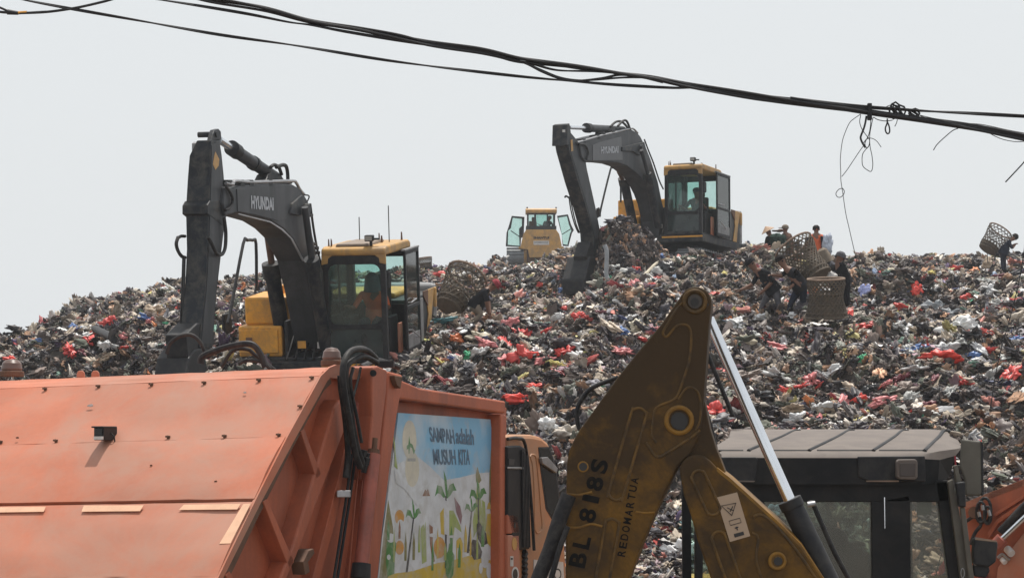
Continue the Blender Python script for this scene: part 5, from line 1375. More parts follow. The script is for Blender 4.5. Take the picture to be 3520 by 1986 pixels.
    b = MB(X.M); b.hexa([(cx1 - .08, cy0 + .2, 1.947), (cx1 - .08, cy1 - .28, 1.947), (cx0 + .5, cy1 - .3, 1.95), (cx0 + .5, cy0 + .24, 1.95)], [(cx1 - .10, cy0 + .22, 1.985), (cx1 - .10, cy1 - .30, 1.985), (cx0 + .52, cy1 - .32, 1.99), (cx0 + .52, cy0 + .26, 1.99)])
    b.build('roof_hatch', M_['hatch'], rf, bevel=0.008)
    # roof lamp and aerials
    b = MB(X.M); b.box(1.18, 1.30, .93, 1.07, 2.02, 2.12); l_ = b.build('roof_lamp', K_, r, bevel=0.015)
    b = MB(X.M); b.box(1.301, 1.306, .945, 1.055, 2.035, 2.105); b.build('lamp_lens', M_['lens'], l_)
    b = MB(X.M); b.box(1.2, 1.24, 1.0, 1.04, 1.94, 2.02); b.box(1.2, 1.23, 1.07, 1.16, 2.04, 2.07); b.build('lamp_bracket', K_, l_)
    for (x, y, h_, q) in ((1.15, .30, .12, .015), (1.22, .36, .13, .012), (0.3, .92, .15, .016), (0.45, 1.0, .12, .02), (-.1, 1.2, .14, .018), (1.05, .32, .10, .012)):
        b = MB(X.M); b.cyl((x, y, 1.94), (x, y, 1.94 + h_), q, q * .6, n=8); b.build('roof_fitting', M_['rust'], rf)
    # open cab door folded back along the side
    dx0, dx1, dy = door_x[0], door_x[1], 1.36
    dr = [(dx0, dy), (dx1, dy)]
    b = MB(X.M)
    for q in ((dx0, dx1, dy, dy + .04, 1.74, 1.80), (dx0, dx1, dy, dy + .04, .84, .90), (dx0, dx0 + .05, dy, dy + .04, .15, 1.80), (dx1 - .05, dx1, dy, dy + .04, .15, 1.80), (dx0, dx1, dy, dy + .04, .12, .20)):
        b.box(*q)
    d_ = b.build('cab_door', K_, r, bevel=0.008)
    X.bx('door_glass', M_['glassdoor'], (dx0 + .05, dx1 - .05, dy + .01, dy + .018, .90, 1.74), bevel=0, parent=d_)
    X.bx('door_panel', M_['greypaint'], (dx0 + .05, dx1 - .05, dy + .005, dy + .03, .20, .42), bevel=0.004, parent=d_)
    X.bx('door_glass', M_['glassdoor'], (dx0 + .05, dx1 - .05, dy + .01, dy + .018, .42, .84), bevel=0, parent=d_)
    X.bx('door_top', M_['greypaint'], (dx0, dx1 + .05, dy - .02, dy + .05, 1.80, 1.83), bevel=0.004, parent=d_)
    X.lt('door_handle', [(dx1 - .1, dy + .03, .5), (dx1 - .1, dy + .09, .5), (dx1 - .6, dy + .09, .34), (dx1 - .6, dy + .03, .34)], 0.014, M_['steel'], sm=0, parent=d_)
    X.lt('door_handle', [(dx1 - .12, dy + .03, .95), (dx1 - .12, dy + .08, .95), (dx1 - .5, dy + .08, .98), (dx1 - .5, dy + .03, .98)], 0.012, M_['steel'], sm=0, parent=d_)
    X.bx('cab_fan', K_, (0.75, 0.95, 1.10, 1.22, 1.22, 1.52), bevel=0.04)
    # engine house, side panels, counterweight
    X.bx('engine_house', M_['machine'], (-2.1, -0.42, -1.24, 1.24, 0.10, 0.92), bevel=0.03)
    X.bx('engine_hood', Y, (-2.0, -0.7, -0.9, 0.9, 0.92, 1.02), bevel=0.04)
    X.bx('side_panel', M_['greypaint'], (-1.25, -0.45, 1.242, 1.256, 0.14, 0.88), bevel=0.005)
    b = MB(X.M); b.prism([(-2.08, 1.243, .98), (-1.5, 1.243, .98), (-1.62, 1.243, .55), (-1.42, 1.243, .12), (-1.75, 1.243, .12), (-1.85, 1.243, .5)], (0, .018, 0)); b.build('yellow_side_stripe', M_['yellow2'], r, bevel=0.003)
    b = MB(X.M); b.prism([(-1.62, 1.243, .98), (-1.28, 1.243, .98), (-1.28, 1.243, .90), (-1.6, 1.243, .70)], (0, .02, 0)); b.build('air_grille', M_['rust'], r)
    b = MB(X.M); cw = []
    for a in range(0, 91, 15): cw.append((-2.15 - .45 * math.sin(R(a)) , 1.27 - .5 + .5 * math.cos(R(a))))
    for a in range(90, -1, -15): cw.append((-2.15 - .45 * math.sin(R(a)), -1.27 + .5 - .5 * math.cos(R(a))))
    b.prism([(x, y, -.02) for x, y in cw], (0, 0, 1.06)); b.build('counterweight', M_['greypaint'], r, bevel=0.08, seg=3)
    b = MB(X.M); b.prism([(x * 1 - .004 if x < -2.2 else x, y, .62) for x, y in [(p[0] - .006, p[1] * 1.006) for p in cw]], (0, 0, .36)); b.build('counterweight_band', M_['yellow2'], r, bevel=0.03)
    b = MB(X.M); b.prism([(-2.15, y, z) for y, z in ((1.275, -.12), (1.275, .10), (-1.25, .10), (-1.25, -.12))], (-.5, 0, .06)); b.build('rear_skirt', m, r, bevel=0.02)
    X.lt('hood_rail', [(-1.9, -.9, 1.12), (-1.9, -.9, 1.34), (-.9, -.9, 1.34), (-.9, -.9, 1.12)], 0.018, K_, sm=0)
    # boom-side tanks, steps, valve gear
    X.bx('tool_box', Y, (0.35, 1.10, -1.30, -0.56, 0.16, 0.66), bevel=0.03)
    X.bx('tool_box_lid', Y, (1.10, 1.13, -1.27, -0.62, 0.22, 0.60), bevel=0.012)
    X.bx('box_latch', M_['rust'], (1.131, 1.14, -1.16, -1.05, 0.36, 0.48), bevel=0.004)
    X.bx('fuel_tank', Y, (-0.15, 0.90, -1.24, -0.52, 0.66, 1.12), bevel=0.04)
    X.bx('tank_cap', Y, (0.15, 0.32, -0.86, -0.74, 1.12, 1.26), bevel=0.02)
    X.bx('hydraulic_tank', Y, (-0.55, 0.25, -0.52, 0.1, 0.60, 1.18), bevel=0.04)
    X.bx('tank_stripe', M_['hatch'], (0.2, 0.253, -0.50, -0.30, 1.0, 1.14), bevel=0.004)
    X.bx('lower_deck', m, (0.2, 1.2, -1.27, 0.2, -0.08, 0.16), bevel=0.02)
    b = MB(X.M); b.cyl((0.35, -.33, .75), (0.60, -.33, .72), 0.10, n=16); b.build('air_cleaner', M_['steel'], r, bevel=0.01, smooth=True)
    for k in range(5):
        X.lt('hydraulic_hose', [(0.3, -.42 + .14 * k, .35), (0.75, -.45 + .15 * k, .48 + .05 * (k % 2)), (1.05, -.44 + .14 * k, .3), (1.25, -.46 + .15 * k, .12)], 0.022, M_['rubber'])
    X.bx('boom_bracket', K_, (0.35, 1.15, 0.13, 0.19, 0.05, 0.85), (0.35, 1.15, -0.50, -0.44, 0.05, 0.75), bevel=0.02)
    X.bx('notice_plate', M_['yellow'], (1.16, 1.17, -.28, -.14, .30, .42), bevel=0.002)
    X.bx('notice_plate', M_['white'], (1.16, 1.17, .05, .12, .30, .40), bevel=0.002)
    # undercarriage
    b = MB(X.M); b.cyl((0, 0, -.3), (0, 0, -.1), 0.7, n=24); b.build('slew_ring', K_, r)
    for sy in (-1, 1):
        yc = sy * 1.0
        prof = []
        for a in range(-90, 91, 30): prof.append((1.55 + .38 * math.cos(R(a)), -.72 + .36 * math.sin(R(a))))
        for a in range(90, 271, 30): prof.append((-1.75 + .38 * math.cos(R(a)), -.72 + .36 * math.sin(R(a))))
        b = MB(X.M); b.prism([(x, yc - .24, z) for x, z in prof], (0, .48, 0)); fr = b.build('track_frame', M_['black'], r, bevel=0.01)
        # shoes around the frame
        per = []; q = prof + [prof[0]]
        for i in range(len(q) - 1):
            a_ = Vector((q[i][0], 0, q[i][1])); c_ = Vector((q[i + 1][0], 0, q[i + 1][1])); L_ = (c_ - a_).length; nn = max(1, round(L_ / .2))
            for j in range(nn): per.append((a_ + (c_ - a_) * ((j + .5) / nn), (c_ - a_).normalized()))
        me0 = None
        for (p, d) in per:
            nrm = Vector((d.z, 0, -d.x))
            if (p - Vector((-.1, 0, -.72))).dot(nrm) < 0: nrm = -nrm
            if me0 is None:
                b = MB(X.M)
                T = Matrix.Translation((0, 0, 0))
                b.box(-.085, .085, -.29, .29, 0.0, .03); b.box(-.02, .02, -.29, .29, .03, .06)
                so_ = b.build('track_shoe', M_['trackgrey'], r); me0 = so_.data
            else:
                so_ = bpy.data.objects.new('track_shoe', me0); COL.objects.link(so_); so_.parent = r
            ax = Matrix(((d.x, 0, nrm.x), (0, 1, 0), (d.z, 0, nrm.z))).to_4x4()
            so_.matrix_local = Matrix.Translation(Vector((p.x, yc, p.z)) + nrm * 0.012) @ ax
    b = MB(X.M); b.box(-1.2, 1.2, -.76, .76, -.75, -.35); b.build('car_body', K_, r, bevel=0.03)

def driver(X, name_label, shirt, hat, lean=0.0, veil=None):
    """seated operator at the controls, in machine coordinates"""
    M = X.M
    L = lambda x, y, z: M @ Vector((x, y, z))
    J = {'pelvis': L(.15, .76, .64), 'chest': L(.16 + lean, .76, 1.02), 'neck': L(.18 + lean, .76, 1.16), 'head': L(.20 + lean, .76, 1.30),
         'ls': L(.18 + lean, .95, 1.08), 'le': L(.35, 1.05, .86), 'lh': L(.60, 1.07, .92), 'rs': L(.18 + lean, .57, 1.08), 're': L(.35, .46, .86), 'rh': L(.60, .44, .92),
         'lk': L(.60, .88, .66), 'lf': L(.78, .90, .22), 'rk': L(.60, .64, .66), 'rf': L(.78, .62, .22)}
    return figure(J, name_label, shirt, 'darkcloth', hat=hat, face=(M.to_3x3() @ Vector((1, 0, 0))), veil=veil)

# ---------------------------------------------------------------- first excavator (left, nearer)
MX = mframe(R(11), R(9), 1335, 1242, 35.0, (1.35, 1.27, 0.10))
ex1 = thing('excavator', 'nearer excavator at left, dark boom raised and arm hanging straight down', 'excavator', MX, 'excavators working on the waste hill')
X1 = Mach(ex1)
house(X1)
MS = M_['machineside']; MD = M_['machine']
YB = 0.08      # left face of the boom
boom1 = [(774, 642), (800, 648), (830, 637), (932, 628), (1006, 634), (1035, 650), (1060, 694), (1066, 735), (1066, 772), (1080, 830), (1093, 887), (1118, 950), (1138, 1010), (1160, 1100), (1170, 1190),
         (1112, 1200), (1095, 1120), (1073, 1000), (1048, 896), (1006, 817), (973, 784), (932, 758), (880, 743), (820, 731), (775, 742), (768, 700)]
bo1 = X1.slab('boom', boom1, YB, 0.46, MS, 0.02)
X1.slab('boom_edge', [(820, 733), (932, 761), (973, 787), (1006, 820), (1048, 899), (1040, 896), (1000, 820), (968, 790), (930, 765), (820, 737)], YB + .012, 0.012, M_['steel'], 0, bo1)
X1.slab('boom_plate', [(815, 650), (905, 640), (1000, 640), (1030, 664), (1045, 720), (1010, 745), (960, 760), (880, 738), (818, 726)], YB + .012, 0.012, MS, 0.002, bo1)
X1.slab('boom_gusset', [(1006, 700), (1040, 670), (1050, 700), (1066, 700), (1064, 735), (1030, 742), (1000, 735)], YB + .05, 0.05, MD, 0.01, bo1)
b = MB(X1.M); 
pp_ = X1.plane(1040, 718, YB); b = MB(); b.cyl(pp_, pp_ + X1.yv() * .12, .085, n=16); b.build('cylinder_pin', MD, ex1, bevel=0.01)
# arm (dipper): hangs down in front of us
YA = 0.02; AW = 0.34
arm1 = [(724, 482), (755, 470), (763, 520), (771, 631), (776, 745), (763, 854), (754, 930), (746, 1000), (730, 1195), (684, 1195), (694, 1110), (704, 1000), (713, 854), (717, 710), (722, 606)]
ST = [(482, 724, 755, .20, 'n'), (534, 722, 763, .30, 'n'), (606, 722, 770, .325, 'n'), (690, 717, 775, .325, 'n'), (745, 716, 776, .325, 'n'), (854, 713, 763, .30, 'n'), (1000, 704, 746, .29, 'n'), (1195, 686, 730, .29, 'n')]
b = MB(); gv = []
for (yy, xa, xb, wd, _) in ST:
    A_, B_ = X1.plane(xa, yy, YA), X1.plane(xb, yy, YA); gv += [A_, B_, B_ - X1.yv() * wd, A_ - X1.yv() * wd]
nn = len(ST); fs_ = [(4 * i + k, 4 * i + (k + 1) % 4, 4 * i + 4 + (k + 1) % 4, 4 * i + 4 + k) for i in range(nn - 1) for k in range(4)] + [(0, 1, 2, 3), (4 * nn - 1, 4 * nn - 2, 4 * nn - 3, 4 * nn - 4)]
b.add(gv, fs_); a1_ = b.build('arm', MD, ex1, bevel=0.012)
X1.slab('arm_side', [(728, 500), (752, 485), (759, 530), (767, 640), (771, 745), (758, 852), (742, 995), (727, 1180), (692, 1180), (710, 1000), (719, 854), (723, 710), (727, 606)], YA + .008, 0.008, MS, 0, a1_)
X1.slab('arm_mark', [(741, 522), (754, 548), (752, 570), (741, 584), (733, 566), (737, 540)], YA + .014, 0.005, M_['yellow2'], 0, a1_)
for yy in (YA - .0, YA - .19):
    X1.slab('arm_ear', [(726, 486), (733, 460), (738, 447), (752, 443), (760, 452), (762, 480)], yy, 0.07, MD, 0.012, a1_)
p0 = X1.plane(747, 462, YA + .02); p1 = X1.plane(747, 462, YA + .02) - X1.yv() * .28; b = MB(); b.cyl(p0, p1, .04, n=14); b.build('arm_pin', MD, ex1)
X1.slab('arm_front_plate', [(716, 492), (722, 486), (720, 530), (716, 536)], YA - .04, 0.24, M_['greypaint'], 0.004, a1_)
X1.slab('arm_collar', [(714, 705), (722, 690), (776, 690), (778, 745), (770, 780), (714, 735)], YA + .012, AW + .03, MD, 0.01, a1_)
# bucket link, bucket
X1.slab('bucket_link', [(640, 1150), (680, 1110), (735, 1110), (738, 1180), (700, 1230), (645, 1230)], YA - .02, AW - .04, M_['black'], 0.02)
b = MB(); c_ = X1.plane(668, 1125, YA - .15); b.box(-.07, .07, -.1, .02, -.06, .08, Matrix.Translation(c_)); b.build('bucket_ram_end', M_['lens'], ex1, bevel=0.02)
X1.slab('bucket', [(668, 1200), (705, 1192), (712, 1260), (700, 1330), (670, 1350), (640, 1290), (650, 1230)], YA - .0, .46, M_['black'], 0.03)
X1.tb('arm_hose', [(612, 815), (606, 838), (612, 862), (624, 880), (636, 885)], 0.025, M_['rubber'], YA - .32)
X1.tb('arm_hose', [(636, 812), (622, 812), (612, 818)], 0.022, M_['rubber'], YA - .32)
X1.tb('arm_pipe', [(630, 885), (626, 1000), (620, 1130)], 0.016, M_['black'], YA - .34, sm=2)
X1.tb('arm_pipe', [(635, 885), (632, 1000), (628, 1130)], 0.016, M_['black'], YA - .30, sm=2)
X1.tb('arm_hose', [(770, 748), (776, 800), (774, 850), (764, 873), (748, 874), (738, 860), (724, 830), (714, 815)], 0.026, M_['rubber'], YA + .06)
# arm cylinder on top of the boom
YC = YB - .23
def cylseg(X, pts, y, m, name='arm_cylinder', par=None):
    b = MB()
    for (xa, ya, xb, yb, r_) in pts: b.cyl(X.plane(xa, ya, y), X.plane(xb, yb, y), r_, n=18)
    return b.build(name, m, par or X.root, smooth=True, bevel=0)
cylseg(X1, [(752, 480, 806, 516, .055)], YC, M_['chrome'], 'cylinder_rod')
cylseg(X1, [(796, 509, 814, 522, .115)], YC, M_['black'], 'cylinder_gland')
cylseg(X1, [(812, 521, 948, 612, .095)], YC, MS)
cylseg(X1, [(868, 559, 876, 564, .11)], YC, MD, 'cylinder_band')
X1.slab('cylinder_bracket', [(925, 600), (940, 590), (966, 598), (985, 630), (980, 645), (905, 645), (895, 632), (915, 622)], YB - .12, 0.2, MD, 0.02)
X1.tb('hose_loop', [(930, 575), (942, 567), (958, 575), (968, 600)], 0.028, M_['rubber'], YB - .10)
X1.tb('hose_loop', [(950, 575), (968, 568), (982, 570), (988, 590), (990, 625)], 0.030, M_['rubber'], YB - .04)
X1.tb('boom_pipe', [(776, 630), (800, 634), (808, 622), (860, 626), (930, 624), (1005, 622), (1018, 628), (1030, 650), (1045, 668)], 0.025, M_['steel'], YB - .02)
X1.tb('boom_pipe', [(776, 640), (830, 632), (930, 632), (1000, 628)], 0.025, M_['black'], YB - .16)
for x in (790, 835, 866, 932):
    X1.slab('pipe_clamp', [(x - 6, 618), (x + 6, 618), (x + 8, 642), (x - 8, 642)], YB, 0.22, M_['black'], 0.01)
X1.tb('hose_loop', [(1052, 700), (1062, 680), (1060, 672), (1046, 670)], 0.012, M_['rubber'], YB)
# hoses at the arm joint
for k in range(5):
    X1.tb('joint_hose', [(776 + k * 3, 640 + 6 * k), (790 + k * 5, 660 + 8 * k), (800 + k * 3, 690 + 4 * k), (788, 715), (774, 722 - 5 * k)], 0.022, M_['rubber'], YB + .03 - .07 * k)
# pipes and bolts running along the boom back
X1.tb('boom_back_pipe', [(1066, 700), (1080, 800), (1096, 880), (1118, 945), (1142, 1000), (1150, 1080)], 0.02, M_['black'], YB - .05)
for x, y in ((1070, 740), (1084, 838), (1094, 868), (1090, 852)):
    X1.slab('hose_bracket', [(x - 4, y - 5), (x + 7, y - 5), (x + 7, y + 6), (x - 4, y + 6)], YB, 0.1, M_['black'], 0.005)
# boom cylinders
cylseg(X1, [(917, 790, 937, 925, .055)], -0.62, M_['rust'], 'cylinder_rod')
cylseg(X1, [(932, 905, 938, 955, .155), (938, 955, 984, 1215, .125)], -0.62, MD, 'boom_cylinder')
cylseg(X1, [(1048, 712, 1074, 905, .055)], 0.20, MS, 'cylinder_rod')
cylseg(X1, [(1070, 890, 1078, 930, .125), (1076, 925, 1120, 1190, .105)], 0.20, MD, 'boom_cylinder')
# handrail and mirror
X1.tb('hand_rail', [(782, 1110), (796, 1050), (836, 838), (850, 826), (868, 826), (880, 838), (882, 1000)], 0.026, M_['black'], -1.15, sm=3)
X1.slab('mirror', [(770, 1080), (788, 1075), (798, 1095), (800, 1140), (786, 1150), (772, 1130)], -1.25, .05, M_['black'], 0.02)
def wornletters(X, word, quad, y, par):
    text(word, 'lettering', M_['wornwhite'], par, X.plane(*quad[0], y), X.plane(*quad[1], y), X.plane(*quad[2], y), 0.05)
wornletters(X1, 'HYUNDAI', [(864, 718), (941, 724), (863, 672)], YB + .02, bo1)
for (px, y_, h_) in ((1338, 1.1, .6), (1207, .6, .42), (1222, .72, .0)):
    if h_:
        b = MB(X1.M); b.tube([(0.35, y_, 1.94), (0.33, y_ + .0, 1.94 + h_)], 0.008, 6); b.build('aerial', M_['black'], ex1)
# ---------------------------------------------------------------- second excavator (centre, farther)
MX2 = mframe(R(23), R(0), 2413, 802, 57.0, (1.35, 1.27, 0.10))
ex2 = thing('excavator', 'farther excavator at the top of the hill, its bucket dug into a dark heap', 'excavator', MX2, 'excavators working on the waste hill')
X2 = Mach(ex2)
house(X2, door_x=(-0.75, 0.42))
boom2 = [(1992, 487), (2012, 480), (2050, 470), (2100, 458), (2140, 452), (2172, 446), (2190, 456), (2201, 468), (2215, 495), (2223, 512), (2236, 545), (2250, 588), (2262, 625), (2275, 690), (2292, 760), (2300, 820),
         (2268, 825), (2262, 760), (2248, 700), (2235, 665), (2217, 630), (2200, 606), (2181, 590), (2155, 570), (2125, 560), (2090, 556), (2011, 555), (2000, 540)]
bo2 = X2.slab('boom', boom2, YB, 0.46, MS, 0.02)
X2.slab('boom_plate', [(2038, 500), (2060, 490), (2136, 470), (2141, 550), (2038, 552)], YB + .012, .012, mat('boom_side_patch', (0.085, 0.088, 0.095), 0.5, 0, 0.15, 3), 0.002, bo2)
X2.slab('boom_gusset', [(2140, 505), (2215, 488), (2222, 512), (2226, 530), (2200, 535), (2175, 520), (2140, 520)], YB + .05, 0.05, MD, 0.01, bo2)
pp_ = X2.plane(2196, 510, YB); b = MB(); b.cyl(pp_, pp_ + X2.yv() * .12, .085, n=16); b.build('cylinder_pin', MD, ex2, bevel=0.01)
AW2 = 0.34
arm2 = [(1956, 425), (1962, 455), (1989, 487), (2011, 534), (2018, 579), (2038, 668), (2048, 713), (2058, 765), (2074, 847), (2078, 900), (2076, 950), (2052, 955), (2045, 900), (2038, 800), (2012, 705), (1986, 625), (1968, 560), (1957, 521), (1950, 480)]
a2_ = X2.slab('arm', arm2, YA, AW2, MD, 0.02)
X2.slab('arm_side', [(1964, 470), (1986, 492), (2006, 536), (2013, 580), (2034, 670), (2054, 765), (2062, 820), (2046, 822), (2018, 705), (1992, 620), (1974, 560), (1962, 521)], YA + .008, .008, MS, 0, a2_)
X2.slab('arm_mark', [(1962, 482), (1968, 480), (1971, 519), (1964, 521)], YA + .014, 0.005, M_['yellow2'], 0, a2_)
X2.slab('arm_head', [(1950, 428), (1958, 424), (1963, 455), (1958, 500), (1948, 500)], YA + .02, AW2 + .04, MD, 0.015, a2_)
X2.slab('arm_pin', [(1935, 446), (1943, 446), (1943, 455), (1935, 455)], YA + .05, .02, M_['lens'], 0, a2_)
X2.slab('arm_front_plate', [(1985, 690), (2030, 800), (2046, 900), (2036, 905), (2015, 830), (1975, 700)], YA - .30, 0.06, M_['rust'], 0.004, a2_)
X2.slab('bucket_link', [(2030, 830), (2075, 850), (2080, 930), (2060, 950), (2025, 940), (2015, 880)], YA - .02, AW2, M_['black'], 0.02)
X2.slab('bucket', [(2030, 880), (2076, 880), (2084, 950), (2070, 1000), (2040, 1020), (2012, 1012), (2010, 960)], YA + .05, 0.60, M_['black'], 0.04)
cylseg(X2, [(1956, 438, 2022, 441, .05)], YC, M_['chrome'], 'cylinder_rod')
cylseg(X2, [(2014, 440, 2026, 441, .12)], YC, M_['black'], 'cylinder_gland')
cylseg(X2, [(2026, 441, 2140, 447, .095)], YC, MS)
X2.slab('cylinder_bracket', [(2120, 440), (2150, 438), (2165, 450), (2168, 462), (2110, 468)], YB - .12, 0.2, MD, 0.02)
X2.tb('hose_loop', [(2098, 436), (2116, 420), (2134, 418), (2150, 430), (2160, 446)], 0.03, M_['rubber'], YB - .12)
X2.tb('hose_loop', [(2124, 434), (2140, 417), (2152, 415), (2160, 428), (2166, 446)], 0.03, M_['rubber'], YB - .02)
X2.tb('boom_pipe', [(1985, 490), (2020, 480), (2060, 468), (2110, 456), (2165, 443), (2178, 444), (2192, 458)], 0.025, M_['steel'], YB - .02)
X2.tb('boom_pipe', [(1988, 496), (2020, 488), (2060, 476), (2110, 464)], 0.03, M_['black'], YB - .16)
for x, y in ((2010, 484), (2058, 472), (2078, 462), (2110, 455)):
    X2.slab('pipe_clamp', [(x - 4, y - 8), (x + 4, y - 8), (x + 5, y + 8), (x - 5, y + 8)], YB, 0.22, M_['black'], 0.01)
for k in range(5):
    X2.tb('joint_hose', [(1990 + 2 * k, 495 + 4 * k), (2012 + 3 * k, 500 + 6 * k), (2022 + 2 * k, 525), (2016 + k, 548)], 0.024, M_['rubber'], YB + .03 - .06 * k)
X2.tb('boom_back_pipe', [(2215, 480), (2230, 520), (2246, 560), (2266, 620), (2280, 650)], 0.02, M_['black'], YB - .05)
cylseg(X2, [(2126, 590, 2144, 625, .05)], -0.62, M_['rust'], 'cylinder_rod')
cylseg(X2, [(2143, 612, 2148, 635, .15), (2147, 630, 2180, 790, .12)], -0.62, MD, 'boom_cylinder')
cylseg(X2, [(2205, 516, 2228, 600, .05)], 0.20, MS, 'cylinder_rod')
cylseg(X2, [(2226, 596, 2262, 780, .105)], 0.20, MD, 'boom_cylinder')
X2.tb('arm_pipe', [(1956, 676), (1962, 720), (1975, 770), (1988, 800)], 0.016, M_['black'], YA - .36, sm=2)
X2.tb('arm_pipe', [(1960, 676), (1968, 720), (1980, 770), (1992, 800)], 0.016, M_['black'], YA - .32, sm=2)
X2.tb('arm_hose', [(1956, 680), (1946, 674), (1942, 678)], 0.022, M_['rubber'], YA - .34)
X2.tb('hand_rail', [(2062, 745), (2066, 715), (2098, 585), (2106, 577), (2126, 578), (2133, 590), (2134, 695)], 0.026, M_['black'], -1.15, sm=3)
X2.slab('mirror', [(2054, 716), (2062, 712), (2064, 745), (2056, 750)], -1.25, .05, M_['black'], 0.02)
wornletters(X2, 'HYUNDAI', [(2066, 529), (2126, 526), (2066, 505)], YB + .02, bo2)
# ================================================================ bulldozer seen from behind
MDZ = mframe(R(180), R(-3), 1860, 726, 112.0, (-1.1, 0, 2.95), 0)     # forward is away from us
dz = thing('bulldozer', 'yellow tracked bulldozer seen from behind with both cab doors open', 'bulldozer', MDZ)
Z = Mach(dz)
YZ = M_['yellow2']
b = MB(Z.M); b.prism([(-1.75, y, z) for y, z in ((.76, 1.98), (-.76, 1.98), (-.92, 1.75), (-1.04, 1.2), (-1.04, 1.0), (-.68, .95), (-.6, .55), (.6, .55), (.68, .95), (1.04, 1.0), (1.04, 1.2), (.92, 1.75))], (1.0, 0, 0))
tank = b.build('rear_tank', YZ, dz, bevel=0.03)
Z.bx('tank_panel', YZ, (-1.775, -1.752, -.42, .38, 1.02, 1.90), bevel=0.006)
Z.bx('fender', YZ, (-1.6, 1.2, -1.15, -.80, 1.0, 1.12), (-1.6, 1.2, .80, 1.15, 1.0, 1.12), bevel=0.01)
Z.bx('name_plate', M_['white'], (-1.79, -1.776, -.40, .40, 1.20, 1.40), bevel=0.002)
for zz in (1.33, 1.27):
    Z.bx('plate_print', M_['greypaint'], (-1.795, -1.7905, -.35, .36, zz, zz + .03), bevel=0)
bl, br, tl_ = [Z.M @ Vector(q) for q in ((-1.795, .40, 1.50), (-1.795, -.40, 1.50), (-1.795, .40, 1.62))]
text('SHANTUI', 'lettering', M_['ink'], tank, bl, br, tl_, 0.05)
for q in ((-.75, -1.0), (.85, 1.0)):
    pass
Z.bx('cab_base', M_['black'], (-1.55, .3, -.78, .78, 1.95, 2.18), bevel=0.01)
for (x, y) in ((-1.5, -.72), (-1.5, .64), (.2, -.72), (.2, .64)):
    Z.bx('cab_pillar', M_['black'], (x, x + .1, y, y + .08, 2.18, 2.82), bevel=0.008)
Z.bx('window_bar', M_['black'], (-1.5, -1.42, -.36, -.28, 2.18, 2.82), (-1.5, -1.42, .26, .36, 2.18, 2.82), bevel=0.005)
Z.bx('rear_window', M_['glass'], (-1.46, -1.452, -.28, .26, 2.18, 2.82), bevel=0)
Z.bx('front_window', M_['glass'], (.24, .248, -.64, .64, 2.18, 2.82), bevel=0)
Z.bx('cab_header', M_['black'], (-1.5, -1.42, -.64, .64, 2.76, 2.84), bevel=0)
b = MB(Z.M); b.prism([(x, -.80, z) for x, z in ((-1.72, 2.83), (.35, 2.83), (.4, 2.9), (.3, 3.03), (-1.6, 3.07), (-1.72, 3.0))], (0, 1.6, 0)); b.build('cab_roof', YZ, dz, bevel=0.03)
Z.bx('roof_gutter', M_['yellow'], (-1.735, -1.72, -.78, .78, 2.93, 2.96), bevel=0.003)
Z.bx('roof_lamp', M_['rust'], (-1.6, -1.5, .68, .76, 3.05, 3.14), bevel=0.01); Z.bx('roof_lamp', M_['rust'], (-1.6, -1.5, -.80, -.72, 3.07, 3.14), bevel=0.01)
Z.bx('driver_seat', M_['browncloth'], (-.9, -.5, .22, .62, 2.1, 2.45), (-.85, -.7, .30, .48, 2.45, 2.66), bevel=0.03)
# doors: outline frames swung out to both sides
def dozdoor(sy, px):
    f = lambda x, y: onp(x, y, at(px, 820, 113.2), Vector((0.12 * sy, -1, 0)).normalized())
    return f
def door(px, outline, glass, lo, bar):
    f = dozdoor(1, px)
    b = MB(); n = len(outline); o = [f(*p) for p in outline]; g = [f(*p) for p in glass]
    for i in range(n):
        j = (i + 1) % n
        b.hexa([o[i], o[j], g[j], g[i]], [p + Vector((0, .05, 0)) for p in (o[i], o[j], g[j], g[i])])
    d_ = b.build('cab_door', M_['black'], dz)
    b = MB(); b.prism([p + Vector((0, .02, 0)) for p in g], (0, .008, 0)); b.build('door_glass', M_['glassdoor'], d_)
    b = MB(); b.tube([f(*bar[0]), f(*bar[1])], 0.024, 6); b.build('door_bar', M_['black'], d_)
dc = crop(1700, 700, 0.1789)
door(1770, [dc(330, 235), dc(575, 255), dc(560, 640), dc(510, 660), dc(500, 835), dc(215, 820), dc(230, 560), dc(270, 440)],
     [dc(350, 272), dc(525, 290), dc(525, 430), dc(470, 480), dc(480, 810), dc(255, 790), dc(262, 520), dc(315, 470)], None, (dc(310, 520), dc(490, 640)))
door(1935, [dc(1200, 235), dc(1410, 205), dc(1470, 400), dc(1525, 510), dc(1490, 560), dc(1420, 820), dc(1310, 810), dc(1290, 600)],
     [dc(1225, 270), dc(1390, 240), dc(1430, 400), dc(1475, 520), dc(1450, 570), dc(1400, 790), dc(1320, 780), dc(1265, 440)], None, (dc(1300, 590), dc(1460, 490)))
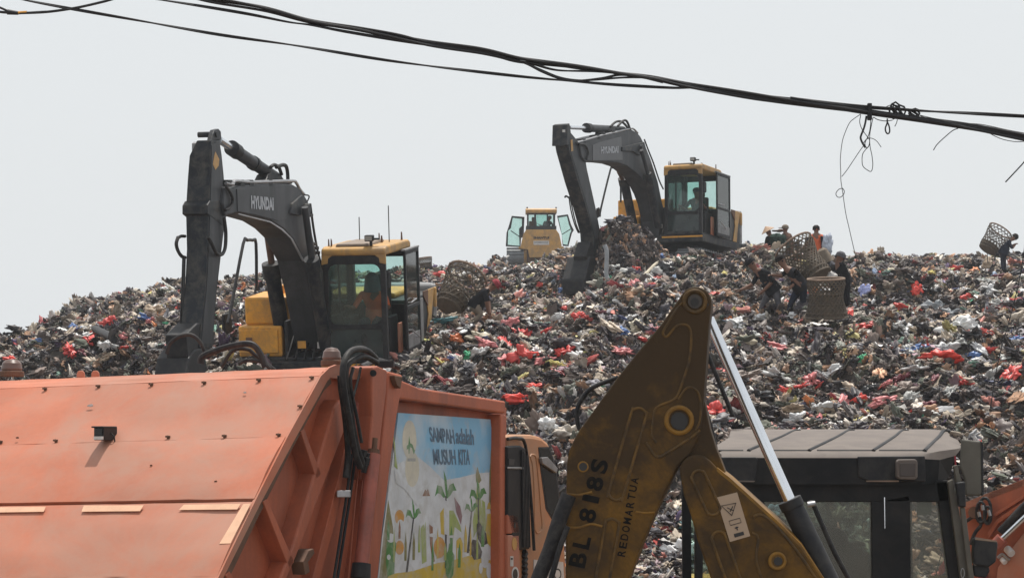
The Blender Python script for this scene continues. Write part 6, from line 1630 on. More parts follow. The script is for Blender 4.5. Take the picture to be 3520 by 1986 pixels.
# tracks with grouser plates, each plate a piece
for sy in (-1, 1):
    Z.bx('track_frame', M_['black'], (-1.6, 1.4, sy * 1.33 - .38, sy * 1.33 + .38, .15, .92), bevel=0.08)
    b = MB(Z.M); b.cyl((-1.3, sy * 1.33 - .39, .5), (-1.3, sy * 1.33 + .39, .5), .42, n=20); b.build('drive_wheel', M_['black'], dz)
    me0 = None
    path = [(-1.3 + .5 * math.cos(R(a)), .52 + .46 * math.sin(R(a))) for a in range(90, 271, 22)] + [(-1.3 + .26 * k, .06) for k in range(1, 11)] + [(1.3 + .5 * math.cos(R(a)), .52 + .46 * math.sin(R(a))) for a in range(-90, 91, 22)] + [(1.3 - .26 * k, .98) for k in range(1, 11)]
    for i, (x, z) in enumerate(path):
        nx_, nz_ = path[(i + 1) % len(path)]; px_, pz_ = path[i - 1]
        d = Vector((nx_ - px_, 0, nz_ - pz_)).normalized(); nrm = Vector((d.z, 0, -d.x))
        if (Vector((x, 0, z)) - Vector((0, 0, .5))).dot(nrm) < 0: nrm = -nrm
        if me0 is None:
            b = MB(Z.M); b.box(-.10, .10, -.44, .44, 0, .03); b.box(-.02, .02, -.44, .44, .03, .10); so_ = b.build('track_shoe', M_['trackgrey'], dz); me0 = so_.data
        else:
            so_ = bpy.data.objects.new('track_shoe', me0); COL.objects.link(so_); so_.parent = dz
        so_.matrix_local = Matrix.Translation((x, sy * 1.33, z)) @ Matrix(((d.x, 0, nrm.x), (0, 1, 0), (d.z, 0, nrm.z))).to_4x4()
Z.bx('hull', M_['rust'], (-1.5, 1.5, -.72, .72, .3, 1.0), bevel=0.03)
Z.bx('engine_hood', YZ, (.4, 2.0, -.5, .5, 1.0, 1.95), bevel=0.05)
Z.bx('blade', YZ, (2.3, 2.45, -1.7, 1.7, .1, 1.2), bevel=0.02)
Z.bx('push_arm', M_['black'], (.5, 2.3, -1.5, -1.4, .4, .6), (.5, 2.3, 1.4, 1.5, .4, .6), bevel=0.01)
# ---------------------------------------------------------------- operators in the cabs
driver(X1, 'person in an orange vest and grey head covering driving the nearer excavator', 'orangecloth', 'hood', 0.05)
driver(X2, 'person with a dark cap driving the farther excavator', 'greencloth', 'cap', 0.03)
L = lambda x, y, z: Z.M @ Vector((x, y, z))
figure({'pelvis': L(-.9, -.25, 2.0), 'chest': L(-.75, -.36, 2.34), 'neck': L(-.72, -.40, 2.46), 'head': L(-.70, -.44, 2.60), 'ls': L(-.75, -.18, 2.4), 'le': L(-.5, -.1, 2.2), 'lh': L(-.3, .1, 2.3),
        'rs': L(-.75, -.52, 2.4), 're': L(-.6, -.62, 2.2), 'rh': L(-.4, -.6, 2.3), 'lk': L(-.5, -.1, 2.0), 'lf': L(-.3, -.1, 1.7), 'rk': L(-.5, -.4, 2.0), 'rf': L(-.3, -.4, 1.7)},
       'person leaning over the controls in the bulldozer cab', 'blackcloth', 'darkcloth', hat='cap', face=(.3, 1, 0))

# ---------------------------------------------------------------- waste pickers: joints placed where they stand on the hill
def pose(D, d=None, **k):
    d = d or {}
    return {n: at(x, y, D + d.get(n, 0)) for n, (x, y) in k.items()}
# 1 stooping picker with a basket on the back, left
P = crop(1480, 850, 0.2065)
def foot(px, py, lo=40, hi=56): return max(lo, min(hi, ground_hit(px, py, 30).y + .1))
def cj(conv, D, d=None, **k): return pose(D, d, **{n: conv(*p) for n, p in k.items()})
D_ = foot(*P(700, 1350))
figure(cj(P, D_, {'ls': .16, 'rs': -.16, 'le': .2, 're': -.2, 'lh': .1, 'rh': -.12, 'lk': .1, 'rk': -.1, 'lf': .1, 'rf': -.12}, pelvis=(745, 985), chest=(880, 760), neck=(975, 690), head=(1050, 640),
          ls=(900, 720), le=(960, 900), lh=(990, 1080), rs=(900, 740), re=(930, 900), rh=(960, 1070), lk=(800, 1130), lf=(760, 1330), rk=(850, 1120), rf=(640, 1330)),
       'stooping person in a dark shirt and red cap with a big basket on the back', 'blackcloth', 'tancloth', hat='cap', hatmat='redcloth', face=(1, -.2, -.4))
basket('big tilted basket on the back of the stooping person in a red cap', at(*P(300, 990), D_ - .05), at(*P(660, 400), D_ + .4) - at(*P(300, 990), D_ - .05), .80, .24, .39, 'wicker carrying baskets', False, neck=[0, .3])
# 2 far basket on the skyline
basket('small far basket standing on the skyline right of the nearer excavator', at(1466, 935, 88), Vector((-.12, 0, 1)), .58, .24, .27, 'wicker carrying baskets', neck=[0, .3, .6])
# 3-4 on the skyline: straw hat and sack carrier
Q = crop(2480, 760, 0.2478)
D_ = 61.0
figure(cj(Q, D_, {'ls': .1, 'rs': -.1}, pelvis=(690, 400), chest=(690, 260), neck=(675, 190), head=(658, 160), ls=(740, 240), le=(760, 330), lh=(730, 400), rs=(630, 245), re=(615, 320), rh=(625, 400), lk=(720, 520), lf=(710, 640), rk=(660, 520), rf=(660, 640)),
       'person in a conical straw hat standing on the skyline', 'blackcloth', 'darkcloth', hat='cone', face=(-1, -.3, 0))
figure(cj(Q, D_ + .4, {'ls': .1, 'rs': -.1}, pelvis=(920, 400), chest=(900, 230), neck=(885, 160), head=(885, 118), ls=(955, 200), le=(985, 290), lh=(985, 380), rs=(850, 200), re=(800, 260), rh=(780, 330), lk=(950, 500), lf=(985, 640), rk=(900, 500), rf=(900, 640)),
       'person with a pale cap carrying a dark sack beside the straw hat', 'browncloth', 'greycloth', hat='cap', hatmat='tancloth', face=(-1, -.2, 0))
b = bmesh.new(); b.free()
def bag(label, name, p, size, col_mat, seed, flat=.8, cat='sack', group=None, sub=3, amp=.55, rot=0, squash=(1, 1, 1)):
    bmx = crumple(seed, 4, flat, amp * 1.15, 1.0, 0.4)
    me = bpy.data.meshes.new(name)
    for f in bmx.faces: f.smooth = True
    for v in bmx.verts: v.co = Vector((v.co.x * size * squash[0], v.co.y * size * squash[1], v.co.z * size * squash[2]))
    bmx.to_mesh(me); bmx.free(); me.materials.append(col_mat)
    o = bpy.data.objects.new(name, me); COL.objects.link(o); o.location = p; o.rotation_euler = (0, 0, rot)
    tag(o, label, cat, group); return o
bag('bulging dark sack held between the two people on the skyline', 'sack', at(*Q(800, 285), 60.8), .48, M_['greencloth'], 3, .9)
bag('brown rolled bundle on the shoulder of the person in the pale cap', 'bundle', at(*Q(815, 135), 61.2), .26, M_['browncloth'], 5, .35, 'bundle', squash=(1.3, .8, .8))
# 5 orange vest
D_ = 60.0
figure(cj(Q, D_, {}, pelvis=(1330, 420), chest=(1320, 240), neck=(1315, 170), head=(1315, 118), ls=(1410, 215), le=(1450, 300), lh=(1470, 380), rs=(1235, 215), re=(1200, 290), rh=(1215, 370), lk=(1380, 560), lf=(1390, 680), rk=(1290, 560), rf=(1290, 680)),
       'person in an orange shirt and dark open vest facing us on the skyline', 'orangecloth', 'darkcloth', face=(0, -1, 0))
VJ = FIG[-1][0]
b = MB(); 
for sx, x0 in ((-1, 1235), (1, 1410)):
    a_, c_ = (1175, 1290) if sx < 0 else (1385, 1465)
    q = [Q(x, y) for x, y in ([(1215, 215), (1262, 200), (1275, 260), (1260, 400), (1200, 400), (1180, 300), (1172, 250)] if sx < 0 else [(1380, 200), (1425, 220), (1465, 250), (1455, 380), (1400, 420), (1390, 300)])]
    b.prism([at(x, y, 59.80) for x, y in q], (0, .16, 0))
b.build('open_vest', M_['darkcloth'], VJ, bevel=0.02)
bag('pale blue sack hanging at the side of the person in the orange shirt', 'sack', at(*Q(1475, 340), 59.8), .5, M_['palecloth'], 8, .9, squash=(.55, .5, 1.3))
# 6 man in a black cap and grey jeans picking, centre right
D_ = foot(*Q(680, 1350))
D6 = D_
figure(cj(Q, D_, {'ls': .14, 'rs': -.14, 'le': .12, 're': -.18, 'lh': .1, 'rh': -.1, 'lk': .1, 'lf': .1, 'rk': -.1, 'rf': -.12}, pelvis=(725, 960), chest=(560, 740), neck=(480, 670), head=(420, 600),
          ls=(520, 710), le=(430, 880), lh=(270, 955), rs=(640, 700), re=(700, 850), rh=(560, 985), lk=(590, 1120), lf=(520, 1330), rk=(780, 1100), rf=(830, 1330)),
       'person in a black shirt, cap and grey jeans bending to pick up waste', 'blackcloth', 'greycloth', hat='cap', hatmat='blackcloth', face=(-1, -.2, -.6))
b = MB(); b.tube([at(*Q(*p), D6 - .1) for p in ((160, 960), (300, 950), (440, 925))], .014, 6); tag(b.build('picking_stick', M_['rust']), 'thin brown picking stick held by the person in grey jeans', 'stick')
# 7 dark man with the basket on his back behind
D_ = foot(*Q(1040, 1290))
D7 = D_
figure(cj(Q, D_, {'ls': .14, 'rs': -.14, 'lh': -.1, 'rh': -.14}, pelvis=(1110, 930), chest=(970, 700), neck=(880, 630), head=(835, 560), ls=(930, 680), le=(830, 760), lh=(730, 750), rs=(1020, 680), re=(1060, 830), rh=(960, 915), lk=(980, 1090), lf=(930, 1290), rk=(1130, 1100), rf=(1150, 1290)),
       'dark clothed person stooping under a wicker basket, next to the grey jeans', 'blackcloth', 'darkcloth', hat='cap', hatmat='hair', face=(-1, -.1, -.5))
basket('tilted basket on the back of the dark clothed person, above the standing basket', at(*Q(1330, 790), D7 + .3), at(*Q(1090, 480), D7 + .5) - at(*Q(1330, 790), D7 + .3), .80, .30, .40, 'wicker carrying baskets', True, neck=[0, .25])
# 8 standing basket
basket('dirty wicker basket standing upright in front of the stooping people', at(*Q(1460, 1330), min(D6, D7) - 1.0), Vector((-.03, -.14, 1)), 0.70, .39, .33, 'wicker carrying baskets', True, neck=[0, .2, .4, .55])
# 9 person with pale cap behind the baskets, 10 person in dark jacket turned away
D_ = D7 + 1.2
figure(cj(Q, D_, {'ls': .14, 'rs': -.14}, pelvis=(1560, 800), chest=(1500, 620), neck=(1450, 540), head=(1420, 470), ls=(1460, 590), le=(1420, 680), lh=(1440, 760), rs=(1540, 600), re=(1550, 700), rh=(1480, 770), lk=(1560, 980), lf=(1530, 1150), rk=(1600, 980), rf=(1600, 1150)),
       'person with a grey head scarf behind the baskets', 'greycloth', 'darkcloth', hat='hood', hatmat='tancloth', face=(-1, -.3, -.3))
D_ = D7 + .7
figure(cj(Q, D_, {'ls': .14, 'rs': -.14}, pelvis=(1710, 840), chest=(1650, 650), neck=(1620, 570), head=(1640, 520), ls=(1610, 640), le=(1640, 760), lh=(1640, 860), rs=(1690, 620), re=(1740, 720), rh=(1720, 830), lk=(1720, 1000), lf=(1730, 1180), rk=(1740, 1010), rf=(1760, 1190)),
       'person in a black jacket turned away at the right of the basket group', 'blackcloth', 'blackcloth', hat='cap', hatmat='greycloth', face=(-.3, 1, 0))
bag('white bag in the hands of the person behind the baskets', 'bag', at(*Q(1525, 750), D7 + .2), .17, M_['white'], 9, .8, 'bag')
# 11 basket carrier on the right skyline
S = crop(3340, 740, 0.1651)
D_ = 66.0
figure(cj(S, D_, {'ls': .14, 'rs': -.14, 'le': .1, 're': -.14, 'rf': -.1, 'lf': .1}, pelvis=(660, 780), chest=(740, 560), neck=(820, 510), head=(900, 460), ls=(770, 560), le=(830, 640), lh=(890, 610), rs=(760, 560), re=(845, 690), rh=(900, 620), lk=(680, 980), lf=(690, 1180), rk=(640, 980), rf=(650, 1180)),
       'person bent under a large basket on the skyline at the far right', 'darkcloth', 'darkcloth', face=(1, -.1, -.3))
basket('large tilted basket on the back of the person at the far right', at(*S(330, 720), 66.1), at(*S(620, 290), 66.2) - at(*S(330, 720), 66.1), .74, .27, .37, 'wicker carrying baskets', False, neck=[0, .25])
b = MB(); b.tube([at(*S(*p), 66) for p in ((325, 800), (330, 880), (340, 1000))], .012, 6); tag(b.build('carrying_strap', M_['cable']), 'thin strap hanging from the basket at the far right', 'strap')
finish_figures()

# ================================================================ overhead cables
DB = 9.0
def cable(label, pts, r, D=DB, twist=0.0, ph=0.0, wav=0.0, name='cable', n=8, sm=10, group='overhead cables'):
    c = catmull([at(x, y, D) for x, y in pts], sm)
    out = []; acc = 0.0
    for i, p in enumerate(c):
        if i: acc += (p - c[i - 1]).length
        a = acc * 5.5 + ph
        out.append(p + Vector((0, math.cos(a), math.sin(a))) * twist + Vector((0, 0, wav * math.sin(acc * 9 + ph))))
    b = MB(); b.tube(out, r, n)
    o = b.build(name, M_['cable'], smooth=True); tag(o, label, 'cable', group); return o
u4 = crop(0, 0, 0.6833); u5 = crop(1760, 100, 0.6832); w1 = crop(2800, 300, 0.4128)
def two(label, pts, r, **k):
    """a pair of strands wound round each other"""
    k.pop('group', None)
    root = thing('twisted_cable', label, 'cable', at(*pts[len(pts) // 2], DB), 'overhead cables')
    Mi = MW[root.name].inverted()
    for ph in (0, math.pi):
        o = cable('x', pts, r, twist=r * 0.9, ph=ph, name='strand', **k)
        for q in ('label', 'category', 'group'):
            if q in o: del o[q]
        o.parent = root; o.matrix_local = Mi @ Matrix.Translation(o.location)
low = [u4(60, -20), u4(120, 0), u4(340, 42), u4(700, 105), u4(1100, 175), u4(1500, 232), u4(2000, 312), u4(2576, 381), u5(330, 265), u5(540, 282), u5(800, 296), u5(960, 300), u5(1200, 345), u5(1500, 378), u5(1800, 425), u5(2100, 468), u5(2576, 548), u5(2800, 590)]
two('twisted pair, the lowest thin line crossing the whole sky from top left', low, .0036, group='twisted low line')
main = [u4(980, -20), u4(1070, 0), u4(1330, 45), u4(1570, 112), u4(1840, 155), u4(2150, 220), u4(2420, 256), u4(2576, 290), u5(90, 160), u5(330, 190), u5(540, 222), u5(700, 245), u5(900, 288), u5(1200, 335), u5(1500, 378), u5(1800, 420), u5(2050, 452), u5(2300, 492), u5(2576, 545), u5(2800, 588)]
off = lambda pts, dx, dy: [(x + dx, y + dy) for x, y in pts]
cable('thickest black cable of the sagging bundle, from top centre to the right edge', main, .0075, twist=.004, ph=0)
cable('black cable wound along the upper side of the bundle', off(main, 0, -4), .0058, twist=.006, ph=2.1)
cable('black cable wound along the lower side of the bundle', off(main, 0, 5), .0055, twist=.005, ph=4.2)
m2 = [u4(1060, -20), u4(1150, 5), u4(1360, 45), u4(1560, 100), u4(1800, 138), u4(2000, 175), u4(2150, 212), u4(2420, 250), u4(2576, 282), u5(90, 160), u5(220, 182), u5(330, 200), u5(430, 208), u5(600, 232), u5(800, 258), u5(1000, 305), u5(1300, 340), u5(1600, 370), u5(1760, 402), u5(1900, 425), u5(2300, 488), u5(2576, 540)]
cable('thin cable leaving the bundle above the gap before the farther excavator', m2, .0048, wav=.001)
m3 = [u4(780, -4), u4(1000, 30), u4(1250, 72), u4(1450, 112), u4(1570, 128), u4(1750, 162), u4(2150, 228), u4(2420, 262), u5(0, 158), u5(100, 175), u5(230, 208), u5(430, 213), u5(560, 225), u5(700, 248), u5(900, 295), u5(1200, 348), u5(1500, 385), u5(1800, 428), u5(2100, 470), u5(2576, 552)]
two('twisted pair joining the bundle from the left at the top', m3, .0036, group='twisted joining line')
m4 = [u5(-60, 140), u5(60, 170), u5(150, 215), u5(240, 250), u5(330, 262), u5(450, 250), u5(540, 232), u5(640, 240), u5(760, 268)]
cable('cable drooping below the bundle in a shallow loop', m4, .0052, twist=.001)
m4b = [u5(60, 168), u5(150, 208), u5(240, 244), u5(330, 258), u5(420, 256), u5(560, 245), u5(700, 245)]
cable('second cable in the shallow loop under the bundle', m4b, .0042)
br_ = [u5(1400, 345), u5(1640, 378), u5(1800, 394), u5(1950, 404), u5(2100, 414), u5(2300, 424), u5(2576, 439), u5(2800, 450)]
two('twisted pair branching off level above the bundle at the right', br_, .0042, group='twisted branch line')
lt_ = [(-40, 36), (0, 42), (40, 45), (60, 46), (160, 42), (260, 28), (350, 8), (400, -6), (450, -20)]
cable('black cable curving up out of the top left corner', lt_, .0056)
cable('short cable slanting into the tape joint at the left edge', [(-30, 18), (0, 27), (30, 40), (55, 47), (90, 45), (160, 41)], .0048)
b = MB(); b.cyl(at(26, 42, 9), at(62, 46, 9), .012, .008, n=10); tag(b.build('cable_joint', M_['cable']), 'taped cable joint at the left edge of the sky', 'cable joint')
b = MB(); b.cyl(at(63, 45, 9), at(92, 43, 9), .0062, n=8); tag(b.build('cable_sleeve', M_['yellow']), 'small yellow sleeve on the cable near the left edge', 'sleeve')
wires = [
 ('long loose wire hanging from the bundle down to the hill', [(385, 225), (330, 262), (290, 300), (250, 390), (228, 470), (215, 600), (218, 700), (220, 780), (235, 880), (260, 1050), (285, 1160), (310, 1270), (350, 1440), (380, 1560)], .0016),
 ('small ring knotted in the long hanging wire', [(232, 840), (200, 852), (178, 885), (190, 912), (215, 916), (240, 895), (248, 865), (232, 840)], .0016),
 ('thick kinked wire end hanging beside the clamp', [(432, 240), (422, 300), (408, 350), (385, 410), (388, 440), (405, 475), (425, 505)], .0042),
 ('straight loose wire joining the tangle to the long hanging wire', [(425, 480), (395, 505), (330, 600), (270, 690), (226, 745)], .0016),
 ('long loop of thin wire hanging under the clamp', [(385, 232), (376, 290), (395, 350), (430, 400), (458, 440), (452, 490), (425, 520), (400, 560), (396, 620), (405, 660), (440, 690), (472, 700), (485, 650), (478, 570), (462, 490), (460, 400), (475, 310), (488, 250)], .0016),
 ('curled wire end poking right out of the tangle', [(405, 470), (430, 436), (470, 425), (515, 447), (555, 500)], .0016),
 ('second thin loop in the tangle under the clamp', [(470, 250), (465, 330), (450, 400), (425, 450), (420, 480), (436, 505), (455, 480), (458, 430), (440, 425)], .0018),
 ('small thick wire loop under the bundle', [(606, 262), (604, 300), (590, 340), (594, 372), (610, 388), (625, 372), (622, 330), (608, 292)], .0032),
 ('short wire whisker right of the thick loop', [(690, 270), (682, 300), (668, 328)], .0016),
 ('wire arching down from the bundle near the right edge', [(1195, 344), (1150, 362), (1080, 420), (1020, 478), (990, 525)], .002),
 ('short cut wire end at the right edge', [(1760, 600), (1735, 635), (1670, 705), (1590, 790)], .0028),
 ('thin wire arching over the bundle at the clamp', [(595, 165), (625, 152), (660, 148), (700, 160), (722, 185)], .0018),
 ('thin wire running just above the bundle at the right', [(870, 232), (1000, 262), (1200, 300), (1270, 302), (1400, 312), (1600, 355), (1760, 385)], .0016),
 ('second thin wire running just above the bundle at the right', [(880, 240), (1000, 275), (1150, 305), (1300, 322), (1500, 345)], .0014),
 ('thin wire sagging below the bundle at the right edge', [(1465, 388), (1510, 412), (1570, 435), (1640, 450), (1700, 455), (1760, 450)], .0016),
 ('thin sagging wire below the bundle at the clamp', [(490, 250), (530, 272), (590, 282), (650, 275)], .0018),
]
for lb, pts, r_ in wires: cable(lb, [w1(*p) for p in pts], r_, name='loose_wire', n=6, sm=6, group='loose wires hanging from the cables')
cable('thin dark wire hanging at the far right edge in front of the hill', [(3528, 780), (3519, 873), (3500, 980), (3470, 1100), (3442, 1197), (3420, 1300), (3405, 1400)], .0022, name='loose_wire', n=6, sm=5, group='loose wires hanging from the cables')
b = MB(); p = at(*w1(458, 205), 9); b.box(-.009, .009, -.012, .012, -.035, .035, Matrix.Translation(p)); tag(b.build('cable_clamp', M_['black'], bevel=.003), 'dark clamp gripping the cable bundle above the tangle', 'clamp')
for (x, y, r_, lb) in ((715, 195, .018, 'larger black knot of tape on top of the cable bundle'), (830, 218, .010, 'smaller black knot beside the larger one on the bundle')):
    p = at(*w1(x, y), 9); b = MB()
    for k in range(4): 
        a = k * 1.1; b.tube([p + Vector((.022 * math.cos(t + a) - .008 * k * (r_ > .012), .012 * math.sin(a), .022 * math.sin(t) * (1 + .2 * k) * (r_ / .018))) for t in [q * .8 for q in range(8)]], .0042, 6, True)
    o = b.build('cable_knot', M_['cable'], smooth=True); tag(o, lb, 'knot')

# ================================================================ pieces of waste one can pick out
def wm(name, c, rough=.45, var=.22):
    return mat(name, c, rough, 0, var, 3.0, dirt=tuple(x * .5 + .05 for x in c), damt=.45, dscale=4)
WCOL = {'red': wm('red_bag_plastic', (.62, .055, .045)), 'bright red': wm('bright_red_plastic', (.72, .05, .03)), 'pink': wm('faded_pink_plastic', (.62, .20, .20)), 'white': wm('white_bag_plastic', (.66, .66, .66)),
        'clear': wm('cloudy_plastic', (.46, .46, .44)), 'black': wm('black_bag_plastic', (.022, .022, .026), .3), 'grey': wm('grey_sack', (.27, .29, .31)), 'blue': wm('blue_plastic', (.07, .15, .36)),
        'pale blue': wm('pale_blue_plastic', (.34, .38, .66)), 'green': wm('green_plastic', (.04, .36, .17)), 'teal': wm('teal_tarp', (.05, .17, .19)), 'tan': wm('tan_sack', (.34, .25, .17)),
        'maroon': wm('maroon_cloth', (.16, .03, .045)), 'yellow': wm('yellow_plastic', (.62, .50, .12)), 'purple': wm('purple_cloth', (.10, .06, .16)), 'orange': wm('orange_plastic', (.65, .17, .05)), 'cream': wm('cream_bag', (.56, .50, .38)), 'brown': wm('brown_cloth_bag', (.15, .09, .055))}
NB = [0]
def piece(label, color, px, py, wpx, hpx=None, name='plastic_bag', cat='bag', group=None, seed=None, amp=.75, lift=.25, depth=.7, rot=None):
    NB[0] += 1
    p = ground_hit(px, py + (hpx or wpx * .6) * .3)
    wm_ = wpx / F * p.y; hm = (hpx or wpx * .6) / F * p.y
    o = bag(label, name, p + Vector((0, -.05, hm * lift)), 1.0, WCOL[color], seed or (60 + NB[0] * 7) % 211, 1.0, cat, group, 3, amp, 0 if rot is None else rot, (wm_, max(.12, wm_ * depth), hm))
    o.rotation_euler = (random.uniform(-.3, .3), random.uniform(-.25, .25), random.uniform(-.4, .4) if rot is None else rot)
    return o
UN = [
 ('large bright red bag spread over the slope at right', 'bright red', 3235, 1228, 118, 44), ('small blue bag touching the right end of the large red bag', 'blue', 3345, 1232, 50, 26),
 ('pale blue crumpled bag right of the people by the baskets', 'pale blue', 2968, 1012, 40, 48), ('grey rounded sack lying above the white sheet at right', 'grey', 3215, 1062, 84, 44),
 ('second grey sack lying across the first one at right', 'grey', 3275, 1078, 80, 34), ('wide white plastic sheet hanging on the slope at right', 'white', 3305, 1125, 120, 56),
 ('tall red bag standing above the grey sacks', 'bright red', 3154, 1002, 40, 44), ('red bag right of the tall red bag, near the top right', 'red', 3328, 1020, 56, 28), ('red bag at the upper right edge of the slope', 'red', 3495, 1045, 40, 26),
 ('red bag in front of the upright basket', 'bright red', 2920, 1088, 46, 40), ('grey white cloth heaped at the foot of the upright basket', 'clear', 2842, 1095, 90, 36), ('small red bag below the grey white cloth', 'red', 2797, 1108, 36, 24),
 ('dark blue bag right of the farther excavator heap', 'black', 2300, 930, 56, 34), ('cloudy white bag below the farther excavator', 'clear', 2262, 940, 52, 46), ('red bag below the cloudy white bag', 'red', 2245, 985, 40, 24),
 ('pinkish red bag on top of the dark heap beside the bucket', 'pink', 2088, 790, 52, 24), ('black bag crowning the dark heap beside the bucket', 'black', 2090, 768, 62, 20), ('small pale bag at the tip of the dark heap', 'clear', 2100, 752, 30, 12),
 ('faded red sack standing on the slope below the stooping picker', 'red', 1790, 1225, 62, 62), ('red bag on the slope right of the stooping picker', 'pink', 1752, 1118, 52, 36), ('small red bag left of the dark hollow', 'red', 1852, 980, 26, 18),
 ('large white bag on the slope left of the yellow boom', 'white', 1885, 1475, 62, 58), ('long red bag above the poster truck', 'bright red', 1782, 1385, 110, 34), ('red bag on the right end of the long red bag', 'bright red', 1835, 1342, 60, 26),
 ('white bag in the gap between the two yellow boom arms', 'white', 2345, 1915, 66, 54), ('cloudy bag at the top of the gap between the boom arms', 'clear', 2352, 1795, 44, 30), ('green boxy packet in the gap between the boom arms', 'teal', 2352, 1802, 40, 36),
 ('cream sack lying below the stooping picker', 'cream', 1650, 1160, 76, 30), ('long teal tarpaulin lying right of the nearer excavator', 'teal', 1505, 1110, 90, 24), ('green bag low on the slope right of the nearer excavator', 'green', 1606, 1240, 26, 28),
 ('pink red bag left of the green bag', 'pink', 1570, 1240, 40, 24), ('grey cloth draped near the poster truck top', 'grey', 1560, 1325, 70, 40), ('orange and red bag near the middle of the slope', 'orange', 1570, 1165, 44, 30),
 ('green sheet left of the nearer excavator arm', 'green', 572, 1118, 28, 20), ('pale folded box lying left of the nearer excavator arm', 'tan', 528, 1070, 56, 40), ('red bag near the left truck beacon', 'bright red', 45, 1240, 50, 24),
 ('small maroon bag on the left skyline', 'maroon', 392, 1030, 32, 16), ('yellow packet on the left skyline', 'yellow', 138, 1094, 18, 20), ('black bundle on the left skyline', 'black', 232, 1068, 44, 24), ('purple cloth on the left slope', 'purple', 62, 1185, 36, 30),
 ('blue packet on the left slope', 'blue', 135, 1192, 22, 20), ('red cloth above the black pipe on the left slope', 'red', 385, 1112, 26, 30), ('pink bag right of the black pipe on the left slope', 'pink', 425, 1178, 32, 24),
 ('bright green packet on the right slope', 'green', 2966, 1272, 30, 26), ('pair of red bags low on the right slope', 'bright red', 2958, 1390, 52, 46), ('pink red cloth strip low on the right slope', 'pink', 3030, 1395, 80, 26),
 ('red bags near the top right of the slope', 'red', 3292, 932, 62, 16), ('red bag left of the yellow boom tip', 'red', 1990, 1092, 58, 40), ('white bundle left of the yellow boom', 'white', 2130, 1055, 46, 26), ('large cream sack left of the yellow boom tip', 'cream', 2185, 1120, 66, 52),
 ('pink strip right of the dark heap', 'pink', 2470, 875, 16, 26), ('maroon bag under the rear of the farther excavator', 'maroon', 2478, 842, 40, 30),
 ('pale sheet on the right slope right of the chrome rod', 'cream', 2560, 1180, 60, 34), ('red bag above the black cab roof', 'red', 2700, 1345, 60, 26), ('red bag right of the chrome rod', 'red', 2480, 1290, 48, 30),
 ('dark maroon bag beside the mirror flap', 'maroon', 3190, 1395, 52, 26), ('white bag resting above the black cab roof', 'white', 2735, 1440, 60, 34), ('wide brown sheet resting behind the right truck', 'brown', 3490, 1610, 80, 34),
 ('grey sack behind the picker with the straw hat', 'clear', 2675, 868, 44, 26), ('white torn bag left of the upright basket', 'white', 2726, 1090, 44, 22),
 ('light tan sack beside the person at the far right', 'tan', 3398, 915, 44, 44), ('pink bag near the bulldozer', 'pink', 1670, 940, 26, 18),
]
for t_ in UN: piece(t_[0], t_[1], t_[2], t_[3], t_[4], t_[5], seed=None)
b = MB(); pA = ground_hit(325, 1150); pB = ground_hit(395, 1182); up_ = Vector((0, 0, .08)); b.tube([pA + up_, (pA + pB) / 2 + up_, pB + up_], .075, 12); tag(b.build('black_pipe', M_['rubber'], smooth=True), 'length of thick black pipe lying on the left slope', 'pipe')
b = MB(); pA = ground_hit(1625, 880 + 60); 
b = MB(); b.tube([at(x, y, 50.0) for x, y in ((2078, 842), (2086, 870), (2084, 940), (2090, 958))], .05, 8, smooth=4); tag(b.build('pale_cloth_strip', WCOL['grey'], smooth=True), 'pale cloth strip hanging beside the farther excavator bucket', 'cloth')
b = MB(); b.tube([ground_hit(2330, 915) + Vector((0, 0, .1)), ground_hit(2270, 925) + Vector((0, 0, .12)), ground_hit(2200, 975) + Vector((0, 0, .05))], .04, 8, smooth=3); tag(b.build('wooden_pole', WCOL['cream']), 'pale crooked pole lying below the farther excavator', 'pole')
MARKS = [('the upright wicker basket', 2840, 1030), ('the tip of the yellow boom', 2391, 1036), ('the chrome rod top', 2460, 1150), ('the middle of the chrome rod', 2600, 1450), ('the black cab roof', 2950, 1463),
 ('the farther excavator bucket', 2050, 960), ('the red capped person', 1680, 1030), ('the top of the poster frame', 1560, 1350), ('the red beacon at far left', 52, 1260), ('the bulldozer', 1860, 890), ('the person in grey jeans', 2650, 1040),
 ('the far right person', 3440, 870), ('the largest red bag', 3235, 1228), ('the mirror flap', 3350, 1600), ('the gap between the boom arms', 2340, 1830), ('the black hose arch', 2010, 1380),
 ('the grey sacks at right', 3245, 1065), ('the white plastic sheet at right', 3305, 1125), ('the green packet at right', 2966, 1272), ('the beige truck cab', 1880, 1520), ('the nearer excavator arm', 620, 1100), ('the left skyline yellow packet', 138, 1094),
 ('the black pipe at left', 360, 1165), ('the faded red sack', 1790, 1225), ('the teal tarpaulin', 1505, 1110), ('the cream sack by the boom tip', 2185, 1120), ('the lower right slope edge', 3490, 1400), ('the left skyline maroon bag', 392, 1030), ('the foot of the loose wire', 2945, 895), ('the low green bag', 1606, 1240)]
ORD = ['nearest', 'second nearest', 'third nearest', 'fourth nearest', 'fifth nearest', 'sixth nearest', 'seventh nearest', 'eighth nearest', 'ninth nearest', 'tenth nearest']
GR = [('red', 'red', 30, 'plastic_bag'), ('white', 'white', 30, 'plastic_bag'), ('black', 'black', 22, 'plastic_bag'), ('faded pink', 'pink', 18, 'plastic_bag'), ('tan', 'tan', 12, 'sack'), ('cloudy', 'clear', 22, 'plastic_bag'), ('blue', 'blue', 7, 'plastic_bag'), ('maroon', 'maroon', 10, 'rag')]
protos = {}
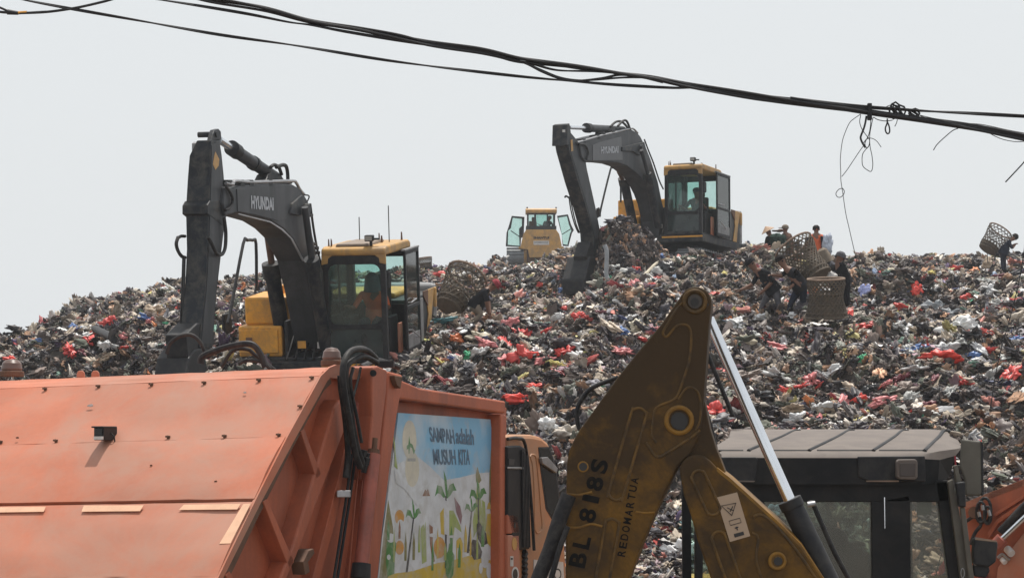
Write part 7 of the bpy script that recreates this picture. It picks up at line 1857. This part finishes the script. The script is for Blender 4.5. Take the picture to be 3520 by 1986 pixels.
for nm, cc, cnt, kind_ in GR:
    byl = {}
    for k in range(cnt):
        key = (cc, k % 4)
        for _ in range(60):
            px = random.uniform(20, 3500); py = random.uniform(900, 1960)
            if px < 1400 and (py > 1255 or py < 1030 + max(0, 500 - px) * .3): continue
            if 1400 <= px < 1960 and py > 1340: continue
            if 560 < px < 1480 and py > 950: continue
            if px > 2330 and py > 1450: continue
            if 2560 < px < 3000 and py < 1110: continue
            if 3330 < px and py < 960: continue
            if 1960 <= px <= 2330 and py > 1500 - (px - 1960) * 1.1 and py < 1990: continue
            if any(abs(px - a_) < 60 and abs(py - c_) < 60 for _n, a_, c_ in MARKS[:12]): continue
            p = ground_hit(px, py)
            if p.y < 84: break
        if key not in protos:
            bmx = crumple(300 + len(protos) * 3, 4, .6, 1.0, 1.0, .45); me = bpy.data.meshes.new(kind_)
            for f in bmx.faces: f.smooth = True
            bmx.to_mesh(me); bmx.free(); me.materials.append(WCOL[cc]); protos[key] = me
        o = bpy.data.objects.new(kind_, protos[key]); COL.objects.link(o)
        s_ = random.uniform(.18, .34) * (1.25 if p.y > 60 else 1)
        o.location = p + Vector((0, -.03, s_ * .22)); o.rotation_euler = (random.uniform(-.6, .6), random.uniform(-.6, .6), random.uniform(0, 6.28)); o.scale = (s_ * random.uniform(.9, 1.5), s_, s_ * random.uniform(.6, 1.0))
        j = min(range(len(MARKS)), key=lambda q: (MARKS[q][1] - px) ** 2 + (MARKS[q][2] - py) ** 2)
        byl.setdefault(j, []).append(((MARKS[j][1] - px) ** 2 + (MARKS[j][2] - py) ** 2, o))
    what = {'plastic_bag': 'plastic bag', 'sack': 'sack', 'rag': 'rag'}[kind_]
    for j, lst in byl.items():
        for r_, (d_, o) in enumerate(sorted(lst, key=lambda q: q[0])):
            lb = ('small %s %s on the slope near %s' % (nm, what, MARKS[j][0])) if len(lst) == 1 else ('small %s %s, %s to %s' % (nm, what, ORD[min(r_, 9)], MARKS[j][0]))
            tag(o, lb, {'plastic_bag': 'bag', 'sack': 'sack', 'rag': 'rag'}[kind_], 'small %s %ss on the slope' % (nm, what))
# ================================================================ air
HB = MB(); HB.box(-118, 118, -14, 140, -1.6, 14.5)
hzo = HB.build('haze', None); hzo.data.materials.clear()
hm = bpy.data.materials.new('haze_air'); hm.use_nodes = True; ht = hm.node_tree; ht.nodes.clear()
ho = ht.nodes.new('ShaderNodeOutputMaterial'); pv_ = ht.nodes.new('ShaderNodeVolumePrincipled')
pv_.inputs['Color'].default_value = (0.86, 0.91, 0.96, 1); pv_.inputs['Density'].default_value = 0.0006; pv_.inputs['Anisotropy'].default_value = 0.3
ht.links.new(pv_.outputs[0], ho.inputs['Volume'])
hzo.data.materials.append(hm)
tag(hzo, kind='stuff'); hzo['label'] = 'thin haze of dusty air over the landfill'
